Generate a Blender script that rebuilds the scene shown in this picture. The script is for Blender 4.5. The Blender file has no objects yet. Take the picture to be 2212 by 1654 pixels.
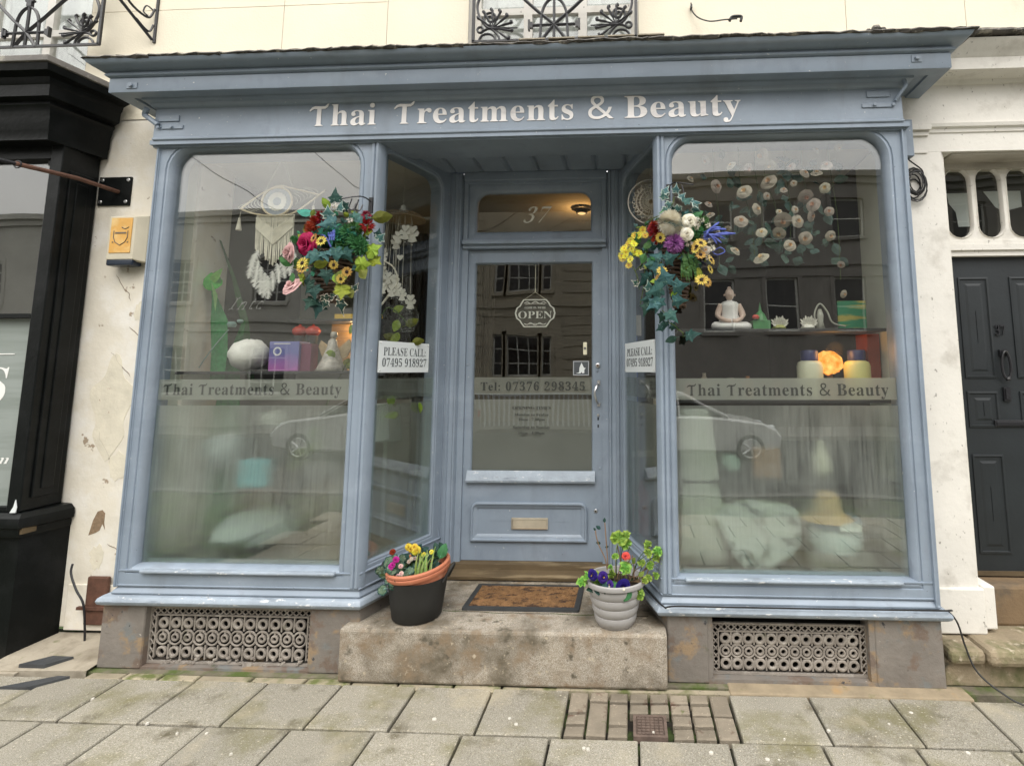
import bpy, math, random, json
from mathutils import Vector, Matrix
random.seed(7)
SC = bpy.context.scene
COL = SC.collection
PI = math.pi
# ---------------------------------------------------------------- camera, sky, sun, exposure
cd = bpy.data.cameras.new('camera')
cam = bpy.data.objects.new('camera', cd)
COL.objects.link(cam)
SC.camera = cam
cd.sensor_width = 36
cd.lens = 1150 / 2212 * 36
cd.shift_x = (1106 - 1303.95) / 2212
cd.shift_y = (662.75 - 827) / 2212
cd.clip_start = 0.05
cd.clip_end = 900
_y, _p, _r = map(math.radians, (2.81145, 6.87448, -0.16454))
_rt = Vector((math.cos(_y), math.sin(_y), 0))
_fw = Vector((-math.sin(_y) * math.cos(_p), math.cos(_y) * math.cos(_p), math.sin(_p)))
_up = _rt.cross(_fw)
_rt2 = _rt * math.cos(_r) + _up * math.sin(_r)
_up2 = -_rt * math.sin(_r) + _up * math.cos(_r)
_m = Matrix((_rt2, _up2, -_fw)).transposed().to_4x4()
_m.translation = Vector((0, 0, 1.65))
cam.matrix_world = _m

SUN_EL, SUN_ROT = math.radians(48), math.radians(200)
w = bpy.data.worlds.new('World')
SC.world = w
w.use_nodes = True
nt = w.node_tree
nt.nodes.clear()
wo = nt.nodes.new('ShaderNodeOutputWorld')
bg = nt.nodes.new('ShaderNodeBackground')
sky = nt.nodes.new('ShaderNodeTexSky')
sky.sky_type = 'NISHITA'
sky.sun_disc = False
sky.sun_elevation = SUN_EL
sky.sun_rotation = SUN_ROT
sky.air_density = 2.0
sky.dust_density = 4.0
tc = nt.nodes.new('ShaderNodeTexCoord')
mp = nt.nodes.new('ShaderNodeMapping')
mp.inputs['Scale'].default_value = (1.2, 1.2, 2.6)
nz = nt.nodes.new('ShaderNodeTexNoise')
nz.inputs['Scale'].default_value = 1.9
nz.inputs['Detail'].default_value = 7
cr = nt.nodes.new('ShaderNodeValToRGB')
cr.color_ramp.elements[0].position = 0.33
cr.color_ramp.elements[0].color = (26, 26.3, 26.8, 1)
cr.color_ramp.elements[1].position = 0.68
cr.color_ramp.elements[1].color = (44, 43, 41, 1)
mx = nt.nodes.new('ShaderNodeMixRGB')
mx.inputs[0].default_value = 0.86
L = nt.links.new
L(tc.outputs['Generated'], mp.inputs[0]); L(mp.outputs[0], nz.inputs['Vector']); L(nz.outputs[0], cr.inputs[0])
L(sky.outputs[0], mx.inputs[1]); L(cr.outputs[0], mx.inputs[2]); 
sz = nt.nodes.new('ShaderNodeSeparateXYZ'); L(tc.outputs['Generated'], sz.inputs[0])
ma = nt.nodes.new('ShaderNodeMath'); ma.operation = 'MULTIPLY_ADD'; ma.inputs[1].default_value = .82; ma.inputs[2].default_value = .33; ma.use_clamp = True; L(sz.outputs[2], ma.inputs[0])
mu = nt.nodes.new('ShaderNodeMixRGB'); mu.blend_type = 'MULTIPLY'; mu.inputs[0].default_value = 1; L(mx.outputs[0], mu.inputs[1]); L(ma.outputs[0], mu.inputs[2])   # overcast sky: brighter overhead than at the horizon
L(mu.outputs[0], bg.inputs[0]); L(bg.outputs[0], wo.inputs[0])
bg.inputs[1].default_value = 0.1
sd = bpy.data.lights.new('sun', 'SUN')
sd.energy = 1.5
sd.angle = math.radians(38)
sd.color = (1.0, 0.95, 0.87)
sun = bpy.data.objects.new('sun', sd)
COL.objects.link(sun)
# light travels from the street side, high and slightly from the right, onto the shopfront
_d = Vector((-0.12, 0.66, -0.95)).normalized()
sun.rotation_euler = _d.to_track_quat('-Z', 'Y').to_euler()
SC.view_settings.view_transform = 'Standard'
SC.view_settings.look = 'None'
SC.view_settings.gamma = 1
SC.view_settings.use_curve_mapping = False
SC.view_settings.exposure = 0.15
SC.cycles.max_bounces = 10
SC.cycles.diffuse_bounces = 4
SC.cycles.glossy_bounces = 4
SC.cycles.transmission_bounces = 6
SC.cycles.transparent_max_bounces = 20
SC.cycles.caustics_reflective = False
SC.cycles.caustics_refractive = True
SC.cycles.sample_clamp_indirect = 4
SC.cycles.use_denoising = True

# ---------------------------------------------------------------- materials
MATS = {}
def nodes(name):
    m = bpy.data.materials.new(name)
    m.use_nodes = True
    t = m.node_tree
    t.nodes.clear()
    o = t.nodes.new('ShaderNodeOutputMaterial')
    return m, t, o
def rgb(c): return (c[0], c[1], c[2], 1)
def ramp(t, src, p0, p1, c0=(0, 0, 0), c1=(1, 1, 1)):
    r = t.nodes.new('ShaderNodeValToRGB')
    r.color_ramp.elements[0].position = p0; r.color_ramp.elements[0].color = rgb(c0)
    r.color_ramp.elements[1].position = p1; r.color_ramp.elements[1].color = rgb(c1)
    t.links.new(src, r.inputs[0])
    return r.outputs[0]
def noise(t, vec, scale, detail=4, rough=.55, stretch=None, off=0):
    if stretch or off:
        mpn = t.nodes.new('ShaderNodeMapping')
        if stretch: mpn.inputs['Scale'].default_value = stretch
        mpn.inputs['Location'].default_value = (off, off * 1.7, off * .6)
        t.links.new(vec, mpn.inputs[0]); vec = mpn.outputs[0]
    n = t.nodes.new('ShaderNodeTexNoise')
    n.inputs['Scale'].default_value = scale
    n.inputs['Detail'].default_value = detail
    n.inputs['Roughness'].default_value = rough
    t.links.new(vec, n.inputs['Vector'])
    return n.outputs[0]
def mixc(t, fac, a, b):
    x = t.nodes.new('ShaderNodeMixRGB')
    for i, v in ((0, fac), (1, a), (2, b)):
        if isinstance(v, (int, float)): x.inputs[i].default_value = v
        elif isinstance(v, tuple): x.inputs[i].default_value = rgb(v)
        else: t.links.new(v, x.inputs[i])
    return x.outputs[0]
def P(name, base, rough=.6, var=.15, scale=5, bump=.15, bscale=60, patches=(), metal=0, rnd=0, spec=.5, streak=None, fine=.0, coat=0, sheen=0):
    """procedural paint/stone: base colour with soft variation, patches = [(colour, scale, lo, hi, offset, stretch)]"""
    if name in MATS: return MATS[name]
    m, t, o = nodes(name)
    g = t.nodes.new('ShaderNodeNewGeometry')
    vec = g.outputs['Position']
    b = t.nodes.new('ShaderNodeBsdfPrincipled')
    b.inputs['Roughness'].default_value = rough
    b.inputs['Metallic'].default_value = metal
    b.inputs['Specular IOR Level'].default_value = spec
    if coat: b.inputs['Coat Weight'].default_value = coat
    if var or rnd or patches:
        n = noise(t, vec, scale, 5)
        lo = tuple(max(0, c * (1 - var)) for c in base); hi = tuple(min(1, c * (1 + var)) for c in base)
        c = ramp(t, n, .3, .7, lo, hi)
        if fine:
            n2 = noise(t, vec, 260, 3)
            c = mixc(t, fine, c, mixc(t, 1.0, c, ramp(t, n2, .35, .65, (.0, .0, .0), (1, 1, 1))))
            # multiply-like speckle
        for pc in patches:
            col, sc, lo_, hi_, off = pc[:5]
            st = pc[5] if len(pc) > 5 else None
            f = ramp(t, noise(t, vec, sc, 6, .6, st, off), lo_, hi_)
            c = mixc(t, f, c, col)
        if rnd:
            oi = t.nodes.new('ShaderNodeObjectInfo')
            r = ramp(t, oi.outputs['Random'], 0, 1, (1 - rnd,) * 3, (1 + 0 * rnd,) * 3)
            x = t.nodes.new('ShaderNodeMixRGB'); x.blend_type = 'MULTIPLY'; x.inputs[0].default_value = 1
            t.links.new(c, x.inputs[1]); t.links.new(r, x.inputs[2]); c = x.outputs[0]
        t.links.new(c, b.inputs['Base Color'])
    else:
        b.inputs['Base Color'].default_value = rgb(base)
    if bump:
        bn = noise(t, vec, bscale, 5, .6)
        bp = t.nodes.new('ShaderNodeBump')
        bp.inputs['Strength'].default_value = bump
        bp.inputs['Distance'].default_value = .006
        t.links.new(bn, bp.inputs['Height'])
        t.links.new(bp.outputs[0], b.inputs['Normal'])
    t.links.new(b.outputs[0], o.inputs[0])
    MATS[name] = m
    return m
def glassmat(name, ior=1.7, tint=(.93, .96, .94), dirt=.0):
    m, t, o = nodes(name)
    g = t.nodes.new('ShaderNodeNewGeometry')
    mr = t.nodes.new('ShaderNodeMapRange')
    mr.inputs['To Min'].default_value = ior; mr.inputs['To Max'].default_value = 1 / ior
    t.links.new(g.outputs['Backfacing'], mr.inputs['Value'])
    f = t.nodes.new('ShaderNodeFresnel'); t.links.new(mr.outputs[0], f.inputs['IOR'])
    a = t.nodes.new('ShaderNodeBsdfTransparent'); a.inputs[0].default_value = rgb(tint)
    s = t.nodes.new('ShaderNodeBsdfGlossy'); s.inputs['Roughness'].default_value = .0
    # slight waviness of old glass
    nn = noise(t, g.outputs['Position'], 1.6, 1)
    bp = t.nodes.new('ShaderNodeBump'); bp.inputs['Strength'].default_value = .10; bp.inputs['Distance'].default_value = .02
    t.links.new(nn, bp.inputs['Height']); t.links.new(bp.outputs[0], s.inputs['Normal'])
    x = t.nodes.new('ShaderNodeMixShader')
    t.links.new(f.outputs[0], x.inputs[0]); t.links.new(a.outputs[0], x.inputs[1]); t.links.new(s.outputs[0], x.inputs[2])
    last = x.outputs[0]
    if dirt:
        d = t.nodes.new('ShaderNodeBsdfDiffuse'); d.inputs[0].default_value = (.5, .52, .48, 1)
        y = t.nodes.new('ShaderNodeMixShader')
        r = ramp(t, noise(t, g.outputs['Position'], 3, 4, .5, (14, 14, .8)), .35, .9, (dirt * .3,) * 3, (dirt * 2.2,) * 3)
        t.links.new(r, y.inputs[0]); t.links.new(last, y.inputs[1]); t.links.new(d.outputs[0], y.inputs[2]); last = y.outputs[0]
    t.links.new(last, o.inputs[0])
    MATS[name] = m
    return m
def filmmat(name, dif=.5, col=(.42, .46, .42), rough=.42, streaks=0.0, z0=0, z1=1):
    """frosted film or condensation on glass: rough see-through mixed with white scatter"""
    m, t, o = nodes(name)
    g = t.nodes.new('ShaderNodeNewGeometry')
    rf = t.nodes.new('ShaderNodeBsdfRefraction'); rf.inputs['IOR'].default_value = 1.16; rf.inputs['Roughness'].default_value = rough
    rf.inputs['Color'].default_value = (.95, .98, .95, 1)
    mr = t.nodes.new('ShaderNodeMapRange')
    mr.inputs['To Min'].default_value = 1.16; mr.inputs['To Max'].default_value = 1.16
    t.links.new(g.outputs['Backfacing'], mr.inputs['Value']); t.links.new(mr.outputs[0], rf.inputs['IOR'])
    d = t.nodes.new('ShaderNodeBsdfDiffuse'); tr = t.nodes.new('ShaderNodeBsdfTranslucent')
    big = noise(t, g.outputs['Position'], 1.7, 3)
    cc = ramp(t, big, .3, .7, tuple(c * .82 for c in col), tuple(c * 1.12 for c in col))
    t.links.new(cc, d.inputs[0]); tr.inputs[0].default_value = rgb(col)
    dm = t.nodes.new('ShaderNodeMixShader'); dm.inputs[0].default_value = .45
    t.links.new(d.outputs[0], dm.inputs[1]); t.links.new(tr.outputs[0], dm.inputs[2])
    x = t.nodes.new('ShaderNodeMixShader')
    if streaks:
        s1 = noise(t, g.outputs['Position'], 6, 6, .65, (16, 16, .55))
        s2 = noise(t, g.outputs['Position'], 3.4, 7, .68, (1, 1, .6), 3)
        r1 = ramp(t, s1, .38, .62, (dif - streaks,) * 3, (dif + streaks * .35,) * 3)
        r2 = ramp(t, s2, .36, .64, (max(0, dif - streaks * .75),) * 3, (dif + streaks * .75,) * 3)
        f = mixc(t, .48, r2, r1)
        # cleared, wet zone along the bottom edge
        sx = t.nodes.new('ShaderNodeSeparateXYZ'); t.links.new(g.outputs['Position'], sx.inputs[0])
        ad = t.nodes.new('ShaderNodeMath'); ad.operation = 'MULTIPLY_ADD'; ad.inputs[1].default_value = .22; t.links.new(s1, ad.inputs[0]); t.links.new(sx.outputs[2], ad.inputs[2])
        rz = ramp(t, ad.outputs[0], z0, z1, (.28,) * 3, (1,) * 3)
        q = t.nodes.new('ShaderNodeMixRGB'); q.blend_type = 'MULTIPLY'; q.inputs[0].default_value = 1
        t.links.new(f, q.inputs[1]); t.links.new(rz, q.inputs[2])
        t.links.new(q.outputs[0], x.inputs[0])
    else:
        x.inputs[0].default_value = dif
    tp = t.nodes.new('ShaderNodeBsdfTransparent'); tp.inputs[0].default_value = (.97, 1, .97, 1)
    xm = t.nodes.new('ShaderNodeMixShader'); xm.inputs[0].default_value = .55; t.links.new(rf.outputs[0], xm.inputs[1]); t.links.new(tp.outputs[0], xm.inputs[2])
    t.links.new(xm.outputs[0], x.inputs[1]); t.links.new(dm.outputs[0], x.inputs[2])
    t.links.new(x.outputs[0], o.inputs[0])
    MATS[name] = m
    return m
def emis(name, col, s):
    m, t, o = nodes(name)
    e = t.nodes.new('ShaderNodeEmission'); e.inputs[0].default_value = rgb(col); e.inputs[1].default_value = s
    t.links.new(e.outputs[0], o.inputs[0]); MATS[name] = m
    return m

BLUE = (.236, .286, .352)
m_blue = P('blue grey gloss paint', BLUE, .42, .10, 3, .22, 22, [((.31, .36, .435), 2.2, .52, .8, 3, (1, 1, 2)), ((.19, .23, .29), 6, .60, .80, 9, (1, 1, .6)), ((.23, .27, .33), 18, .58, .74, 23, (1, 1, .3)), ((.62, .62, .6), 45, .70, .72, 2), ((.07, .06, .05), 50, .71, .73, 6), ((.13, .14, .14), 1.3, .58, .9, 17, (2, 2, .4))])
m_bluew = P('worn pale blue sill paint', (.29, .34, .40), .5, .18, 6, .6, 40, [((.62, .63, .63), 34, .60, .66, 2, (.5, 1, 1.5)), ((.2, .17, .13), 30, .68, .72, 8, (.5, 1, 2)), ((.16, .19, .23), 9, .6, .7, 12, (.4, 1, 3))])
m_cream = P('warm cream masonry paint', (.78, .72, .58), .75, .05, 2, .25, 90, [((.55, .47, .33), 1.2, .62, .9, 3, (1.3, 1, .5)), ((.3, .27, .22), 45, .75, .8, 3)])
m_creamlow = P('aged cream masonry paint', (.76, .71, .61), .8, .08, 3, .6, 18, [((.82, .79, .73), 5, .45, .65, 2), ((.58, .51, .41), 3.2, .60, .85, 7), ((.38, .30, .22), 11, .66, .69, 31), ((.2, .15, .11), 16, .72, .745, 4), ((.30, .27, .22), 4, .6, .9, 15, (1, 1, .4))])
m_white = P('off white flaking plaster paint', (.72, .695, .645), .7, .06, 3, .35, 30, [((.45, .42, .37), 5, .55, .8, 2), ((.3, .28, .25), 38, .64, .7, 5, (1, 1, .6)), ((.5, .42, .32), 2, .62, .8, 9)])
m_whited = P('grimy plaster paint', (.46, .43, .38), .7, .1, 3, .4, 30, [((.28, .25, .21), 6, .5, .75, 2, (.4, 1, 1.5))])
m_black = P('black gloss paint', (.005, .006, .006), .36, .3, 4, .3, 30, spec=.16, patches= [((.10, .10, .10), 70, .74, .77, 2), ((.016, .017, .018), 4, .5, .8, 3)])
m_iron = P('black painted iron', (.014, .014, .017), .35, .2, 5, .3, 60)
m_darkdoor = P('dark slate blue door paint', (.013, .017, .020), .5, .2, 4, .15, 40, [((.55, .55, .52), 42, .775, .785, 2)])
m_step = P('worn sandstone step', (.265, .215, .145), .85, .16, 4, .6, 55, [((.12, .10, .07), 3.4, .46, .66, 3), ((.21, .155, .10), 9, .5, .7, 19), ((.10, .085, .06), 14, .58, .68, 29), ((.42, .36, .27), 26, .62, .7, 8), ((.12, .1, .08), 60, .70, .74, 5)], fine=.25)
m_plinth = P('painted rendered plinth stone', (.185, .165, .145), .8, .18, 5, .8, 30, [((.27, .195, .12), 5, .54, .60, 3), ((.16, .12, .095), 7, .55, .62, 33), ((.17, .175, .17), 5, .56, .62, 11), ((.05, .05, .055), 22, .66, .69, 5), ((.55, .5, .44), 34, .70, .73, 9), ((.06, .075, .03), 8, .64, .75, 14)])
m_slab = P('yellow grey paving slab', (.235, .208, .145), .9, .12, 2.5, .9, 70, [((.17, .155, .075), 3.2, .50, .70, 3), ((.11, .095, .06), 4.5, .57, .72, 41), ((.40, .35, .25), 2.4, .56, .75, 55), ((.12, .11, .07), 2.1, .66, .8, 21), ((.52, .47, .37), 85, .60, .68, 2), ((.14, .115, .08), 100, .62, .70, 7)], rnd=.14, fine=.2)
m_sett = P('mossy edging sett', (.36, .31, .22), .9, .15, 6, .7, 60, [((.12, .14, .04), 7, .48, .62, 3), ((.1, .09, .06), 60, .62, .7, 5)], rnd=.25)
m_paver = P('brown block paver', (.25, .212, .16), .9, .18, 8, .7, 80, [((.45, .38, .3), 90, .62, .68, 2), ((.11, .06, .04), 9, .58, .68, 5), ((.09, .11, .03), 10, .68, .74, 9)], rnd=.3)
m_joint = P('dark soil and moss in the joints', (.022, .019, .014), 1, .3, 20, .5, 60, [((.045, .07, .016), 7, .46, .56, 4)])
m_conc = P('pale stained concrete', (.34, .30, .235), .9, .15, 4, .8, 45, [((.19, .16, .115), 5, .50, .7, 2), ((.14, .15, .06), 6, .6, .7, 8)])
m_slate = P('dark slate', (.045, .048, .052), .55, .2, 12, .5, 40)
m_roof = P('lichen covered lead and slate', (.075, .068, .06), .85, .35, 14, 1.0, 50, [((.24, .22, .18), 20, .54, .64, 3), ((.02, .02, .018), 24, .58, .66, 8)])
m_vent = P('dusty cast iron grille', (.27, .24, .21), .8, .18, 14, .5, 60, [((.36, .33, .29), 18, .56, .66, 2), ((.1, .1, .06), 12, .62, .72, 6)])
m_void = P('black void', (.004, .004, .004), 1, 0, 1, 0)
m_brownwood = P('bare weathered timber', (.10, .07, .036), .8, .3, 4, .4, 40, [((.25, .19, .11), 7, .56, .70, 3, (.3, 1, 4))])
m_brass = P('worn pale metal', (.62, .56, .46), .32, .1, 14, .2, 40, metal=.65)
m_silver = P('brushed silver metal', (.6, .6, .6), .3, .1, 14, .1, 40, metal=.9)
m_letter = P('silver white sign paint', (.86, .83, .82), .5, .05, 8, .05, 30, [((.45, .43, .45), 3.2, .60, .8, 2, (1, 1, 3))])
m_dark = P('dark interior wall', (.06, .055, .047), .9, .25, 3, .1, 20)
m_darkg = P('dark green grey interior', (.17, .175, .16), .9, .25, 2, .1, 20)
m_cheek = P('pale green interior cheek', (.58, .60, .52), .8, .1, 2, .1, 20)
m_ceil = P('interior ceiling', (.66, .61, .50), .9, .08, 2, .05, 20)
m_wood = P('brown shelf timber', (.13, .075, .04), .6, .2, 3, .1, 20)
m_shelf = P('dark glassy shelf', (.03, .03, .03), .4, .2, 3, .0)
m_glass = glassmat('old window glass', 1.98, (.975, .985, .975), .0)
m_glass2 = glassmat('door glass', 1.7, (.93, .94, .92), .0)
m_film = filmmat('frosted vinyl with condensation', .25, (.76, .785, .765), .30, .26, .70, .98)
m_band = filmmat('frosted vinyl band', .52, (.60, .62, .57), .28)
m_side = filmmat('thin condensation film', .14, (.66, .70, .66), .20, .10, .60, .80)
m_band2 = filmmat('frosted vinyl on the door', .62, (.52, .535, .52), .25)
m_txt = P('dark cut lettering', (.035, .04, .036), .5, 0, 1, 0)
m_wtxt = P('white lettering', (.8, .8, .78), .5, 0, 1, 0)
m_plaque = P('white plastic plaque', (.74, .78, .79), .35, .02, 5, .0)
m_cordb = P('black cable', (.012, .012, .012), .5, 0, 1, 0)
m_rope = P('cream cotton cord', (.74, .70, .58), .9, .1, 30, .4, 120)
m_fluff = P('white feather and fleece', (.82, .81, .76), .95, .08, 20, .8, 60)
m_clay = P('white glazed clay', (.74, .72, .64), .35, .06, 30, .1, 60)
m_rust = P('rusty brown iron', (.11, .05, .032), .7, .3, 20, .4, 60)

# ---------------------------------------------------------------- mesh helpers
class MB:
    def __init__(s): s.v = []; s.f = []; s.m = []; s.cur = 0
    def add(s, vs, fs):
        b = len(s.v); s.v += [tuple(v) for v in vs]
        for f in fs: s.f.append(tuple(i + b for i in f)); s.m.append(s.cur)
    def box(s, x0, x1, y0, y1, z0, z1):
        s.add([(x, y, z) for z in (z0, z1) for y in (y0, y1) for x in (x0, x1)],
              [(0, 2, 3, 1), (4, 5, 7, 6), (0, 1, 5, 4), (2, 6, 7, 3), (0, 4, 6, 2), (1, 3, 7, 5)])
        return s
    def loft(s, loops, closed=True, cap=False):
        n = len(loops[0]); vs = [p for l in loops for p in l]; fs = []
        for k in range(len(loops) - 1):
            for i in range(n if closed else n - 1):
                j = (i + 1) % n
                fs.append((k * n + i, k * n + j, (k + 1) * n + j, (k + 1) * n + i))
        if cap: fs.append(tuple(range(n - 1, -1, -1))); fs.append(tuple(range((len(loops) - 1) * n, len(loops) * n)))
        s.add(vs, fs); return s
    def tube(s, pts, r, seg=8, cap=True):
        pts = [Vector(p) for p in pts]; n = len(pts); loops = []
        rs = r if isinstance(r, (list, tuple)) else [r] * n
        ref = Vector((0, 0, 1)); prev = None
        for i, p in enumerate(pts):
            d = (pts[min(i + 1, n - 1)] - pts[max(i - 1, 0)])
            if d.length < 1e-9: d = Vector((0, 0, 1))
            d.normalize()
            if prev is None:
                a = d.cross(ref)
                if a.length < .05: a = d.cross(Vector((1, 0, 0)))
            else:
                a = prev - d * prev.dot(d)
                if a.length < 1e-6: a = d.cross(ref)
            a.normalize(); prev = a; b = d.cross(a)
            loops.append([tuple(p + (a * math.cos(t) + b * math.sin(t)) * rs[i]) for t in [2 * PI * k / seg for k in range(seg)]])
        s.loft(loops, True, cap); return s
    def lathe(s, prof, c=(0, 0, 0), seg=28, cap=False, sx=1, sy=1):
        loops = [[(c[0] + r * math.cos(2 * PI * k / seg) * sx, c[1] + r * math.sin(2 * PI * k / seg) * sy, c[2] + z) for k in range(seg)] for r, z in prof]
        s.loft(loops, True, cap); return s
    def ball(s, c, r, seg=12, sz=1.0, noise_=0):
        loops = []
        for i in range(1, seg // 2):
            a = PI * i / (seg // 2)
            loops.append([(c[0] + r * math.sin(a) * math.cos(2 * PI * k / seg) * (1 + noise_ * (random.random() - .5)),
                           c[1] + r * math.sin(a) * math.sin(2 * PI * k / seg) * (1 + noise_ * (random.random() - .5)),
                           c[2] - r * math.cos(a) * sz * (1 + noise_ * (random.random() - .5))) for k in range(seg)])
        s.loft(loops, True, True); return s
    def sweep(s, path, prof, cap=True):
        """profile (out, z) swept along plan polyline; out = right-hand side of travel, mitred"""
        P_ = [Vector((p[0], p[1])) for p in path]; n = len(P_); loops = []
        for i in range(n):
            ns = []
            if i > 0: d = (P_[i] - P_[i - 1]).normalized(); ns.append(Vector((d.y, -d.x)))
            if i < n - 1: d = (P_[i + 1] - P_[i]).normalized(); ns.append(Vector((d.y, -d.x)))
            if len(ns) == 2:
                mvec = (ns[0] + ns[1]).normalized(); mvec = mvec / max(.3, mvec.dot(ns[0]))
            else: mvec = ns[0]
            loops.append([(P_[i].x + mvec.x * o, P_[i].y + mvec.y * o, z) for o, z in prof])
        k = len(prof); vs = [q for l in loops for q in l]; fs = []
        for a in range(n - 1):
            for i in range(k - 1):
                fs.append((a * k + i, (a + 1) * k + i, (a + 1) * k + i + 1, a * k + i + 1))
        if cap and k > 2: fs.append(tuple(range(k))); fs.append(tuple(range((n - 1) * k + k - 1, (n - 1) * k - 1, -1)))
        s.add(vs, fs); return s
    def prism(s, outline, y0, y1):
        """outline in (x, z), extruded y0..y1 (y0 nearer the street)"""
        n = len(outline)
        s.add([(x, y0, z) for x, z in outline] + [(x, y1, z) for x, z in outline],
              [tuple(range(n)), tuple(range(2 * n - 1, n - 1, -1))] + [(i, i + n, (i + 1) % n + n, (i + 1) % n) for i in range(n)])
        return s
    def mesh(s, name, mats, smooth=False, off=(0, 0, 0)):
        me = bpy.data.meshes.new(name)
        me.from_pydata([(v[0] - off[0], v[1] - off[1], v[2] - off[2]) for v in s.v], [], s.f)
        if not isinstance(mats, (list, tuple)): mats = [mats]
        for m in mats: me.materials.append(m)
        me.polygons.foreach_set('material_index', s.m)
        if smooth is True: me.polygons.foreach_set('use_smooth', [True] * len(s.f))
        me.update()
        if smooth == 'auto':
            me.polygons.foreach_set('use_smooth', [True] * len(s.f))
            try: me.set_sharp_from_angle(angle=math.radians(35))
            except Exception: pass
        return me
def wloc(o):
    v = Vector((0, 0, 0))
    while o: v += o.location; o = o.parent
    return v
def fixn(me):
    import bmesh
    bm = bmesh.new(); bm.from_mesh(me); bmesh.ops.recalc_face_normals(bm, faces=bm.faces); bm.to_mesh(me); bm.free()
def obj(name, mb, mat, parent=None, smooth=False, loc=None, bev=0, fix=True):
    """links the collected shape (given in world coordinates) as ONE mesh object"""
    base = wloc(parent) if parent else Vector((0, 0, 0))
    l = Vector(loc) if loc else base
    me = mb.mesh(name, mat, smooth, l)
    if fix: fixn(me)
    o = bpy.data.objects.new(name, me); COL.objects.link(o)
    if parent: o.parent = parent
    o.location = l - base
    if bev:
        b = o.modifiers.new('bevel', 'BEVEL'); b.width = bev; b.segments = 2; b.limit_method = 'ANGLE'; b.angle_limit = math.radians(40)
    return o
def tag(o, label, cat, group=None):
    o['label'] = label; o['category'] = cat
    if group: o['group'] = group
    return o
def thing(name, label, cat, loc, group=None):
    o = bpy.data.objects.new(name, None); COL.objects.link(o); o.location = loc; o.empty_display_size = .05
    return tag(o, label, cat, group)
def struct(name, mb, mat, **k):
    o = obj(name, mb, mat, **k); o['kind'] = 'structure'; return o
def inst(name, me, parent, loc, rot=(0, 0, 0), sc=(1, 1, 1)):
    o = bpy.data.objects.new(name, me); COL.objects.link(o); o.parent = parent
    o.location = Vector(loc) - wloc(parent); o.rotation_euler = rot
    o.scale = sc if isinstance(sc, tuple) else (sc, sc, sc)
    return o
def box(name, a, mat, parent=None, bev=0, **k):
    return obj(name, MB().box(*a), mat, parent, bev=bev, **k)
def bez(p, n=8):
    """smooth curve through points (Catmull-Rom)"""
    p = [Vector(q) for q in p]; out = []
    for i in range(len(p) - 1):
        a = p[max(i - 1, 0)]; b = p[i]; c = p[i + 1]; d = p[min(i + 2, len(p) - 1)]
        for k in range(n):
            t = k / n
            out.append(.5 * ((2 * b) + (c - a) * t + (2 * a - 5 * b + 4 * c - d) * t * t + (3 * b - a - 3 * c + d) * t ** 3))
    out.append(p[-1]); return out

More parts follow.
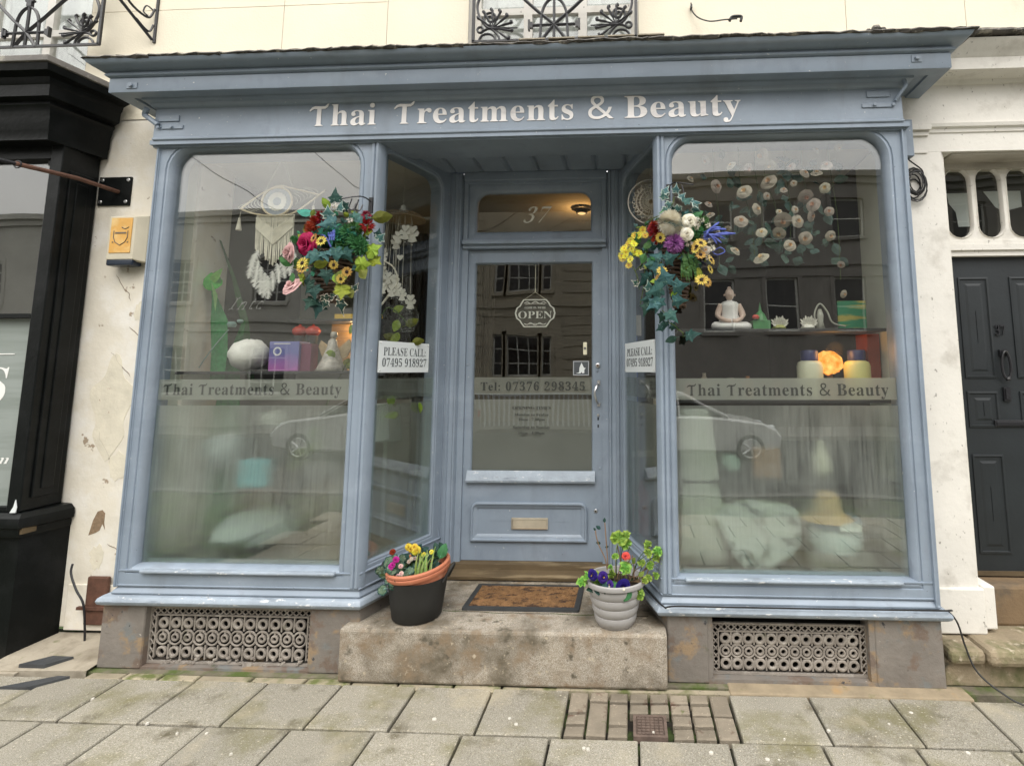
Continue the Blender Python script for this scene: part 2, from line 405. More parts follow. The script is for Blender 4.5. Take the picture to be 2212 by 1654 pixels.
# ---------------------------------------------------------------- lettering
GLYPH = json.loads('''{"A":[437,[[-9,0,-9,18,9,21,24,30,49,75,206,466,224,465,384,87,411,34,425,22,443,18,443,0,229,0,229,18,259,21,277,30,283,46,273,81,253,132,103,132,79,71,76,59,75,48,87,26,124,18,128,18,128,0],[113,161,242,161,177,319]]],"B":[443,[[16,0,16,17,45,22,62,32,72,51,75,82,75,369,69,412,51,433,15,439,15,455,220,455,284,451,333,439,368,418,389,388,396,351,384,302,348,268,287,247,360,223,404,185,418,132,413,93,397,61,371,35,335,15,291,4,238,0],[182,252,188,252,220,254,245,261,263,272,275,290,282,314,285,345,283,373,278,395,269,412,248,428,216,434,198,432,188,425,182,391],[222,24,248,27,268,35,283,49,293,69,299,95,301,128,298,162,290,188,277,208,258,221,231,228,197,231,182,231,182,65,190,33,202,26]]],"C":[468,[[257,-11,213,-7,174,3,137,20,105,43,78,71,56,104,39,142,29,184,26,228,30,273,39,314,56,351,79,384,106,412,139,435,176,452,216,462,259,465,292,463,328,454,367,440,388,435,408,443,419,465,437,465,437,308,420,308,403,347,381,380,356,407,328,427,298,439,265,443,222,435,187,409,163,365,149,304,144,226,149,153,165,97,192,56,230,32,278,24,305,26,331,33,358,45,383,61,407,81,428,106,447,89,418,53,384,25,345,5,303,-7]]],"D":[496,[[20,0,20,17,47,21,63,30,71,46,74,75,74,374,71,407,61,426,43,435,15,439,15,455,222,455,296,449,357,429,405,396,440,351,461,295,468,228,459,146,430,82,382,36,315,9,228,0],[222,24,262,30,295,47,319,75,337,115,347,166,351,229,345,303,330,360,305,401,269,425,223,433,202,431,190,423,182,385,182,72,190,34,202,27]]],"E":[442,[[14,0,14,17,44,20,62,30,72,48,75,78,75,369,72,405,62,425,44,435,16,439,16,455,399,455,399,320,383,320,375,357,361,386,340,406,312,420,276,428,232,430,200,428,186,417,183,388,183,246,193,246,221,248,243,256,259,269,272,288,281,313,288,345,304,345,304,118,287,118,273,181,259,201,241,213,185,222,183,222,183,67,185,47,192,35,230,28,261,29,289,32,313,39,335,48,354,60,371,75,386,94,399,116,411,143,430,143,402,0]]],"F":[404,[[15,0,15,17,45,23,62,34,72,53,75,84,75,375,71,405,61,423,43,433,14,439,14,455,394,455,394,320,377,320,372,345,365,367,355,385,336,406,310,420,288,426,261,430,230,431,200,429,186,421,182,398,182,247,190,247,217,250,239,257,256,270,269,289,278,314,284,347,302,347,302,118,285,118,279,154,269,181,257,200,239,213,217,221,189,224,182,224,182,81,188,43,196,31,210,24,257,17,257,0]]],"G":[508,[[268,-10,222,-7,179,3,141,19,108,42,80,70,57,103,41,141,31,183,28,229,31,274,41,315,57,352,80,385,107,413,139,435,176,452,215,462,257,465,293,463,330,454,369,441,388,436,406,443,419,465,437,465,437,308,420,308,409,334,397,357,382,379,366,397,348,413,329,426,309,436,288,441,267,443,224,435,189,409,165,366,151,305,146,228,150,163,161,110,180,67,206,37,238,19,275,13,308,16,328,27,339,45,343,71,343,128,339,154,329,170,309,179,275,182,275,198,500,198,500,182,473,179,457,171,449,155,446,128,446,29,387,7,328,-6]]],"I":[260,[[13,0,13,17,42,23,61,32,72,49,75,75,75,387,72,412,63,427,45,435,13,439,13,455,244,455,244,439,214,435,196,427,186,412,183,387,183,77,187,44,206,26,246,17,246,0]]],"L":[427,[[15,0,15,17,45,22,62,32,72,50,75,81,75,379,71,407,62,425,44,434,16,439,16,455,250,455,250,439,208,434,196,427,188,416,182,379,182,83,185,47,200,31,234,28,264,29,291,33,315,40,335,49,354,63,370,80,384,100,397,125,409,154,427,154,402,0]]],"M":[634,[[14,0,14,17,43,22,61,32,72,50,75,79,75,382,71,416,53,432,15,439,15,455,185,455,317,142,449,455,617,455,617,439,590,433,573,423,563,405,560,378,560,85,565,43,582,23,617,17,617,0,396,0,396,17,433,25,450,44,455,83,455,399,288,0,270,0,105,389,105,80,109,48,120,30,139,20,169,17,169,0]]],"N":[493,[[403,-11,107,350,107,79,110,49,119,31,136,21,167,17,167,0,18,0,18,17,54,23,71,41,76,79,76,388,36,433,18,439,18,455,156,455,391,169,391,377,386,414,369,431,331,439,331,455,480,455,480,439,450,434,433,425,425,407,422,377,422,-11]]],"O":[526,[[261,-11,228,-9,198,-3,169,7,142,21,117,38,94,58,75,81,58,106,45,134,35,163,29,195,28,228,29,260,35,292,45,321,58,349,75,374,95,397,117,417,143,434,170,448,200,458,232,464,265,466,298,464,328,458,357,448,384,435,409,418,431,399,451,376,467,351,481,323,490,293,496,261,498,228,496,195,490,163,481,134,467,106,450,81,430,58,408,38,383,21,355,7,325,-3,294,-9],[265,12,306,21,338,47,361,90,375,150,379,228,376,293,365,346,348,389,324,419,294,437,260,443,219,435,186,409,163,366,150,305,145,228,149,163,159,109,177,67,201,37,230,18]]],"P":[418,[[15,0,15,17,45,22,62,32,72,50,75,81,75,379,71,406,62,424,44,434,16,439,16,455,214,455,265,454,306,449,336,440,357,429,375,415,390,398,400,378,407,356,409,332,404,296,390,266,367,240,334,221,292,209,242,206,182,206,182,81,185,50,194,32,212,22,242,17,242,0],[182,230,201,230,231,232,255,240,272,253,283,271,290,297,292,329,290,361,285,387,275,406,261,420,241,428,216,431,189,424,182,398]]],"R":[473,[[15,0,15,17,45,22,62,32,72,50,75,81,75,379,71,406,62,424,44,434,16,439,16,455,217,455,278,452,329,442,367,426,395,403,412,372,417,334,406,285,372,248,315,224,432,50,452,26,478,17,480,17,480,0,338,0,201,212,182,212,182,81,185,50,194,32,212,22,242,17,242,0],[182,234,203,234,235,236,261,245,280,258,293,278,301,304,304,336,295,389,268,421,224,431,202,429,190,422,182,385]]],"S":[390,[[43,-11,43,158,62,158,75,113,91,77,111,50,136,30,164,19,197,15,220,17,241,24,257,36,273,60,279,89,273,117,255,140,225,160,163,191,127,210,99,231,77,253,62,276,53,302,50,332,52,358,57,381,67,403,80,421,96,437,115,449,136,459,160,464,185,466,229,461,282,448,291,446,300,445,313,450,320,466,339,466,339,319,322,319,315,343,305,365,293,385,280,402,265,417,248,429,222,441,194,445,163,440,140,426,125,406,120,380,124,356,137,336,189,303,253,273,317,233,337,211,350,188,359,133,357,106,350,80,339,58,323,38,304,21,281,8,254,-2,225,-8,192,-10,158,-8,126,1,98,9,85,12,69,7,61,-11]]],"T":[423,[[92,0,92,17,123,21,142,31,152,50,156,81,156,433,149,433,116,430,88,420,65,403,47,380,35,352,29,318,11,318,11,455,410,455,410,317,394,317,375,382,333,420,269,433,263,433,263,81,267,49,276,30,296,21,328,17,328,0]]],"W":[611,[[171,-11,32,393,15,427,3,435,-15,439,-15,455,181,455,181,439,150,432,143,423,140,410,148,373,223,153,301,353,286,399,278,418,267,429,229,439,229,455,439,455,439,439,404,432,393,412,399,386,474,166,541,369,549,406,546,421,538,430,503,439,503,455,624,455,624,439,607,433,594,421,575,379,446,-11,428,-11,316,309,190,-11]]],"Y":[426,[[101,0,101,17,131,22,148,32,157,50,161,81,161,179,46,387,29,414,14,429,1,435,-13,438,-13,455,207,455,207,438,195,438,167,432,156,416,164,392,248,226,333,366,349,408,336,430,298,438,295,438,295,455,439,455,439,438,409,424,383,392,268,203,268,81,271,50,280,32,298,22,328,17,328,0]]],"a":[344,[[255,-10,226,-5,208,10,200,35,168,11,133,-4,95,-9,64,-4,40,11,25,34,20,63,25,91,39,115,63,136,98,155,143,173,199,190,199,241,196,266,187,282,171,292,148,296,115,290,104,274,113,257,123,231,120,215,110,202,95,194,77,191,59,194,45,203,36,218,33,236,37,259,49,278,69,295,95,308,115,314,137,317,162,318,205,315,239,307,263,292,280,271,290,244,293,210,293,62,295,40,304,34,320,42,329,28,306,7,281,-6],[151,34,174,41,199,63,199,169,154,151,127,123,118,84,122,56,133,39]]],"b":[360,[[43,-11,43,388,37,428,8,439,8,455,138,455,138,279,162,301,190,314,221,318,244,316,265,310,284,299,301,284,315,266,326,245,335,221,340,195,342,166,340,133,333,103,323,75,308,51,291,30,270,13,246,0,220,-8,192,-10,162,-6,133,7,105,28,53,-11],[183,14,204,18,220,30,232,49,239,77,244,114,245,160,244,197,239,228,231,251,212,273,184,280,155,270,144,257,138,242,138,69,143,38,158,20]]],"d":[370,[[140,-10,117,-8,97,-1,78,10,61,26,47,44,35,66,26,91,21,118,19,147,21,180,27,210,36,237,48,261,63,281,81,297,101,309,123,316,146,318,175,314,201,301,223,280,223,401,220,419,212,430,176,439,176,455,319,455,319,75,325,41,335,32,353,28,353,11,315,8,271,1,223,-10,223,39,201,12,173,-5],[171,28,187,31,202,41,215,56,223,76,223,242,217,257,206,270,174,281,147,273,130,250,123,225,119,193,118,153,119,115,123,83,130,58,146,36]]],"e":[301,[[154,-10,129,-8,106,-1,85,10,66,26,50,45,37,69,27,95,21,125,19,157,21,187,28,215,38,240,51,263,68,282,87,298,109,309,132,316,157,318,193,314,224,301,249,280,268,251,279,216,283,173,283,166,117,166,127,97,154,56,199,42,225,47,248,62,270,86,285,73,248,27,205,-1],[116,192,201,192,201,215,193,277,181,292,161,297,136,286,121,255,116,203]]],"h":[381,[[18,0,18,16,45,26,52,56,52,399,46,429,36,437,19,440,19,455,148,455,148,267,175,295,207,313,243,318,292,306,321,271,330,212,330,56,337,26,347,19,363,16,363,0,202,0,202,16,207,16,228,26,235,56,235,217,229,258,219,268,203,271,183,267,164,255,148,235,148,56,154,26,164,19,180,16,180,0]]],"i":[198,[[101,362,81,366,65,376,54,393,50,412,54,432,65,449,81,460,101,463,120,460,137,449,147,432,151,412,147,393,136,376,120,366],[18,0,18,16,45,26,52,56,52,252,47,285,20,293,21,310,148,310,148,56,154,26,180,16,180,0]]],"l":[199,[[18,0,18,16,45,26,52,56,52,398,47,429,38,436,20,439,20,455,148,455,148,56,154,26,180,16,180,0]]],"m":[554,[[18,0,18,16,45,26,52,56,52,253,46,284,36,291,19,294,19,310,146,310,146,265,173,294,204,312,237,318,277,312,305,293,320,261,348,293,381,312,418,318,465,306,494,271,504,212,504,56,510,26,520,19,536,16,536,0,377,0,377,16,393,19,403,26,410,56,410,217,404,258,394,268,377,271,358,268,341,256,324,237,324,56,331,26,340,19,356,16,356,0,199,0,199,16,215,19,225,26,232,56,232,217,226,258,216,268,199,271,180,267,162,255,146,235,146,56,152,27,162,19,177,16,177,0]]],"n":[381,[[18,0,18,16,45,26,52,56,52,253,46,284,36,291,19,294,19,310,148,310,148,267,175,296,207,313,243,318,292,306,321,271,330,212,330,56,337,26,347,19,363,16,363,0,202,0,202,16,207,16,228,26,235,56,235,217,229,258,219,268,203,271,183,267,164,255,148,235,148,56,154,26,164,19,180,16,180,0]]],"o":[336,[[169,-10,140,-8,114,-1,90,11,69,27,52,47,38,70,27,96,21,124,19,154,21,184,27,213,38,239,52,262,69,281,90,297,114,309,140,316,168,318,196,316,222,309,245,298,266,282,283,263,298,240,308,214,315,185,317,154,315,123,308,94,298,69,284,46,266,26,245,11,222,-1,197,-8],[169,11,193,18,209,39,217,81,220,154,218,206,214,245,208,271,192,292,169,299,144,292,128,271,122,245,118,206,117,154,120,82,128,39,144,18]]],"p":[371,[[17,-139,17,-124,40,-117,50,-101,52,-64,52,243,46,283,19,295,19,310,143,310,143,263,166,294,195,313,230,319,253,317,274,310,293,298,309,283,323,264,335,241,343,216,348,189,350,160,348,128,343,99,334,72,323,48,308,28,291,12,272,0,250,-8,227,-10,196,-5,170,9,148,32,148,-58,152,-99,167,-118,197,-123,197,-139],[195,28,222,36,239,59,247,84,251,116,253,154,251,192,247,223,241,248,225,270,199,278,179,273,162,259,148,235,148,69,160,46,176,33]]],"r":[288,[[18,0,18,16,45,26,52,56,52,252,46,285,20,293,21,310,146,310,146,252,158,272,172,288,187,301,210,314,233,318,258,315,275,304,286,287,289,266,287,248,278,234,265,225,248,222,222,231,207,250,189,260,175,255,162,241,152,220,149,192,149,56,152,37,159,25,197,16,197,0]]],"s":[288,[[151,-10,132,-8,110,-3,87,6,73,9,60,4,51,-9,36,-9,36,105,53,105,61,79,72,57,87,39,112,21,140,15,162,18,179,27,189,40,192,58,183,84,156,105,107,130,85,142,68,155,54,169,41,193,37,220,40,247,49,270,65,291,86,306,111,316,141,319,166,316,199,308,206,306,213,305,223,308,230,319,244,319,244,222,228,222,220,244,209,262,196,277,174,291,149,296,130,294,116,286,108,274,105,259,115,232,146,212,191,189,212,178,229,165,241,151,253,127,257,95,254,65,244,39,228,18,206,2,181,-7]]],"t":[229,[[124,-9,99,-7,80,-1,66,10,56,26,50,46,48,71,48,279,20,279,20,300,88,369,129,424,144,424,144,310,208,310,208,279,144,279,144,82,149,51,157,43,168,40,189,49,206,75,222,66,198,24,165,-1]]],"u":[375,[[131,-10,103,-7,81,2,65,17,54,38,48,65,46,97,46,248,39,282,29,291,11,294,11,310,142,310,142,74,151,46,162,38,177,36,205,43,228,66,228,248,221,283,209,291,189,294,189,310,324,310,324,70,331,39,360,30,360,13,321,10,277,3,228,-10,228,40,209,19,186,3,160,-7]]],"y":[300,[[52,-140,29,-137,10,-125,-3,-107,-7,-84,-4,-67,5,-53,18,-43,36,-40,64,-49,72,-61,75,-76,74,-81,74,-87,77,-96,86,-99,99,-92,114,-74,129,-44,140,-5,36,251,25,275,15,287,-3,293,-5,293,-5,310,162,310,162,293,136,289,128,275,130,267,133,257,185,119,230,241,236,260,238,274,229,289,203,293,203,310,300,310,300,293,287,290,277,281,259,242,162,-24,129,-96,113,-117,95,-131]]],"0":[375,[[188,-7,150,-3,118,7,91,24,69,48,51,76,39,111,30,150,25,193,23,241,25,289,30,332,39,371,51,405,69,433,91,456,118,473,150,483,189,486,225,483,257,473,283,456,305,433,322,405,336,370,345,331,351,288,353,240,351,193,345,150,336,110,322,76,305,47,283,24,256,7,225,-3],[188,37,210,43,227,61,237,91,243,131,247,181,248,240,247,300,243,349,237,390,227,419,211,437,189,443,166,437,150,419,139,390,132,349,128,300,127,240,128,181,132,131,139,91,150,61,166,43]]],"1":[375,[[65,0,65,36,120,36,135,38,146,45,154,79,154,416,108,365,87,351,67,346,52,349,40,359,31,375,28,396,74,412,132,447,179,482,254,482,254,79,261,47,271,38,288,36,343,36,343,0]]],"2":[375,[[24,0,24,69,123,171,187,245,218,307,226,371,223,405,212,427,196,441,174,445,145,438,126,416,118,393,114,364,112,329,88,331,68,336,50,344,32,365,26,396,30,419,43,441,63,459,92,474,116,481,143,485,174,486,220,483,258,473,288,456,310,434,323,407,328,375,319,329,291,281,238,220,154,138,87,74,244,74,263,77,279,86,292,101,300,120,305,141,345,141,341,0]]],"3":[375,[[163,-7,132,-5,104,-2,81,5,53,18,34,35,23,54,19,74,23,96,36,113,54,123,76,126,78,100,86,79,99,62,116,50,135,43,158,40,199,49,216,61,230,79,236,95,240,115,241,139,238,163,229,184,214,202,194,216,168,224,137,227,95,227,95,269,140,269,166,272,188,281,204,296,216,316,223,340,225,367,221,400,211,424,193,440,169,445,148,441,133,430,116,391,111,341,86,343,64,348,47,356,30,374,24,401,28,423,41,444,62,461,91,475,128,483,173,486,217,483,255,474,286,458,309,436,323,409,328,377,324,348,315,323,298,301,277,283,253,267,225,256,279,238,305,222,326,201,336,184,342,163,345,138,343,112,338,90,329,70,318,52,304,37,288,25,230,1]]],"4":[375,[[121,0,121,36,140,36,179,44,191,58,195,84,195,125,9,125,9,166,199,480,293,480,293,169,363,169,363,125,293,125,293,84,297,58,309,44,348,36,357,36,357,0],[56,169,195,169,195,287,196,351,199,416,189,394,174,366,158,338,146,319]]],"5":[375,[[165,-7,133,-5,106,-1,84,5,58,18,40,35,30,54,27,75,31,95,42,109,59,118,81,121,88,83,111,52,130,43,154,40,195,50,212,63,226,83,232,101,236,122,237,148,234,178,226,203,213,223,195,236,173,244,146,247,103,243,71,235,40,247,62,480,316,480,319,357,281,357,275,380,267,399,244,406,105,406,94,281,126,288,168,291,216,287,258,276,293,256,319,228,335,192,340,148,338,120,333,96,324,75,312,56,299,40,282,27,226,1]]],"6":[375,[[197,-7,165,-4,136,4,109,18,86,37,67,62,51,93,39,130,33,173,30,222,32,258,35,293,42,325,51,356,63,384,77,409,94,432,114,450,137,466,163,477,191,484,222,486,249,485,272,482,291,476,313,464,329,449,338,431,340,412,336,393,322,376,307,367,287,362,260,360,256,400,243,434,232,443,216,447,191,441,170,426,152,401,139,366,130,322,125,269,161,286,218,294,256,290,288,278,315,258,336,230,348,196,352,155,348,110,334,71,313,38,282,13,244,-2],[199,38,222,44,239,64,248,85,253,113,255,148,253,181,247,208,238,228,219,247,193,253,154,243,125,221,128,162,135,116,147,81,162,57,179,42]]],"7":[376,[[111,0,289,406,113,406,86,398,74,372,70,338,30,338,33,480,353,480,353,447,168,0]]],"8":[376,[[183,-7,148,-5,118,1,91,11,69,24,51,39,38,57,28,78,22,99,20,122,23,150,32,173,47,193,67,211,91,227,119,242,94,259,74,276,57,296,45,316,38,339,36,364,37,385,42,404,50,423,62,441,79,456,99,469,125,478,156,484,191,486,235,483,271,471,299,453,318,429,330,401,334,369,332,344,324,322,310,305,244,260,280,240,309,220,330,199,344,177,352,153,355,127,350,88,335,55,310,29,276,9,234,-3],[203,283,224,298,239,317,247,340,250,370,243,407,222,436,206,444,187,447,163,442,145,426,134,402,130,372,135,341,149,318],[187,32,218,37,241,55,253,72,260,92,262,116,256,146,239,170,220,185,195,200,164,216,126,178,118,161,112,142,111,120,113,95,120,74,132,56,147,42,165,34]]],"9":[376,[[152,-7,127,-5,106,-2,88,4,67,17,53,33,42,69,50,94,75,107,87,80,103,56,126,41,156,36,188,43,213,67,232,106,244,160,251,230,212,198,186,188,155,185,119,189,87,201,60,220,40,248,28,282,24,324,26,355,32,383,42,409,56,431,74,450,95,466,120,477,147,484,177,486,209,484,238,476,264,463,287,444,307,420,323,390,335,353,343,310,345,261,334,157,326,126,315,97,301,72,284,49,264,30,241,14,215,3,185,-4],[184,233,206,236,224,245,251,278,248,330,242,372,231,403,217,424,201,437,181,441,156,434,137,413,128,391,123,362,121,328,128,275,149,244]]],"&":[492,[[187,-7,144,-3,107,9,77,28,54,54,40,86,36,125,39,157,48,185,63,208,84,228,109,248,139,266,99,318,89,337,83,359,81,382,84,413,95,439,114,459,139,475,169,484,204,487,237,484,266,475,289,460,306,439,317,414,320,383,317,357,308,333,293,312,273,293,250,275,224,258,354,133,382,181,401,240,461,240,434,160,422,136,408,115,392,95,490,0,410,0,352,56,330,39,307,24,281,11,254,1,222,-5],[188,293,245,336,258,358,262,383,258,405,246,423,227,435,202,439,177,435,156,424,143,406,138,383,142,360,151,338],[189,46,216,47,241,52,263,60,314,93,175,229,118,185,106,169,100,150,97,127,100,104,108,84,122,68,141,56,163,48]]]}''')
_ref = [p[1::2] for p in GLYPH['T'][1]]
CAPU = max(max(q) for q in _ref)
GLYPH['.'] = [150, [[35, 0, 115, 0, 115, 75, 35, 75]]]
GLYPH[':'] = [170, [[40, 0, 120, 0, 120, 80, 40, 80], [40, 220, 120, 220, 120, 300, 40, 300]]]
GLYPH['-'] = [220, [[30, 130, 190, 130, 190, 180, 30, 180]]]
GLYPH[','] = [150, [[40, -60, 75, -60, 115, 75, 35, 75]]]
GLYPH["'"] = [130, [[40, 300, 80, 300, 100, 440, 30, 440]]]
GLYPH[' '] = [190, []]
k_ = CAPU / 480
def _g(l): return [int(q * k_) for q in l]
GLYPH['\u00a4'] = [430, [_g([0, 345, 55, 420, 130, 448, 250, 440, 340, 442, 400, 500, 425, 500, 395, 425, 340, 385, 262, 382, 262, 40, 315, 0, 130, 0, 165, 40, 175, 385, 100, 385, 60, 365, 18, 330])]]
def text(name, body, mat, parent, height, x0=None, x1=None, cx=None, y=0, z=0, plane=None, depth=.001, shear=0, thin=0, track=0):
    """flat lettering from outline data; z = baseline; x0..x1 stretches the line to fit"""
    cu = bpy.data.curves.new(name, 'CURVE'); cu.dimensions = '2D'; cu.fill_mode = 'FRONT'
    s = height / CAPU; pen = 0; polys = []
    for ch in body:
        adv, ps = GLYPH[ch]
        for p in ps:
            polys.append([(pen + p[i], p[i + 1]) for i in range(0, len(p), 2)])
        pen += adv + track
    pen -= track
    sx = (x1 - x0) / pen if x1 is not None and x0 is not None else s
    if x0 is None: x0 = cx - pen * sx / 2
    for p in polys:
        sp = cu.splines.new('POLY'); sp.points.add(len(p) - 1); sp.use_cyclic_u = True
        for i, (a, b) in enumerate(p): sp.points[i].co = (a * sx + b * s * shear, b * s, 0, 1)
    cu.offset = -thin
    cu.extrude = depth / 2
    tmp = bpy.data.objects.new('tmp', cu); COL.objects.link(tmp)
    bpy.context.view_layer.update()
    me = bpy.data.meshes.new_from_object(tmp.evaluated_get(bpy.context.evaluated_depsgraph_get()))
    bpy.data.objects.remove(tmp); bpy.data.curves.remove(cu)
    base = wloc(parent) if parent else Vector((0, 0, 0))
    for v in me.vertices:
        a, b, c = v.co
        if plane:   # plane = (origin xy, unit dir xy): the line runs along dir from origin
            (ox, oy), (dx, dy) = plane
            u = x0 + a
            v.co = (ox + dx * u + dy * c - base.x, oy + dy * u - dx * c - base.y, z + b - base.z)
        else:
            v.co = (x0 + a - base.x, y - c - base.y, z + b - base.z)
    me.name = name
    me.materials.clear(); me.materials.append(mat)
    o = bpy.data.objects.new(name, me); COL.objects.link(o)
    if parent: o.parent = parent
    return o
# rounded rectangle frames --------------------------------------------------
def rrect(x0, x1, z0, z1, rt=.001, rb=.001, seg=7):
    pts = []
    for cx, cz, r, a0 in ((x1 - rt, z1 - rt, rt, 0), (x0 + rt, z1 - rt, rt, 90), (x0 + rb, z0 + rb, rb, 180), (x1 - rb, z0 + rb, rb, 270)):
        for k in range(seg):
            a = math.radians(a0 + 90 * k / (seg - 1)); pts.append((cx + r * math.cos(a), cz + r * math.sin(a)))
    return pts
def frame(mb, layers, mapf=None, y=0):
    """layers: (x0,x1,z0,z1,rt,rb,w) lofted one after another; w = depth into the building"""
    if mapf is None: mapf = lambda u, z, w_: (u, y + w_, z)
    mb.loft([[mapf(u, z, l[6]) for u, z in rrect(*l[:6])] for l in layers], True, False)
    return mb
def grow(o, d, w_, r=None, rb=.001):
    x0, x1, z0, z1, rt = o
    return (x0 - d, x1 + d, z0 - d, z1 + d, max(.001, (rt if r is None else r) + d), max(.001, rb), w_)
# ================================================================ ground
pave = bpy.data.objects.new('pavement', None); COL.objects.link(pave); pave['kind'] = 'structure'; pave['label'] = 'yellow grey paved footway in front of the shop'
g = MB(); g.box(-9, 9, -1.2, 3.6, -.30, -.045); bed = obj('joint_bed', g, m_joint, pave)
def slab_mesh(wx, wy, seed):
    random.seed(seed); b = MB(); e = .006
    def j(): return random.uniform(-.003, .003)
    x, y = wx / 2, wy / 2
    top = [(-x + e + j(), -y + e + j(), 0), (x - e + j(), -y + e + j(), 0), (x - e + j(), y - e + j(), 0), (-x + e + j(), y - e + j(), 0)]
    mid = [(-x + j() * .6, -y + j() * .6, -.006), (x + j() * .6, -y + j() * .6, -.006), (x + j() * .6, y + j() * .6, -.006), (-x + j() * .6, y + j() * .6, -.006)]
    bot = [(p[0], p[1], -.04) for p in mid]
    b.add(bot + mid + top, [(8, 9, 10, 11)] + [(i, (i + 1) % 4, (i + 1) % 4 + 4, i + 4) for i in range(4)] + [(i + 4, (i + 1) % 4 + 4, (i + 1) % 4 + 8, i + 8) for i in range(4)])
    me = b.mesh('slab', m_slab); fixn(me); return me
def slab(name, me, x, y, z=0, mat=None, tilt=.004):
    o = inst(name, me, pave, (x, y, z + random.uniform(-.002, .002)), (random.uniform(-tilt, tilt), random.uniform(-tilt, tilt), random.uniform(-tilt, tilt)))
    return o
SL = [slab_mesh(.393, .346, 11 + i) for i in range(3)]
SL2 = [slab_mesh(.394, .391, 31 + i) for i in range(3)]
random.seed(3)
for k in range(-8, 8):          # row against the building
    xa = -.327 + k * .405
    if k in (0, 1): continue
    if -0.34 < xa < .48: continue
    if xa >= .4: xa = .487 + (k - 2) * .403
    slab('slab', SL[k % 3], xa + .2025, 2.808)
for r in range(7):
    for k in range(-9, 9):
        slab('slab', SL2[(k + r) % 3], .025 + k * .4055 + (.2 if r % 2 else 0) + .2025, 2.629 - .2 - r * .402 - .004)
# small sett strip along the step and plinth
ST = [slab_mesh(.245, .055, 51), slab_mesh(.29, .05, 52), slab_mesh(.20, .055, 53)]
for m_ in ST: m_.materials[0] = m_sett
x = -3.0
random.seed(5)
while x < -.4:
    i = random.choice((0, 1, 2)); wd = (.245, .29, .2)[i]
    slab('sett', ST[i], x + wd / 2, 3.014 if x < -1.62 else 2.99 - .0, -.004); x += wd + .012
b = MB(); b.box(.50, 1.72, 2.986, 3.10, -.05, .004)
o = obj('mortar_fillet', b, P('brown mortar fillet', (.28, .225, .15), .9, .2, 9, .9, 50, [((.36, .24, .12), 5, .56, .66, 3), ((.14, .14, .06), 9, .58, .7, 9)]), pave, bev=.008)
b = MB(); b.box(-.40, .50, 2.984, 3.02, -.05, -.004); obj('mortar_fillet', b, m_sett, pave)
b = MB(); b.box(-3.1, 3.5, 3.038, 3.22, -.05, -.003); obj('mossy_margin', b, P('mossy margin', (.16, .14, .10), .95, .3, 9, .9, 60, [((.07, .10, .02), 6, .44, .60, 3)]), pave)
# block pavers round the drain
PM = {}
def pv(cx, cy, wx, wy):
    k = (round(wx, 3), round(wy, 3))
    if k not in PM:
        PM[k] = slab_mesh(wx - .012, wy - .024, len(PM) + 70); PM[k].materials[0] = m_paver
    slab('block_paver', PM[k], cx, cy, -.001, tilt=.012)
X0, Y0, U, V = -.324, 2.633, .1012, .0875
lay = [(0, 2, 1, 2), (0, 1, 1, 1), (0, 0, 1, 1), (1, 3, 1, 1), (2, 3, 1, 1), (1, 0, 1, 3), (2, 1, 1, 2), (2, 0, 1, 1),
       (3, 3, 1, 1), (4, 3, 1, 1), (3, 2, 1, 1), (4, 2, 1, 1), (5, 3, 1, 1), (6, 3, 1, 1), (5, 2, 1, 1), (6, 2, 1, 1), (5, 1, 1, 1), (6, 1, 1, 1), (5, 0, 1, 1), (6, 0, 1, 1), (7, 2, 1, 2), (7, 0, 1, 2)]
for cx, cy, wx, wy in lay: pv(X0 + (cx + wx / 2) * U, Y0 + (cy + wy / 2) * V, wx * U, wy * V)
random.seed(23)
m_gum = P('pale chewing gum spot', (.55, .52, .46), .8, .1, 30, .2)
for x_, y_ in [(-2.30, 2.63), (-.55, 2.70), (-.95, 2.72), (.62, 2.52), (.9, 2.72), (-1.75, 2.45), (1.2, 2.78), (-.2, 2.55), (1.45, 2.60), (-2.75, 2.80)] + [(random.uniform(-3, 1.7), random.uniform(2.3, 2.9)) for _ in range(14)]:
    r_ = random.uniform(.005, .011); b = MB(); b.loft([[(x_ + q * math.cos(2 * PI * k / 9) * random.uniform(.8, 1.2), y_ + q * math.sin(2 * PI * k / 9), z_) for k in range(9)] for q, z_ in ((r_, -.004), (r_ * .9, .0045), (r_ * .4, .0055))], True, True); obj('gum_spot', b, m_gum, pave)
# drain cover
t = thing('drain_cover', 'small rusty iron drain cover set among the brown block pavers', 'drain cover', (.08, 2.72, 0))
b = MB(); frame(b, [(.0, .158, 2.642, 2.80, .004, .004, .03), (.0, .158, 2.642, 2.80, .004, .004, 0), (.014, .144, 2.656, 2.786, .003, .003, 0), (.014, .144, 2.656, 2.786, .003, .003, .02)], lambda u, z, w_: (u, z, -w_ + .001))
m_drain = P('dull brown drain iron', (.12, .085, .068), .8, .3, 20, .5, 60)
obj('cover_frame', b, m_drain, t)
b = MB(); b.box(.015, .143, 2.657, 2.785, -.02, -.006)
for i in range(6):
    for j in range(6): b.box(.021 + i * .0203, .035 + i * .0203, 2.663 + j * .0203, 2.677 + j * .0203, -.0065, .001)
obj('cover_plate', b, m_drain, t)
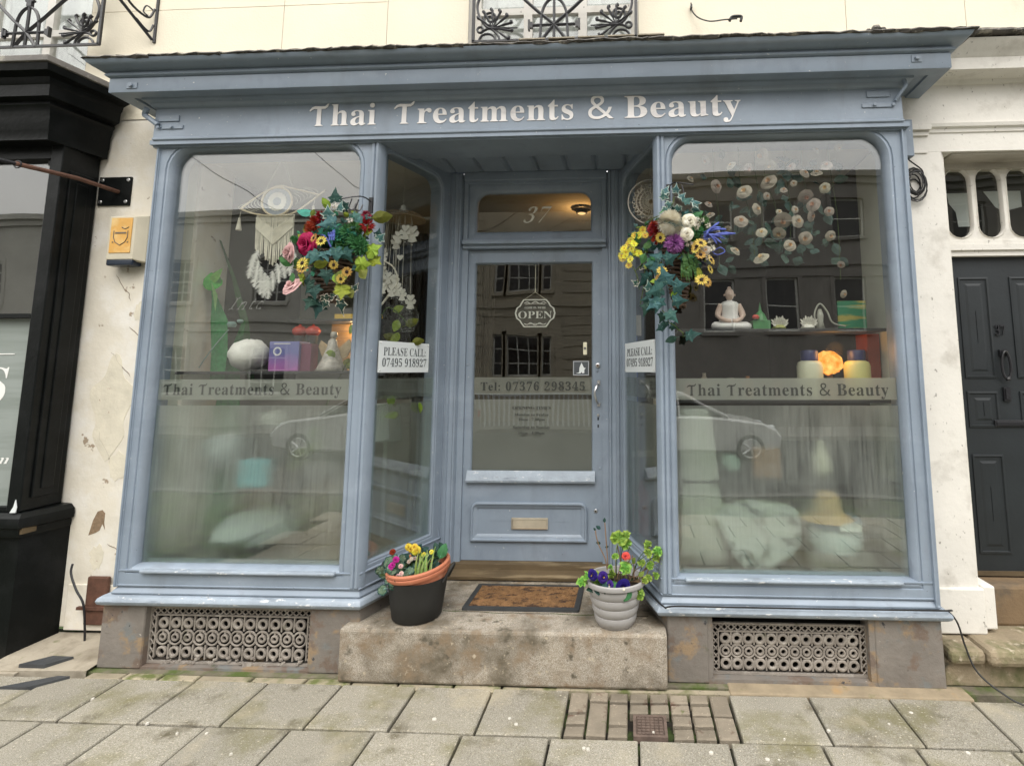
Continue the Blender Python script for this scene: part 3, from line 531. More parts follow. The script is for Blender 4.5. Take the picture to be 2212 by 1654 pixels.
# road behind the camera and far pavement
struct('road', MB().box(-60, 60, -10.6, -1.35, -.55, -.45), P('grey asphalt', (.055, .055, .055), .9, .2, 4, .6, 70))
k = MB(); k.box(-60, 60, -1.35, -1.2, -.7, -.005); struct('kerb', k, P('granite kerb', (.13, .125, .12), .8, .15, 8, .4, 60), bev=.01)
struct('ground', MB().box(-400, 400, -400, 400, -.9, -.75), m_joint)
struct('far_pavement', MB().box(-60, 60, -13.2, -10.6, -.7, -.33), P('grey far pavement', (.22, .21, .19), .9, .1, 3, .3, 40))
b = MB(); b.add([(-3.62, 3.0, .012), (-3.02, 3.02, .012), (-3.02, 3.36, .05), (-3.62, 3.36, .05), (-3.62, 3.0, -.1), (-3.02, 3.02, -.1)], [(0, 1, 2, 3), (0, 4, 5, 1)])
obj('concrete_skirt', b, m_conc, pave)
b = MB(); b.box(-9, -3.4, 2.985, 3.2, -.05, .006); obj('concrete_skirt', b, m_conc, pave)
b = MB(); b.add([(-3.27, 2.85, .014), (-3.17, 2.985, .014), (-3.08, 2.99, .014), (-3.13, 2.86, .014)], [(0, 3, 2, 1)])
b = MB(); b.add([(-3.33, 2.86, .012), (-3.13, 2.97, .012), (-3.06, 2.97, .012), (-3.18, 2.86, .012)] + [(-3.33, 2.86, -.02), (-3.13, 2.97, -.02), (-3.06, 2.97, -.02), (-3.18, 2.86, -.02)], [(0, 1, 2, 3), (0, 3, 7, 4), (0, 4, 5, 1), (1, 5, 6, 2), (2, 6, 7, 3)])
tag(obj('slate_fragment', b, m_slate), 'long dark slate piece lying at the left paving joint', 'slate piece')
b = MB(); b.add([(-3.43, 3.03, .034), (-3.33, 3.12, .036), (-3.20, 3.115, .036), (-3.28, 3.03, .034)] + [(-3.43, 3.03, .0), (-3.33, 3.12, .0), (-3.2, 3.115, .0), (-3.28, 3.03, .0)], [(0, 1, 2, 3), (0, 3, 7, 4), (0, 4, 5, 1), (1, 5, 6, 2), (2, 6, 7, 3)])
tag(obj('slate_fragment', b, m_slate), 'square grey slate piece on concrete beside the black shopfront', 'slate piece')

# ================================================================ shop building
S = thing('shop_building', 'cream rendered building with blue grey timber shopfront numbered 37', 'shop', (0, 3.35, 0))
YW = 3.35
# upper wall panels (ashlar joints 5 mm)
def panel(x0, x1, z0, z1, m=m_cream, y=YW): return box('wall_panel', (x0 + .0015, x1 - .0015, y, y + .3, z0 + .0015, z1 - .0015), m, S, bev=.0015)
HJ = 4.205
for a, b_, lo in ((-3.83, -2.406, 3.38), (-2.406, -1.661, 3.40), (-1.661, -1.088, 3.40), (.075, 1.45, 3.40), (1.45, 2.217, 3.40), (2.217, 4.6, 3.40)):
    if a == -3.83 or a >= 1.45 or a==-2.406: panel(a, b_, lo, HJ); panel(a, b_, HJ, 5.6)
    elif a == .075: panel(a, b_, lo, 4.26); panel(a, b_, 4.26, 5.6)
    else: panel(a, b_, lo, 4.6); panel(a, b_, 4.6, 5.6)
panel(-1.088, .075, 3.40, 3.74)
box('wall_core', (-4.6, 4.6, 3.66, 3.8, 3.3, 5.55), m_cream, S)
b = MB(); b.box(-3.70, -2.9, YW, YW + .3, .085, 3.395); o = obj('side_wall', b, m_creamlow, S, bev=.004)
b = MB(); b.box(-3.52, -2.98, YW - .012, YW, .07, .34)
obj('plaster_skirt', b, m_creamlow, S, bev=.006)
# brown bare patch where the render has fallen away
b = MB(); pt = [(-3.43, .63), (-3.41, .72), (-3.385, .775), (-3.355, .785), (-3.335, .765), (-3.335, .71), (-3.325, .665), (-3.345, .70), (-3.36, .66), (-3.385, .645)]
b.prism(pt, YW - .0016, YW + .01); obj('bare_render_patch', b, P('bare brown render', (.27, .19, .12), .95, .3, 30, .8, 80), S)
b = MB(); b.prism([(-3.41 + .13 * math.cos(a) * (1 + .25 * math.sin(5 * a)) + .04, 1.43 + .30 * math.sin(a) * (1 + .15 * math.cos(4 * a))) for a in [2 * PI * i / 40 for i in range(40)]], YW - .0022, YW + .01)
obj('filler_patch', b, P('pale filler', (.72, .67, .55), .85, .1, 9, .6, 30, [((.5, .38, .28), 24, .66, .7, 3)]), S)
random.seed(19)
for x_, z0_, z1_ in ((-3.44, 2.30, 2.12), (-3.30, 1.95, 1.84), (-3.15, 2.95, 2.62), (-3.12, 2.78, 2.55), (-3.46, 1.30, 1.05), (-3.22, 1.62, 1.40), (-3.30, .58, .50), (-3.40, 1.78, 1.62), (-3.05, 1.2, .9)):
    b = MB(); n_ = 7; b.tube([(x_ + random.uniform(-.014, .014) + .02 * k, YW - .0005, z0_ + (z1_ - z0_) * k / n_) for k in range(n_ + 1)], [.0006] + [.0022] * (n_ - 1) + [.0006], 4); obj('plaster_crack', b, P('crack shadow brown', (.16, .11, .07), .9, .2, 20, 0), S)
for x_, z_, r_ in ((-3.38, 1.30, .09), (-3.28, 1.05, .07), (-3.36, .50, .055), (-3.12, 2.62, .05), (-3.45, .22, .06), (-3.24, 2.05, .05)):
    b = MB(); b.prism([(x_ + r_ * math.cos(a) * random.uniform(.6, 1.15), z_ + r_ * 1.4 * math.sin(a) * random.uniform(.7, 1.15)) for a in [2 * PI * i / 18 for i in range(18)]], YW - .0012 - r_ * .01, YW + .01); obj('flaking_paint_patch', b, MATS['pale filler'], S)
# upper windows behind the balcony ironwork
def upwin(x0, x1, z0):
    f = MB(); frame(f, [(x0, x1, z0, z0 + 2.2, .001, .001, 0), (x0, x1, z0, z0 + 2.2, .001, .001, .12)], None, YW)
    o = obj('window_reveal', f, m_white, S)
    w_ = MB(); n = 3
    w_.box(x0, x1, YW + .12, YW + .16, z0, z0 + .12)
    for i in range(n + 1):
        xx = x0 + (x1 - x0) * i / n; w_.box(xx - (.05 if i in (0, n) else .03), xx + (.05 if i in (0, n) else .03), YW + .118, YW + .162, z0 + .02, z0 + 2.2)
    w_.box(x0, x1, YW + .12, YW + .16, z0 + .42, z0 + .47)
    fr = obj('upper_window_frame', w_, m_white, S)
    g_ = MB().box(x0, x1, YW + .139, YW + .145, z0, z0 + 2.2); obj('upper_glass_pane', g_, m_glass, fr)
    c_ = MB().box(x0, x1, YW + .25, YW + .27, z0, z0 + 2.2); obj('net_curtain', c_, P('pale net curtain', (.62, .64, .63), .9, .12, 6, .5, 40, [((.35, .36, .35), 5, .52, .7, 2, (3, 1, .6))]), fr)
upwin(-1.088, .075, 3.74)
upwin(-5.2, -3.83, 3.70)
# ---- interior shell
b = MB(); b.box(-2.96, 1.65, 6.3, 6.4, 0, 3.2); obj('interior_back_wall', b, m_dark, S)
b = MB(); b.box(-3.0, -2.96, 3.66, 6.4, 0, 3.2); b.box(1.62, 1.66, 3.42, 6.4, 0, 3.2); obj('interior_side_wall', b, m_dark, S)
b = MB(); b.box(-2.955, -2.925, 3.16, 3.66, .55, 3.06); obj('window_cheek', b, m_cheek, S)
b = MB(); b.box(1.585, 1.61, 3.16, 3.66, .55, 3.06); obj('window_cheek', b, m_cheek, S)
b = MB(); cpts = [(-2.96, 3.16), (-1.54, 3.16), (-1.36, 3.84), (-.01, 3.84), (.22, 3.16), (1.62, 3.16), (1.62, 6.3), (-2.96, 6.3)]
b.add([(a, c, 3.10) for a, c in cpts] + [(a, c, 3.13) for a, c in cpts], [(0, 1, 2, 7), (2, 3, 6, 7), (3, 4, 5, 6), (8, 9, 10, 15), (10, 11, 14, 15), (11, 12, 13, 14)])
obj('interior_ceiling', b, m_ceil, S, fix=False)
b = MB(); b.box(-2.96, 1.62, 3.76, 6.3, .20, .30); obj('interior_floor', b, m_wood, S)
# window beds
def bed(pts, z0, z1, nm, m): 
    b = MB(); n = len(pts); b.add([(x_, y_, z0) for x_, y_ in pts] + [(x_, y_, z1) for x_, y_ in pts], [tuple(range(n)), tuple(range(2 * n - 1, n - 1, -1))] + [(i, (i + 1) % n, (i + 1) % n + n, i + n) for i in range(n)]); return obj(nm, b, m, S)
bed([(-2.92, 3.16), (-1.56, 3.16), (-1.36, 3.76), (-1.36, 4.1), (-2.92, 4.1)], .30, .50, 'window_bed', m_darkg)
bed([(.23, 3.16), (1.58, 3.16), (1.58, 4.1), (-.01, 4.1), (-.01, 3.76)], .30, .50, 'window_bed', m_darkg)
b = MB(); b.box(-2.92, -2.2, 4.55, 4.60, .3, 3.09); b.box(-2.2, -1.9, 5.4, 5.45, .3, 3.09); obj('interior_screen', b, P('grey green partition', (.20, .21, .175), .9, .15, 2, .1), S)
# ---- plinth
b = MB(); b.sweep([(-3.02, 3.35), (-3.02, 3.075), (-2.765, 3.075)], [(-.12, .0), (0, 0), (-.003, .34), (-.12, .34)]); obj('plinth_stone', b, m_plinth, S, bev=.006)
b = MB(); b.sweep([(-1.80, 3.075), (-1.515, 3.075), (-1.30, 3.75)], [(-.12, .0), (0, 0), (-.003, .34), (-.12, .34)]); obj('plinth_stone', b, m_plinth, S, bev=.006)
b = MB(); b.sweep([(-.07, 3.75), (.19, 3.075), (.405, 3.075)], [(-.12, .0), (0, 0), (-.003, .34), (-.12, .34)]); obj('plinth_stone', b, m_plinth, S, bev=.006)
b = MB(); b.sweep([(1.285, 3.075), (1.635, 3.075), (1.635, 3.35)], [(-.12, .0), (0, 0), (-.003, .34), (-.12, .34)]); obj('plinth_stone', b, m_plinth, S, bev=.006)
obj('vent_void', MB().box(-2.80, -1.7, 3.19, 3.21, 0, .4), m_void, S); obj('vent_void', MB().box(.3, 1.4, 3.19, 3.21, 0, .4), m_void, S); obj('vent_floor', MB().box(-2.80, -1.7, 3.08, 3.189, -.02, .010), m_plinth, S)
obj('vent_floor', MB().box(.405, 1.285, 3.08, 3.189, -.02, .02), m_plinth, S); obj('vent_reveal', MB().box(.395, .43, 3.082, 3.188, .021, .33), m_plinth, S); obj('vent_reveal', MB().box(1.255, 1.30, 3.082, 3.188, .021, .33), m_plinth, S)
obj('vent_reveal', MB().box(-2.80, -2.762, 3.082, 3.188, .011, .33), m_plinth, S); obj('vent_reveal', MB().box(-1.80, -1.77, 3.082, 3.188, .011, .33), m_plinth, S)
def vent(x0, x1, z0, z1, y):
    b = MB(); T = .014
    def bar(xa, xb, za, zb, d=0): b.box(xa, xb, y + d, y + T + d, za, zb)
    bar(x0, x1, z1 - .010, z1); bar(x0, x1, z0, z0 + .012); bar(x0, x0 + .010, z0 + .012, z1 - .010); bar(x1 - .010, x1, z0 + .012, z1 - .010)
    bz = .042; bar(x0 + .034, x1 - .034, z1 - bz - .007, z1 - bz, .001); bar(x0 + .034, x0 + .041, z0 + .03, z1 - bz - .007, .001); bar(x1 - .041, x1 - .034, z0 + .03, z1 - bz - .007, .001)
    # lattice border
    n = int((x1 - x0) / .036)
    for i in range(n):
        xa = x0 + (x1 - x0) * i / n; xb = x0 + (x1 - x0) * (i + 1) / n
        for s_ in (0, 1):
            za, zb = (z1 - bz, z1 - .008) if s_ else (z1 - .008, z1 - bz)
            b.tube([(xa, y + .007, za), (xb, y + .007, zb)], .0042, 4, False)
    for sx in (x0 + .006, x1 - .04):
        m = 6
        for i in range(m):
            za = z0 + (z1 - z0 - bz) * i / m; zb = z0 + (z1 - z0 - bz) * (i + 1) / m
            b.tube([(sx, y + .007, za), (sx + .034, y + .007, zb)], .0042, 4, False); b.tube([(sx + .034, y + .007, za), (sx, y + .007, zb)], .0042, 4, False)
    cols = 12; px = (x1 - x0 - .09) / cols; pz = (z1 - z0 - bz - .03) / 3
    for i in range(cols):
        for j in range(3):
            cx = x0 + .045 + px * (i + .5); cz = z0 + .022 + pz * (j + .5)
            ro, ri = (.0305, .0150) if j != 1 else (.0225, .0110)
            q = random.uniform(.9, 1.05)
            sg = 14
            L_ = [[(cx + r * math.cos(2 * PI * k / sg), yy, cz + r * math.sin(2 * PI * k / sg)) for k in range(sg)] for r, yy in ((ro, y + T), (ro, y + .002), (ro * .8, y - .001), (ri * 1.25 * q, y - .001), (ri * q, y + .003), (ri * q, y + T))]
            b.loft(L_, True)
            if j == 1:
                for a0 in (0, 90, 180, 270):
                    pts = [(cx + (px * .52) * math.cos(math.radians(a0 + 45 + t_)), y + .006, cz + (pz * .50) * math.sin(math.radians(a0 + 45 + t_))) for t_ in range(0, 91, 18)]
                    b.tube(pts, .0058, 5, False)
                bar(cx - .005, cx + .005, cz + ro * .9, cz + pz * .5, .004)
            else:
                bar(cx - px / 2 - .004, cx - px / 2 + .004, cz - pz * .5, cz + pz * .5, .004) if i else None
    o = obj('vent_grille', b, m_vent, S); return o
vent(-2.765, -1.795, .012, .316, 3.115)
vent(.43, 1.262, .022, .285, 3.125)
b = MB()
random.seed(12)
for i in range(46):
    b.ball((random.uniform(-2.68, -1.83), 3.118, .012 + random.random() ** 2 * .045), random.uniform(.006, .016), 6, .7, .4)
o = obj('mortar_debris', b, m_vent, S); o['kind'] = 'stuff'
# ---- sill nosing and bottom rail, both bays
def arc(z0, z1, out, n=7): return [(out * math.sin(PI * i / (n - 1)), z0 + (z1 - z0) * (1 - math.cos(PI * i / (n - 1))) / 2) for i in range(n)]
PL = [(-2.985, 3.35), (-2.985, 3.075), (-1.525, 3.075), (-1.305, 3.74)]
PR = [(-.062, 3.74), (.165, 3.075), (1.632, 3.075), (1.632, 3.35)]
for p_ in (PL, PR):
    b = MB(); b.sweep(p_, [(-.1, .335)] + arc(.338, .398, .042) + [(-.1, .40)]); obj('sill_nosing', b, m_bluew, S, smooth='auto')
    q = [(x_ + (0.035 if p_ is PL and i < 2 else (-.02 if p_ is PR and i > 1 else 0)), y_) for i, (x_, y_) in enumerate(p_)]
    b = MB(); b.sweep(q, [(-.1, .398), (.012, .400), (.014, .408), (.008, .418), (-.004, .432), (-.006, .436), (.006, .440), (.008, .447), (0, .452), (-.004, .516), (.006, .520), (.008, .528), (-.01, .536), (-.05, .538), (-.1, .538)]); obj('bottom_rail', b, m_blue, S, smooth='auto')
    b = MB()
    xs = (-2.80, -1.66) if p_ is PL else (.29, 1.44)
    b.box(xs[0], xs[1], 3.046, 3.09, .516, .536); obj('weathered_sill_strip', b, m_bluew, S, bev=.008)
# ---- window frames
def window(nm, O, outer, mapf, filmz=(.552, 1.452), bandz=(1.485, 1.607), gw=.048, film=True):
    x0, x1, z0, z1, rt = O
    b = MB()
    if gw > .03: lay = [outer + (.001, .001, .13), outer + (.001, .001, 0), grow(O, .044, 0), grow(O, .040, .008), grow(O, .034, .002), grow(O, .022, .0), grow(O, .012, .008), grow(O, .004, .024), grow(O, .0, .036), grow(O, .0, .13)]
    else: lay = [outer + (.001, .001, .10), outer + (.001, .001, 0), grow(O, .022, 0), grow(O, .018, .004), grow(O, .008, .003), grow(O, .002, .007), grow(O, .0, .010), grow(O, .0, .10)]
    frame(b, lay, mapf); f = obj(nm, b, m_blue, S, smooth='auto')
    def bx(n_, u0, u1, w0, w1, za, zb, mt):
        c = MB(); pts = [mapf(u, z_, w_) for z_ in (za, zb) for w_ in (w0, w1) for u in (u0, u1)]
        c.add(pts, [(0, 2, 3, 1), (4, 5, 7, 6), (0, 1, 5, 4), (2, 6, 7, 3), (0, 4, 6, 2), (1, 3, 7, 5)]); return obj(n_, c, mt, f)
    bx('glass_pane', x0 - .012, x1 + .012, gw, gw + .006, z0 - .012, z1 + .012, m_glass)
    if film:
        bx('frosted_film', x0 - .01, x1 + .01, gw + .010, gw + .0125, z0 - .01, filmz[1], m_film if gw > .03 else m_side)
        bx('frosted_band', x0 - .01, x1 + .01, gw + .010, gw + .0125, bandz[0], bandz[1], m_band if gw > .03 else m_side)
    return f
flat = lambda u, z, w_: (u, 3.072 + w_, z)
wl = window('display_window', (-2.858, -1.662, .552, 3.042, .13), (-2.945, -1.535, .45, 3.10), flat)
wr = window('display_window', (.262, 1.507, .535, 3.036, .14), (.172, 1.612, .45, 3.10), flat)
text('window_lettering', '\u00a4hai \u00a4reatments & Beauty', m_txt, wl, .066, -2.83, -1.72, y=3.1285, z=1.515, track=24, depth=.0006)
text('window_lettering', '\u00a4hai \u00a4reatments & Beauty', m_txt, wr, .066, .325, 1.462, y=3.1285, z=1.508, track=24, depth=.0006)
# worn script fragments on the left pane
text('script_lettering', 'Inte', P('faint worn white vinyl', (.22, .22, .21), .6, .1, 40, 0), wl, .075, cx=-2.36, y=3.128, z=2.03, shear=.6, thin=.0052, track=40, depth=.0004)
# side lights of the porch
def slant(ox, oy, tx, ty):
    d = Vector((tx - ox, ty - oy)); Ln = d.length; d.normalize(); n = Vector((-d.y, d.x))
    return (lambda u, z, w_: (ox + d.x * u + n.x * w_, oy + d.y * u + n.y * w_, z)), Ln, (d.x, d.y)
mfL, LnL, dL = slant(-1.525, 3.085, -1.305, 3.745)
mfR, LnR, dR = slant(-.060, 3.745, .168, 3.085)
sl = window('side_window', (.036, .588, .575, 3.03, .09), (0, LnL, .45, 3.10), mfL, gw=.014)
sr = window('side_window', (.034, .662, .575, 3.03, .09), (0, LnR, .45, 3.10), mfR, gw=.014)
# corner posts with bead
for cx_, s_ in ((-1.540, 1), (.178, -1)):
    b = MB(); prof = [(-.04, .0), (-.034, -.012), (-.02, -.014), (-.014, -.006), (-.006, -.016), (.006, -.016), (.014, -.006), (.03, .02), (.03, .05)]
    pts = [(cx_ + a * s_, 3.075 + c) for a, c in prof]
    b.loft([[(p[0], p[1], z_) for p in pts] for z_ in (.452, 3.09)], False); obj('corner_post', b, m_blue, S, smooth='auto')
# outer edge posts
b = MB(); b.box(-2.958, -2.940, 3.066, 3.35, .435, 3.09); b.box(-2.954, -2.944, 3.056, 3.07, .44, 3.08); obj('outer_post', b, m_blue, S, bev=.003)
b = MB(); b.box(1.607, 1.630, 3.066, 3.35, .405, 3.09); b.box(1.600, 1.610, 3.054, 3.08, .41, 3.09); obj('outer_post', b, m_blue, S, bev=.003)
# ---- soffit boards of the porch
b = MB(); b.box(-1.53, .22, 3.13, 3.78, 3.115, 3.14); obj('soffit_backing', b, m_blue, S)
for i in range(8):
    x0 = -1.48 + i * .209
    b = MB(); b.add([(x0 + .012, 3.14, 3.10), (x0 + .197, 3.14, 3.10), (x0 + .197, 3.70, 3.10), (x0 + .012, 3.70, 3.10), (x0 + .03, 3.16, 3.09), (x0 + .18, 3.16, 3.09), (x0 + .18, 3.68, 3.09), (x0 + .03, 3.68, 3.09), (x0, 3.13, 3.118), (x0 + .209, 3.13, 3.118), (x0 + .209, 3.72, 3.118), (x0, 3.72, 3.118)],
                    [(4, 5, 6, 7), (0, 1, 5, 4), (1, 2, 6, 5), (2, 3, 7, 6), (3, 0, 4, 7), (8, 9, 1, 0), (9, 10, 2, 1), (10, 11, 3, 2), (11, 8, 0, 3)])
    obj('soffit_board', b, m_blue, S)
# ---- door case
b = MB()
for xs, s_ in ((-1.318, 1), (-.052, -1)):
    prof = [(-.03, .12), (-.01, .0), (.008, -.006), (.012, .008), (.022, .010), (.026, -.004), (.044, -.008), (.05, .006), (.075, .010), (.082, .0), (.092, .0), (.098, .014), (.102, .034), (.144, .034), (.144, .10)]
    pts = [(xs + a * s_, 3.725 + c) for a, c in prof]
    b.loft([[(p[0], p[1], z_) for p in pts] for z_ in (.272, 3.1)], False)
obj('door_case', b, m_blue, S, smooth='auto')
b = MB(); b.box(-1.21, -.16, 3.728, 3.80, 3.045, 3.11); b.box(-1.206, -.164, 3.734, 3.80, 2.535, 2.598); b.box(-1.206, -.164, 3.705, 3.74, 2.562, 2.590); obj('door_transom', b, m_blue, S, bev=.005)
# fanlight
O = (-1.118, -.278, 2.668, 2.958, .085)
b = MB(); frame(b, [(-1.205, -.165, 2.598, 3.046, .001, .001, .06), (-1.205, -.165, 2.598, 3.046, .001, .001, .0), (-1.178, -.196, 2.612, 3.022, .001, .001, .0), (-1.175, -.199, 2.615, 3.019, .001, .001, .022), grow(O, .02, .022), grow(O, .008, .03), grow(O, 0, .045), grow(O, 0, .06)], None, 3.742)
fl = obj('fanlight', b, m_blue, S, smooth='auto')
b = MB().box(-1.13, -.27, 3.796, 3.800, 2.65, 2.97); obj('fanlight_glass', b, m_glass2, fl)
text('house_number', '37', P('silver gilt numeral', (.85, .83, .74), .4, .1, 30, 0), fl, .118, -.79, -.61, y=3.793, z=2.735, shear=.42, thin=.0020, track=30)
# threshold
b = MB(); b.sweep([(-1.25, 3.69), (-.13, 3.69)], [(-.12, .272), (0, .272), (.018, .28), (.022, .30), (.012, .322), (-.03, .33), (-.032, .362), (-.12, .366)]); obj('threshold', b, m_brownwood, S, smooth='auto')
# ---- door
b = MB(); G = (-1.120, -.272, .955, 2.430, .002)
frame(b, [(-1.196, -.190, .368, 2.53, .001, .001, .045), (-1.196, -.190, .368, 2.53, .001, .001, 0), grow(G, .010, 0), grow(G, .004, .008), grow(G, 0, .014), grow(G, 0, .045)], None, 3.782)
door = obj('door', b, m_blue, S, smooth='auto')
b = MB().box(-1.13, -.262, 3.802, 3.808, .945, 2.44); obj('door_glass', b, m_glass2, door)
b = MB(); b.sweep([(-1.145, 3.782), (-.248, 3.782)], [(0, .888), (.030, .888), (.034, .902), (.020, .93), (.004, .962), (0, .965)]); obj('weather_bar', b, m_bluew, door, smooth='auto')
Q = (-1.058, -.352, .545, .705, .002)
b = MB(); frame(b, [grow(Q, .050, 0), grow(Q, .050, -.018), grow(Q, .044, -.024), grow(Q, .036, -.024), grow(Q, .030, -.014), grow(Q, .016, -.010), grow(Q, .006, -.004), grow(Q, .002, -.0015), grow(Q, -.079, -.0015)], None, 3.782)
obj('door_panel', b, m_blue, door)
b = MB(); frame(b, [(-.825, -.572, .576, .652, .004, .004, .0), (-.825, -.572, .576, .652, .004, .004, -.008), (-.815, -.582, .586, .642, .003, .003, -.010), (-.813, -.584, .588, .640, .003, .003, -.004)], None, 3.779); b.box(-.813, -.584, 3.772, 3.779, .588, .640)
obj('letter_slot', b, m_brass, door)
b = MB(); pts = bez([(-.222, 3.775, 1.565), (-.232, 3.735, 1.55), (-.246, 3.715, 1.50), (-.232, 3.735, 1.44), (-.222, 3.775, 1.425)], 5); b.tube(pts, [.006] + [.0075] * (len(pts) - 2) + [.006], 8)
b.box(-.232, -.212, 3.776, 3.783, 1.555, 1.585); b.box(-.232, -.212, 3.776, 3.783, 1.405, 1.432); obj('pull_handle', b, m_silver, door, smooth='auto')
def disc(nm, x, z, r, y0, y1, m, par, seg=14):
    b = MB(); b.loft([[(x + q * math.cos(2 * PI * k / seg), yy, z + q * math.sin(2 * PI * k / seg)) for k in range(seg)] for q, yy in ((r, y1), (r, y0 + .002), (r * .8, y0))], True, True); return obj(nm, b, m, par, smooth='auto')
disc('lock_cylinder', -.228, 1.69, .016, 3.770, 3.784, m_silver, door); disc('lock_core', -.228, 1.69, .008, 3.767, 3.771, m_rust, door)
disc('stud', -.232, 1.655, .008, 3.774, 3.784, m_blue, door); disc('stud', -.226, 1.345, .009, 3.772, 3.784, m_silver, door)
for z_ in (1.31, 1.26): b = MB().box(-.231, -.222, 3.7795, 3.783, z_, z_ + .02); obj('keyhole', b, m_void, door)
disc('lock_escutcheon', -.244, .70, .012, 3.775, 3.784, m_silver, door); b = MB().box(-.2475, -.2405, 3.773, 3.776, .693, .708); obj('keyhole', b, m_void, door)
for x_, z_ in ((-1.175, .99), (-.215, .985), (-1.165, 1.70), (-.70, 2.50), (-1.15, 2.50), (-.222, 2.50)): disc('stud', x_, z_, .007, 3.776, 3.784, m_bluew, door)
# frosted film on the door
b = MB().box(-1.12, -.272, 3.8125, 3.815, 1.487, 1.608); obj('frosted_band', b, m_band2, door)
b = MB().box(-1.12, -.272, 3.8125, 3.815, .95, 1.452); obj('frosted_film', b, m_band2, door)
text('telephone_lettering', 'Tel: 07376 298345', m_txt, door, .058, -1.07, -.318, y=3.800, z=1.515, track=48, depth=.0006)
for s_, z_, h, w_ in (('OPENING TIMES', 1.385, .018, .275), ('Monday to Friday', 1.338, .017, .245), ('10am - 7.00pm', 1.304, .017, .19), ('Saturday to Sunday', 1.250, .018, .265), ('10am - 4.00pm', 1.210, .017, .19)):
    text('opening_times', s_, m_txt, door, h, -.70 - w_ / 2, -.70 + w_ / 2, y=3.800, z=z_, depth=.0006)
tx = obj('door_bell', MB().box(-.334, -.306, 3.792, 3.802, 1.765, 1.855), P('ivory plastic', (.78, .74, .55), .35, 0, 1, 0), door, bev=.009)
disc('bell_button', -.32, 1.812, .009, 3.786, 3.793, P('grey button', (.2, .2, .19), .4, 0, 1, 0), door)
b = MB().box(-.405, -.292, 3.797, 3.801, 1.62, 1.722); st = obj('window_sticker', b, P('dark grey sticker', (.07, .08, .09), .5, 0, 1, 0), door)
b = MB(); frame(b, [(-.405, -.292, 1.62, 1.722, .001, .001, 0), (-.399, -.298, 1.626, 1.716, .001, .001, 0)], None, 3.7955); obj('sticker_border', b, P('pale border', (.4, .42, .45), .5, 0, 1, 0), door)
b = MB(); b.prism([(-.385, 1.635), (-.362, 1.642), (-.36, 1.675), (-.345, 1.71), (-.328, 1.675), (-.315, 1.672), (-.325, 1.66), (-.325, 1.637), (-.338, 1.634), (-.345, 1.645), (-.352, 1.634)], 3.7940, 3.7955); obj('sticker_figure', b, m_plaque, door)
# ---- fascia
b = MB(); b.sweep([(-2.962, 3.35), (-2.962, 3.03), (1.602, 3.03), (1.602, 3.35)], [(-.12, 3.085), (0, 3.085), (.004, 3.090), (.004, 3.10), (0, 3.104), (-.002, 3.29), (.010, 3.295), (.018, 3.302), (.022, 3.318), (.05, 3.326), (.052, 3.342), (-.12, 3.345)])
fas = obj('fascia', b, m_blue, S, smooth='auto')
text('fascia_lettering', '\u00a4hai', m_letter, fas, .138, -1.965, -1.538, y=3.028, z=3.150, track=14, depth=.003)
text('fascia_lettering', '\u00a4reatments', m_letter, fas, .138, -1.432, -.318, y=3.028, z=3.150, track=14, depth=.003)
text('fascia_lettering', '&', m_letter, fas, .138, -.250, -.085, y=3.028, z=3.150, depth=.003)
text('fascia_lettering', 'Beauty', m_letter, fas, .138, -.025, .668, y=3.028, z=3.150, track=14, depth=.003)
b = MB(); b.box(-2.985, 1.64, 3.035, 3.35, 3.06, 3.088); b.box(-2.98, 1.63, 3.055, 3.30, 3.05, 3.062); obj('fascia_soffit', b, m_blue, S)
# awning fittings at both ends
def plate(x0, x1, z0, z1, y, th=.008): 
    b = MB().box(x0, x1, y - th, y, z0, z1); return obj('awning_plate', b, m_blue, fas, bev=.002)
plate(-2.93, -2.80, 3.205, 3.245, 3.031); plate(-2.905, -2.77, 3.155, 3.180, 3.031); plate(1.40, 1.53, 3.238, 3.275, 3.031); plate(1.37, 1.54, 3.175, 3.200, 3.031)
for x_, z_ in ((-2.925, 3.165), (-2.84, 3.167), (1.545, 3.187), (1.44, 3.190)): disc('awning_bolt', x_, z_, .010, 3.012, 3.03, m_blue, fas)
b = MB(); b.tube(bez([(1.60, 3.0, 3.335), (1.61, 2.99, 3.29), (1.585, 3.0, 3.25), (1.56, 3.02, 3.21)], 5), .010, 7); obj('awning_hook', b, m_blue, fas, smooth='auto'); b = MB(); b.tube(bez([(-2.99, 3.0, 3.28), (-3.02, 3.02, 3.25), (-2.98, 3.01, 3.22), (-2.93, 3.02, 3.18)], 5), .016, 7); obj('awning_hook', b, m_blue, fas, smooth='auto')
# ---- cornice
CP = [(-3.144, 3.35), (-3.144, 2.90), (1.815, 2.90), (1.815, 3.35)]
b = MB(); b.sweep(CP, [(-.30, 3.350), (-.085, 3.350), (-.08, 3.338), (0, 3.333), (.002, 3.336), (.002, 3.421), (-.002, 3.426), (.008, 3.428), (.018, 3.433), (.022, 3.441), (.016, 3.449), (.006, 3.452), (.008, 3.46), (.030, 3.464), (.060, 3.472), (.080, 3.486), (.088, 3.502), (-.3, 3.502)]); obj('cornice', b, m_blue, S, smooth='auto')
plate_ = MB().box(-3.03, -2.965, 2.893, 2.90, 3.355, 3.39); obj('cornice_plate', plate_, m_blue, S); 
b = MB().box(1.60, 1.655, 2.893, 2.90, 3.372, 3.412); obj('cornice_plate', b, m_blue, S)
for x_, z_ in ((-3.0, 3.372), (1.628, 3.393)): disc('awning_bolt', x_, z_, .013, 2.880, 2.895, m_blue, S)
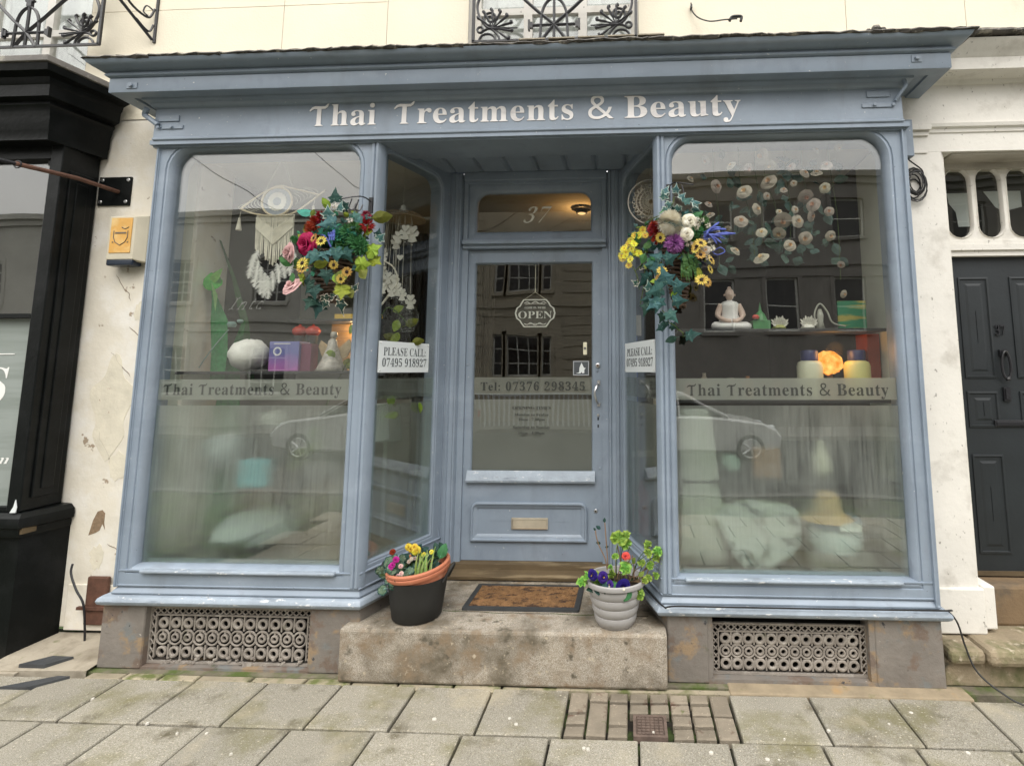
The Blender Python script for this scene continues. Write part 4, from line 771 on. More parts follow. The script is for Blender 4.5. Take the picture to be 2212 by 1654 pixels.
# lead and slate capping: rough overlapping pieces
random.seed(21)
def rough(x0, x1, yf, z0, z1, back=3.36, zb=3.60, n=None):
    n = n or max(4, int((x1 - x0) / .035)); L_ = []
    ph = random.random() * 9
    for i in range(n + 1):
        x_ = x0 + (x1 - x0) * i / n
        a = random.uniform(-.004, .004) + .004 * math.sin(x_ * 7 + ph); c = random.uniform(-.005, .005); d = random.uniform(-.008, .004)
        L_.append([(x_, back, zb - .06), (x_, yf + .05, z0 + a), (x_, yf + .004 + d, z0 + a + .004), (x_, yf - .006 + d, (z0 + z1) / 2 + c), (x_, yf + .004 + d, z1 + c * .8), (x_, yf + .06, z1 + .012 + c * .6), (x_, back, zb)])
    b = MB(); b.loft(L_, False, False); b.add([p for p in L_[0]], [tuple(range(7))]); b.add([p for p in L_[-1]], [tuple(range(7))]); return b
x = -3.245
while x < 1.91:
    wd = random.uniform(.35, .75); x1 = min(1.925, x + wd)
    if 1.925 - x1 < .2: x1 = 1.925
    obj('capping_slate', rough(x, x1, 2.806 + random.uniform(-.006, .006), 3.497, 3.520), m_roof, S); x = x1 - .002
x = -3.19
while x < 1.85:
    wd = random.uniform(.25, .6); x1 = min(1.87, x + wd)
    if random.random() < .75: obj('capping_slate', rough(x, x1, 2.838 + random.uniform(-.01, .01), 3.522, 3.530 + random.uniform(-.003, .004), zb=3.60), m_roof, S)
    x = x1 + random.uniform(-.01, .05)
for i, (x_, s_) in enumerate(((1.40, .028), (1.44, .02), (1.36, .016), (-.45, .012), (-2.2, .012))):
    b = MB(); b.ball((x_, 2.87, 3.540 + s_ * .6), s_, 8, .9, .3); obj('moss_lump', b, m_roof, S)
for i in range(5):
    x_ = -.62 + i * .17; b = MB(); b.box(x_, x_ + .15, 2.81, 2.95, 3.530 + i * .001, 3.537 + i * .001); obj('capping_slate', b, m_conc, S)

# ================================================================ doorstep
b = MB(); b.box(-1.585, .182, 2.995, 3.75, .0, .271)
st = obj('doorstep', b, m_step, bev=.014); tag(st, 'single broad worn sandstone step below the blue door', 'doorstep')
c_ = MB(); pts = [(-1.1, 3.235)] + [(-1.05 + i * .06, 3.225 + random.uniform(-.006, .006) - i * .0008) for i in range(20)]
c_.tube([(p[0], p[1], .2715) for p in pts], .0022, 4); k_o = obj('crack', c_, m_joint, st)
# doormat
t = thing('doormat', 'brown coir doormat with black rubber border on the step', 'doormat', (-.65, 3.42, .271))
b = MB(); frame(b, [(-.995, -.305, 3.240, 3.605, .012, .012, 0), (-.993, -.307, 3.242, 3.603, .012, .012, -.012), (-.962, -.338, 3.272, 3.574, .004, .004, -.014), (-.960, -.340, 3.275, 3.571, .004, .004, -.006)], lambda u, z, w_: (u, z, .272 - w_)); obj('rubber_border', b, P('black rubber', (.03, .032, .033), .6, .2, 9, .3), t)
b = MB(); b.box(-.963, -.337, 3.272, 3.574, .272, .284); obj('coir_pile', b, P('brown coir', (.20, .105, .042), 1, .3, 26, 1, 160, [((.06, .03, .015), 13, .54, .60, 3, (1, 1.6, 1)), ((.32, .17, .07), 10, .55, .7, 8), ((.05, .028, .015), 32, .62, .68, 5)]), t)
b = MB(); random.seed(8)
for i in range(900):
    x_, y_ = random.uniform(-.96, -.34), random.uniform(3.275, 3.571)
    b.tube([(x_, y_, .283), (x_ + random.uniform(-.006, .006), y_ + random.uniform(-.006, .006), .2895)], [.0014, .0006], 3, False)
o = obj('coir_tufts', b, MATS['brown coir'], t); o['kind'] = 'stuff'
# ================================================================ left neighbour: black shopfront
N = thing('black_shopfront', 'black painted shopfront with grey frosted window left of the blue shop', 'shop', (-4.5, 3.3, 0))
BX = -3.622
BC = BX - .085
b = MB(); b.sweep([(-9, 3.12), (BX, 3.12), (BX + .065, 3.35)], [(-.3, .0), (-.0, .0), (0, .69), (-.3, .69)]); obj('stall_riser', b, m_black, N)
b = MB(); b.sweep([(-9, 3.12), (BX, 3.12), (BX + .04, 3.35)], [(-.2, .69), (.03, .69), (.035, .70), (.035, .735), (.05, .745), (.055, .77), (.05, .80), (.02, .825), (-.2, .84)]); obj('window_sill', b, m_black, N, smooth='auto')
b = MB(); b.prism([(0, 0), (.2, .03), (.2, .06), (.0, .03)], 0, .004)
b = MB(); b.add([(-3.585, 3.095, .712), (-3.545, 3.30, .70), (-3.545, 3.30, .745), (-3.585, 3.095, .742)], [(0, 1, 2, 3)])
for v in range(1): pass
b = MB(); b.box(-3.592, -3.578, 3.09, 3.33, .708, .742); obj('bare_timber_edge', b, m_brownwood, N)
b = MB(); b.prism([(-3.668, .83), (-3.632, .83), (-3.628, .86), (-3.64, .905), (-3.648, .865)], 3.088, 3.093); obj('paint_chip', b, m_plaque, N)
b = MB(); b.box(BX - .085, BX, 3.10, 3.34, .83, 3.14); obj('corner_pilaster', b, m_black, N, bev=.006)
b = MB(); b.box(BX, BX + .012, 3.15, 3.30, .9, 2.95); b.box(BX, BX + .02, 3.19, 3.26, .95, 2.88); obj('pilaster_panel', b, m_black, N, bev=.004)
b = MB(); b.box(-9, BX - .085, 3.11, 3.20, 3.02, 3.14); b.box(-9, BX - .085, 3.12, 3.16, .83, .855); b.box(-9, BX - .09, 3.105, 3.15, 1.99, 2.015); b.box(BX - .13, BX - .085, 3.13, 3.2, 2.98, 3.03)
obj('window_rail', b, m_black, N)
g_ = MB().box(-9, BX - .08, 3.155, 3.161, .84, 3.05); obj('glass_pane', g_, m_glass, N)
f_ = MB().box(-9, BX - .088, 3.149, 3.153, .856, 1.985); vin = obj('frosted_vinyl', f_, P('grey frosted vinyl', (.27, .30, .285), .55, .08, 2, 0, patches=[((.22, .25, .23), 3, .5, .62, 4, (.2, 1, 3))]), N)
b = MB(); b.box(-6, -3.835, 3.146, 3.149, 1.763, 1.769); b.box(-6, -3.90, 3.146, 3.149, 1.395, 1.400); obj('vinyl_rule', b, m_wtxt, vin)
text('vinyl_lettering', 'S', m_wtxt, vin, .21, -4.02, -3.86, y=3.148, z=1.47, shear=.1)
text('vinyl_lettering', 'mm', m_wtxt, vin, .055, -3.99, -3.79, y=3.148, z=1.10, shear=.5, thin=.001)
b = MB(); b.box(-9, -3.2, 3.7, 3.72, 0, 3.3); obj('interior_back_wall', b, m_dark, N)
b = MB(); b.sweep([(-9, 3.10), (BC, 3.10), (BC + .05, 3.35)], [(-.2, 3.10), (.09, 3.10), (.092, 3.16), (.098, 3.17), (.10, 3.24), (.11, 3.275), (.115, 3.30), (.13, 3.315), (.125, 3.335), (.165, 3.35), (.17, 3.42), (.18, 3.43), (.19, 3.46), (.24, 3.475), (.25, 3.515), (-.2, 3.53)]); obj('cornice', b, m_black, N, smooth='auto')
b = MB(); b.sweep([(-9, 3.10), (BC, 3.10), (BC + .05, 3.35)], [(-.2, 3.53), (.245, 3.518), (.262, 3.52), (.262, 3.558), (-.2, 3.60)]); obj('cornice_capping', b, P('weathered grey lead', (.14, .13, .12), .7, .2, 8, .5, 40, [((.3, .28, .24), 14, .55, .68, 2)]), N, bev=.004)
# ================================================================ right neighbour: doorway
R = thing('plaster_doorcase', 'off white plaster doorway surround with dark door right of the shop', 'doorway', (2.2, 3.3, 0))
b = MB(); b.sweep([(1.695, 3.36), (1.695, 3.24), (1.925, 3.24), (1.925, 3.262), (1.948, 3.262), (2.03, 3.42)], [(-.3, .43), (0, .43), (0, 2.984), (-.3, 2.984)]); obj('pilaster', b, m_white, R)
b = MB(); b.box(1.69, 1.955, 3.222, 3.40, .205, .444); b.box(1.955, 2.022, 3.240, 3.44, .225, .452); obj('pilaster_base', b, m_white, R, bev=.008)
for q_ in ((1.66, 1.86, 3.205, 3.27, 3.115, 3.150), (1.66, 1.85, 3.225, 3.27, 3.085, 3.112), (1.67, 1.84, 3.232, 3.27, 2.975, 2.990)): obj('pilaster_cap', MB().box(*q_), m_white, R, bev=.002)
b = MB(); b.sweep([(1.63, 3.24), (4.4, 3.24)], [(-.2, 2.985), (0, 2.985), (.0, 3.10), (.008, 3.105), (.010, 3.125), (.025, 3.135), (.03, 3.155), (.0, 3.165), (0, 3.415), (.01, 3.42), (.02, 3.44), (.12, 3.45), (.125, 3.52), (.135, 3.53), (.15, 3.56), (.19, 3.59), (.195, 3.605), (-.2, 3.62)]); obj('entablature', b, m_white, R, smooth='auto')
obj('capping_slate', rough(1.80, 4.4, 3.02, 3.612, 3.648, zb=3.68), m_roof, R)
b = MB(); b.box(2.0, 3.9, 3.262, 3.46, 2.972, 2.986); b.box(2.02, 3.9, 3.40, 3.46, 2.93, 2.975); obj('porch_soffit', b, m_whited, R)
b = MB(); b.box(3.3, 4.4, 3.24, 3.5, .2, 3.0); obj('pilaster', b, m_white, R)
# fanlight of round headed lights
b = MB(); xs = [2.114 + i * .192 for i in range(7)]
sg = 9; zc0, zc1, rr = 2.562, 2.862, .076
for i, x_ in enumerate(xs):
    inner = [(x_ + rr * math.cos(PI * k / (sg - 1)), zc1 + rr * math.sin(PI * k / (sg - 1))) for k in range(sg)] + [(x_ - rr * math.cos(PI * k / (sg - 1)), zc0 - rr * math.sin(PI * k / (sg - 1))) for k in range(sg)]
    n = len(inner)
    def outr(p):
        dx, dz = p[0] - x_, p[1] - (zc1 if p[1] > zc1 else zc0 if p[1] < zc0 else p[1])
        hx = .096
        if abs(dx) < 1e-6: return (x_, 2.965 if p[1] > 2.7 else 2.46)
        top = p[1] > 2.7; zt = 2.965 if top else 2.46; cz = zc1 if top else zc0
        tx = hx / abs(dx); tz = abs(zt - cz) / max(1e-6, abs(dz)); t_ = min(tx, tz); return (x_ + dx * t_, cz + dz * t_)
    out = [outr(p) for p in inner]
    mid = [(x_ + (p[0] - x_) * 1.13, p[1] + (.008 if p[1] > zc1 else -.008 if p[1] < zc0 else 0)) for p in inner]
    b.loft([[(p[0], 3.42, p[1]) for p in out], [(p[0], 3.42, p[1]) for p in mid], [(p[0] * .5 + q[0] * .5, 3.412, p[1] * .5 + q[1] * .5) for p, q in zip(mid, inner)], [(p[0], 3.422, p[1]) for p in inner], [(p[0], 3.45, p[1]) for p in inner]], True)
b.box(2.02, 3.5, 3.405, 3.45, 2.435, 2.462); b.box(2.02, 3.5, 3.395, 3.45, 2.40, 2.437); b.box(2.02, 3.5, 3.41, 3.45, 2.365, 2.40)
fan = obj('arched_fanlight', b, m_white, R, smooth='auto')
g_ = MB().box(2.03, 3.5, 3.445, 3.449, 2.46, 2.97); obj('fanlight_glass', g_, m_glass2, fan)
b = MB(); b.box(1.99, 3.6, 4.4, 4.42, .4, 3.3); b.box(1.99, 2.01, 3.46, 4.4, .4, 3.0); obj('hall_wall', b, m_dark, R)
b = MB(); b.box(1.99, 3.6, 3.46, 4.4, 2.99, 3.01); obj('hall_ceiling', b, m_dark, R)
b = MB(); b.prism([(2.14, 2.83), (2.29, 2.83), (2.29, 2.6), (2.20, 2.6), (2.19, 2.70), (2.15, 2.76)], 3.58, 3.583); b.prism([(2.38, 2.84), (2.62, 2.84), (2.62, 2.73), (2.50, 2.70), (2.45, 2.73)], 3.58, 3.583); obj('paper_remnant', b, m_plaque, R)
# dark panelled door
b = MB(); b.box(2.035, 3.05, 3.452, 3.50, .435, 2.362); dd = obj('dark_door', b, m_darkdoor, R)
def dpanel(x0, x1, z0, z1):
    b = MB(); frame(b, [(x0, x1, z0, z1, .001, .001, 0), (x0, x1, z0, z1, .001, .001, -.004), (x0 + .012, x1 - .012, z0 + .012, z1 - .012, .001, .001, -.006), (x0 + .02, x1 - .02, z0 + .02, z1 - .02, .001, .001, .008), (x0 + .055, x1 - .055, z0 + .055, z1 - .055, .001, .001, -.002), ((x0 + x1) / 2 - .002, (x0 + x1) / 2 + .002, (z0 + z1) / 2 - min(.1, (z1 - z0) / 2 - .07), (z0 + z1) / 2 + min(.1, (z1 - z0) / 2 - .07), .001, .001, -.002)], None, 3.450); obj('door_panel', b, m_darkdoor, dd)
for a_, c_ in ((2.085, 2.27), (2.40, 2.585)):
    dpanel(a_, c_, 1.60, 2.235); dpanel(a_, c_, 1.30, 1.52); dpanel(a_, c_, .56, 1.14)
text('door_number', '37', m_iron, dd, .062, 2.285, 2.345, y=3.444, z=1.865, depth=.006)
b = MB(); b.box(2.295, 2.345, 3.436, 3.45, 1.735, 1.775); pts = [(2.32 + .026 * math.sin(a) * (1 - .15 * math.cos(a)), 3.425, 1.68 - .085 * math.cos(a + PI)) for a in [2 * PI * i / 18 for i in range(19)]]; b.tube(pts, .008, 7); b.ball((2.32, 3.42, 1.595), .016, 8); obj('knocker', b, m_iron, dd, smooth='auto')
b = MB(); b.box(2.30, 2.34, 3.436, 3.45, 1.46, 1.545); b.box(2.307, 2.333, 3.43, 3.437, 1.47, 1.535); obj('lock_plate', b, m_iron, dd)
b = MB(); b.box(2.232, 2.46, 3.440, 3.45, 1.305, 1.345); b.box(2.242, 2.45, 3.436, 3.441, 1.312, 1.338); obj('letter_slot', b, m_iron, dd, bev=.003)
b = MB(); b.box(2.04, 3.04, 3.447, 3.452, .435, .462); obj('scuffed_foot_rail', b, m_brownwood, dd)
# steps
STP = thing('entrance_steps', 'worn mossy stone steps up to the dark panelled door', 'steps', (2.3, 3.2, 0))
m_moss = P('mossy brown stone', (.26, .21, .14), .9, .2, 4, .9, 45, [((.085, .10, .03), 4, .48, .66, 3), ((.42, .36, .27), 20, .58, .68, 7), ((.05, .045, .03), 6, .60, .72, 13)])
b = MB(); b.box(2.0, 3.6, 3.33, 3.5, .20, .425); obj('upper_step', b, P('brown stained step', (.20, .135, .075), .85, .2, 4, .5, 50, [((.12, .09, .06), 5, .5, .65, 3)]), STP, bev=.02)
b = MB(); b.box(1.845, 3.6, 3.04, 3.5, .125, .205); obj('step_tread', b, m_moss, STP, bev=.025)
b = MB(); b.box(1.66, 1.842, 3.06, 3.4, .125, .198); obj('step_tread', b, m_moss, STP, bev=.025)
b = MB(); b.box(1.65, 3.6, 3.11, 3.5, 0, .126); obj('step_riser', b, m_moss, STP, bev=.006)

# ================================================================ fittings on the wall
def sweepiron(b, pts, r=.008, n=7, seg=6): b.tube(bez(pts, n), r, seg)
def spiral(cx, cz, y, r0, turns, a0, dirn=1, n=30): return [(cx + r0 * (1 - i / n * .86) * math.cos(a0 + dirn * 2 * PI * turns * i / n), y, cz + r0 * (1 - i / n * .86) * math.sin(a0 + dirn * 2 * PI * turns * i / n)) for i in range(n + 1)]
def balcony(cx, hw, z0, label):
    y = 3.22; t = thing('balcony_railing', label, 'railing', (cx, y, z0), 'wrought iron window balconies')
    b = MB(); b.box(cx - hw - .004, cx - hw + .014, y - .008, y + .008, z0, z0 + .62); b.box(cx + hw - .014, cx + hw + .004, y - .008, y + .008, z0, z0 + .62); b.box(cx - hw, cx + hw, y - .008, y + .008, z0 - .004, z0 + .010); b.box(cx - hw, cx + hw, y - .012, y + .012, z0 + .435, z0 + .455)
    obj('rail_frame', b, m_iron, t)
    b = MB(); zc = z0 + .105
    ar = [(cx + .085 * math.cos(a), y, z0 + .14 + .155 * math.sin(a)) for a in [PI * i / 14 for i in range(15)]]
    b.tube([(cx + .092, y, z0)] + ar + [(cx - .092, y, z0)], .010, 6)
    b.tube([(cx, y, z0), (cx, y, z0 + .40)], .010, 6); b.box(cx - .03, cx + .03, y - .01, y + .01, z0 + .335, z0 + .35); b.box(cx - .018, cx + .018, y - .01, y + .01, z0 + .30, z0 + .335)
    b.tube([(cx - .15, y, zc), (cx + .15, y, zc)], .010, 6)
    for s_ in (-1, 1):
        b.box(cx + s_ * .165 - .006, cx + s_ * .165 + .006, y - .012, y + .012, zc - .035, zc + .035); b.box(cx + s_ * .15 - .01, cx + s_ * .15 + .01, y - .01, y + .01, zc - .02, zc + .02)
        sweepiron(b, [(cx - s_ * .08, y, z0), (cx, y, zc), (cx + s_ * .12, y, zc + .11), (cx + s_ * .25, y, zc + .235), (cx + s_ * .36, y, zc + .31), (cx + s_ * .45, y, zc + .325)], .011)
        # scroll
        sweepiron(b, [(cx + s_ * .37, y, z0 + .085), (cx + s_ * .44, y, z0 + .10), (cx + s_ * .495, y, z0 + .18), (cx + s_ * .51, y, z0 + .27), (cx + s_ * .47, y, z0 + .36), (cx + s_ * .41, y, z0 + .43)], .009)
        b.tube(spiral(cx + s_ * .42, z0 + .165, y, .052, 1.7, -PI / 2, s_), .0085, 6)
        # honeysuckle fan
        for k in range(8):
            a = math.radians(-38 + k * 26); L_ = .13 - .002 * k
            ca, sa = -s_ * math.cos(a), math.sin(a)
            bx_, bz_ = cx + s_ * .405, z0 + .095
            p0 = (bx_, y, bz_); p1 = (bx_ + ca * L_ * .55, y - .004, bz_ + sa * L_ * .55); p2 = (bx_ + ca * L_, y - .006, bz_ + sa * L_); p3 = (p2[0] - s_ * .0 + .012 * sa * s_, y - .004, p2[2] + .014)
            if p2[2] > z0 + .004: b.tube(bez([p0, p1, p2, p3], 5), [.005] * 5 + [.008] * 5 + [.011] * 6, 6)
        b.tube([(cx + s_ * .405, y, z0 + .092), (cx + s_ * .24, y, z0 + .092)], [.009, .004], 6)
        pc = [(cx + s_ * .488 + .02 * math.cos(a), y, z0 + .085 + .02 * math.sin(a)) for a in [2 * PI * i / 12 for i in range(13)]]; b.tube(pc, .008, 6)
        sweepiron(b, [(cx + s_ * .475, y, z0 + .075), (cx + s_ * .42, y, z0 + .09), (cx + s_ * .37, y, z0 + .04), (cx + s_ * .36, y, z0 + .005)], .008)
        pc = [(cx + s_ * .44 + .055 * math.cos(a), y, z0 + .005 + .05 * math.sin(a)) for a in [PI * i / 10 for i in range(11)]]; b.tube(pc, .008, 6)
    obj('scrollwork', b, m_iron, t, smooth='auto')
    b = MB(); b.box(cx - hw, cx + hw, y - .01, y + .01, z0 + .61, z0 + .63)
    n = 9
    for i in range(n):
        xa = cx - hw + .02 + (2 * hw - .1) * i / n
        b.tube(bez([(xa, y, z0 + .465), (xa + .05, y, z0 + .49), (xa + .085, y, z0 + .55), (xa + .13, y, z0 + .595), (xa + .16, y, z0 + .58), (xa + .165, y, z0 + .545), (xa + .14, y, z0 + .535)], 5), .010, 6)
    obj('wave_scroll_rail', b, m_iron, t, smooth='auto')
balcony(-.478, .54, 3.795, 'black wrought iron window balcony above the fascia centre')
balcony(-4.14, .54, 3.87, 'black wrought iron window balcony at the top left corner')
t = thing('iron_bracket', 'black wrought iron wall bracket on cream wall at top left', 'bracket', (-3.33, 3.35, 3.97))
b = MB(); y = 3.33
for s_ in range(1):
    b.tube([(-3.335, 3.345, 3.955), (-3.335, 3.345, 4.5)], .010, 6)
    b.tube([(-3.34, 3.335, 3.97), (-3.52, 3.05, 4.32), (-3.60, 2.95, 4.46)], .010, 6)
    b.tube(bez([(-3.338, 3.33, 4.20), (-3.36, 3.30, 4.12), (-3.42, 3.2, 4.20), (-3.43, 3.18, 4.40)], 6), .008, 6)
    b.tube(bez([(-3.338, 3.33, 4.08), (-3.35, 3.31, 4.02), (-3.39, 3.25, 4.08)], 6), .007, 6)
    b.tube(bez([(-3.338, 3.33, 4.18), (-3.36, 3.29, 4.20), (-3.37, 3.28, 4.15), (-3.355, 3.30, 4.13)], 4), .005, 5)
obj('bracket_frame', b, m_iron, t, smooth='auto')
# sign bracket rod on plate
t = thing('sign_bracket', 'horizontal rusty rod with ball end on black square wall plate', 'bracket', (-3.50, 3.35, 2.87))
b = MB().box(-3.615, -3.385, 3.338, 3.349, 2.775, 2.975); pl = obj('wall_plate', b, m_black, t, bev=.002)
for x_, z_ in ((-3.59, 2.952), (-3.405, 2.952), (-3.59, 2.80), (-3.41, 2.80)): disc('plate_screw', x_, z_, .012, 3.332, 3.339, m_silver, pl)
b = MB(); b.tube([(-3.47, 3.34, 2.87), (-3.525, 3.12, 2.885), (-3.60, 2.83, 2.87)], .014, 8); obj('rusty_rod', b, m_rust, t, smooth='auto')
b = MB(); b.tube([(-3.60, 2.83, 2.87), (-3.70, 2.47, 2.853)], .0125, 8); b.ball((-3.712, 2.43, 2.851), .026, 12); b.tube([(-3.60 + .022 * math.cos(a), 2.845, 2.87 + .022 * math.sin(a)) for a in [2 * PI * i / 12 for i in range(13)]], .004, 5); obj('rod_end', b, m_iron, t, smooth='auto')
# alarm box
t = thing('alarm_box', 'cream and orange security alarm box on the wall left of shop', 'alarm box', (-3.32, 3.35, 2.5))
b = MB(); b.loft([[(x, y, z) for x, y, z in ((-3.432 + i, 3.348, 2.372 + i), (-3.19 - i, 3.348, 2.372 + i), (-3.19 - i, 3.348, 2.685 - i), (-3.432 + i, 3.348, 2.685 - i))] for i in (0,)] + [[(-3.432, 3.30, 2.372), (-3.19, 3.30, 2.372), (-3.19, 3.30, 2.685), (-3.432, 3.30, 2.685)], [(-3.428, 3.262, 2.385), (-3.245, 3.262, 2.385), (-3.245, 3.262, 2.672), (-3.428, 3.262, 2.672)]], True, True)
ca = obj('casing', b, P('aged ivory plastic', (.60, .55, .43), .45, .06, 9, .05), t, bev=.004)
b = MB().box(-3.410, -3.266, 3.258, 3.263, 2.428, 2.662); obj('orange_label', b, P('faded orange label', (.72, .40, .10), .5, .1, 12, 0, patches=[((.78, .55, .24), 8, .5, .65, 3)]), ca)
b = MB(); sh = [(-3.386, 2.575), (-3.386, 2.53), (-3.372, 2.50), (-3.338, 2.478), (-3.304, 2.50), (-3.29, 2.53), (-3.29, 2.575)]
b.tube([(p[0], 3.257, p[1]) for p in sh], .0032, 4); b.tube(bez([(-3.335, 3.257, 2.60), (-3.31, 3.257, 2.588), (-3.285, 3.257, 2.60)], 4), .003, 4); b.box(-3.375, -3.30, 3.2555, 3.258, 2.556, 2.566)
for x_ in (-3.392, -3.29): b.box(x_, x_ + .008, 3.2555, 3.258, 2.495, 2.503)
obj('shield_emblem', b, P('grey emblem print', (.16, .13, .10), .6, 0, 1, 0), ca)
b = MB(); b.box(-3.428, -3.245, 3.263, 3.335, 2.345, 2.386); obj('dark_strobe_lens', b, P('dark blue lens', (.02, .03, .05), .25, .1, 9, 0), t, bev=.01)
# dark meter plate and cut pipe bottom left
t = thing('wall_cover_plate', 'dark brown rusty rectangular plate on wall beside the plinth', 'cover plate', (-3.3, 3.35, .2))
b = MB().box(-3.375, -3.235, 3.316, 3.338, .11, .395); obj('plate', b, m_rust, t, bev=.01)
b = MB(); b.box(-3.41, -3.17, 3.30, 3.318, .205, .222); obj('strap', b, m_rust, t)
b = MB(); b.tube(bez([(-3.462, 3.30, .475), (-3.455, 3.29, .42), (-3.40, 3.28, .33), (-3.345, 3.28, .25), (-3.32, 3.28, .12), (-3.31, 3.28, .03)], 6), .006, 7); tag(obj('cut_pipe', b, m_iron, smooth='auto'), 'thin black pipe stub curving down beside the rusty plate', 'pipe')
# cables
b = MB(); b.tube(bez([(.43, 3.33, 4.10), (.432, 3.33, 4.05), (.47, 3.31, 3.98), (.54, 3.26, 3.915), (.62, 3.2, 3.88), (.70, 3.18, 3.87)], 8), .0045, 5); b.tube(bez([(.655, 3.2, 3.87), (.67, 3.2, 3.895), (.70, 3.2, 3.90), (.73, 3.2, 3.895), (.725, 3.2, 3.865)], 5), .010, 6)
b.box(.425, .437, 3.32, 3.35, 4.06, 4.085); tag(obj('loose_cable', b, m_cordb, smooth='auto'), 'thin black cable drooping from cream wall above the cornice', 'cable')
b = MB(); pts = []
random.seed(4)
for i in range(120):
    a = i * .42; r = .055 + .016 * math.sin(i * .23) ; pts.append((1.742 + r * math.cos(a) * .95, 3.215 - .02 * math.sin(i * .11), 2.775 + r * 1.35 * math.sin(a) + .02 * math.sin(i * .09)))
b.tube(pts, .0042, 5); b.tube(bez([(1.668, 3.2, 3.06), (1.69, 3.2, 3.0), (1.70, 3.2, 2.93), (1.775, 3.2, 2.86), (1.785, 3.2, 2.82)], 6), .0045, 5)
tag(obj('coiled_cable', b, m_cordb, smooth='auto'), 'coil of black cable hanging on the plaster right of the shopfront', 'cable')
b = MB().box(1.668, 1.722, 3.16, 3.22, 2.93, 3.16); tag(obj('cable_trunking', b, m_blue, bev=.004), 'short blue painted boxing between shopfront and plaster pilaster', 'trunking')
b = MB(); b.tube(bez([(.02, 3.42, .410), (.16, 3.03, .406), (.26, 3.026, .405), (.9, 3.030, .403), (1.60, 3.028, .406), (1.66, 3.06, .39), (1.71, 3.07, .33), (1.735, 3.06, .22), (1.76, 3.02, .12), (1.84, 2.97, .05), (1.95, 2.93, .008), (2.2, 2.88, .006)], 10), .0048, 5)
tag(obj('sill_cable', b, m_cordb, smooth='auto'), 'thin black cable along the right sill dropping to the pavement', 'cable')

# ================================================================ plaques and open sign
def plaque(mapf, u0, u1, z0, z1, label, dr, tilt):
    o = mapf((u0 + u1) / 2, (z0 + z1) / 2, .055)
    t = thing('notice_plaque', label, 'sign', o, 'white please call plaques')
    b = MB(); zt = lambda u, z: z + (u - u0) * tilt
    pts = [mapf(u, zt(u, z), w_) for z in (z0, z1) for w_ in (-.004, .002) for u in (u0, u1)]
    b.add(pts, [(0, 2, 3, 1), (4, 5, 7, 6), (0, 1, 5, 4), (2, 6, 7, 3), (0, 4, 6, 2), (1, 3, 7, 5)]); obj('plaque_board', b, m_plaque, t)
    org = mapf(0, 0, -.0055)
    for s_, zz, a_, c_ in (('PLEASE CALL:', z0 + .104, .08, .93), ('07495 918927', z0 + .036, .06, .95)):
        text('plaque_lettering', s_, P('dark grey print', (.06, .07, .08), .6, 0, 1, 0), t, .050, u0 + (u1 - u0) * a_, u0 + (u1 - u0) * c_, z=zz, plane=((org[0], org[1]), dr), thin=.0006, track=10, depth=.0006)
    for uu in (u0 + .012, u1 - .012):
        for zz in (z0 + .012, z1 - .012):
            q = mapf(uu, zz, -.006); b = MB(); b.ball(q, .0055, 8); obj('plaque_screw', b, m_silver, t)
plaque(mfL, .052, .502, 1.645, 1.836, 'white plaque PLEASE CALL 07495 918927 on glass left of the door', dL, 0)
plaque(mfR, .095, .640, 1.643, 1.836, 'white plaque PLEASE CALL 07495 918927 on glass right of the door', dR, 0)
t = thing('open_sign', 'dark ornate COME IN WE\'RE OPEN sign hanging inside door glass', 'sign', (-.687, 3.83, 2.07))
so = [(-.775, 2.172), (-.605, 2.172), (-.585, 2.15), (-.572, 2.125), (-.548, 2.108), (-.538, 2.07), (-.548, 2.032), (-.572, 2.015), (-.588, 1.990), (-.605, 1.968), (-.77, 1.968), (-.787, 1.990), (-.803, 2.015), (-.826, 2.032), (-.837, 2.07), (-.826, 2.108), (-.803, 2.125), (-.79, 2.15)]
b = MB(); b.prism(so, 3.826, 3.834); obj('sign_board', b, P('dark grey slate board', (.035, .034, .032), .6, .1, 20, 0), t)
b = MB(); n = len(so); i2 = [(-.687 + (x + .687) * .955, 2.07 + (z - 2.07) * .955) for x, z in so]; i3 = [(-.687 + (x + .687) * .925, 2.07 + (z - 2.07) * .925) for x, z in so]
b.loft([[(x, 3.8245, z) for x, z in so], [(x, 3.8245, z) for x, z in i3]], True)
for zz, sgn in ((2.143, 1), (1.995, -1)):
    b.tube(bez([(-.768, 3.8245, zz), (-.745, 3.8245, zz + .008 * sgn), (-.72, 3.8245, zz - .004 * sgn), (-.687, 3.8245, zz + .012 * sgn), (-.654, 3.8245, zz - .004 * sgn), (-.629, 3.8245, zz + .008 * sgn), (-.606, 3.8245, zz)], 6), .0028, 4)
    b.tube(bez([(-.76, 3.8245, zz - .008), (-.687, 3.8245, zz - .002), (-.614, 3.8245, zz - .008)], 6), .002, 4)
obj('sign_border', b, m_wtxt, t)
text('sign_lettering', 'OPEN', m_wtxt, t, .052, -.815, -.562, y=3.8245, z=2.032, thin=.0006)
text('sign_lettering', "COME IN, WE'RE", m_wtxt, t, .015, -.765, -.61, y=3.8245, z=2.103)
b = MB(); b.tube([(-.765, 3.83, 2.172), (-.69, 3.83, 2.225), (-.612, 3.83, 2.172)], .0018, 4); b.tube([(-.69, 3.83, 2.225), (-.688, 3.83, 2.44)], .0035, 5); obj('hanging_string', b, m_rope, t)
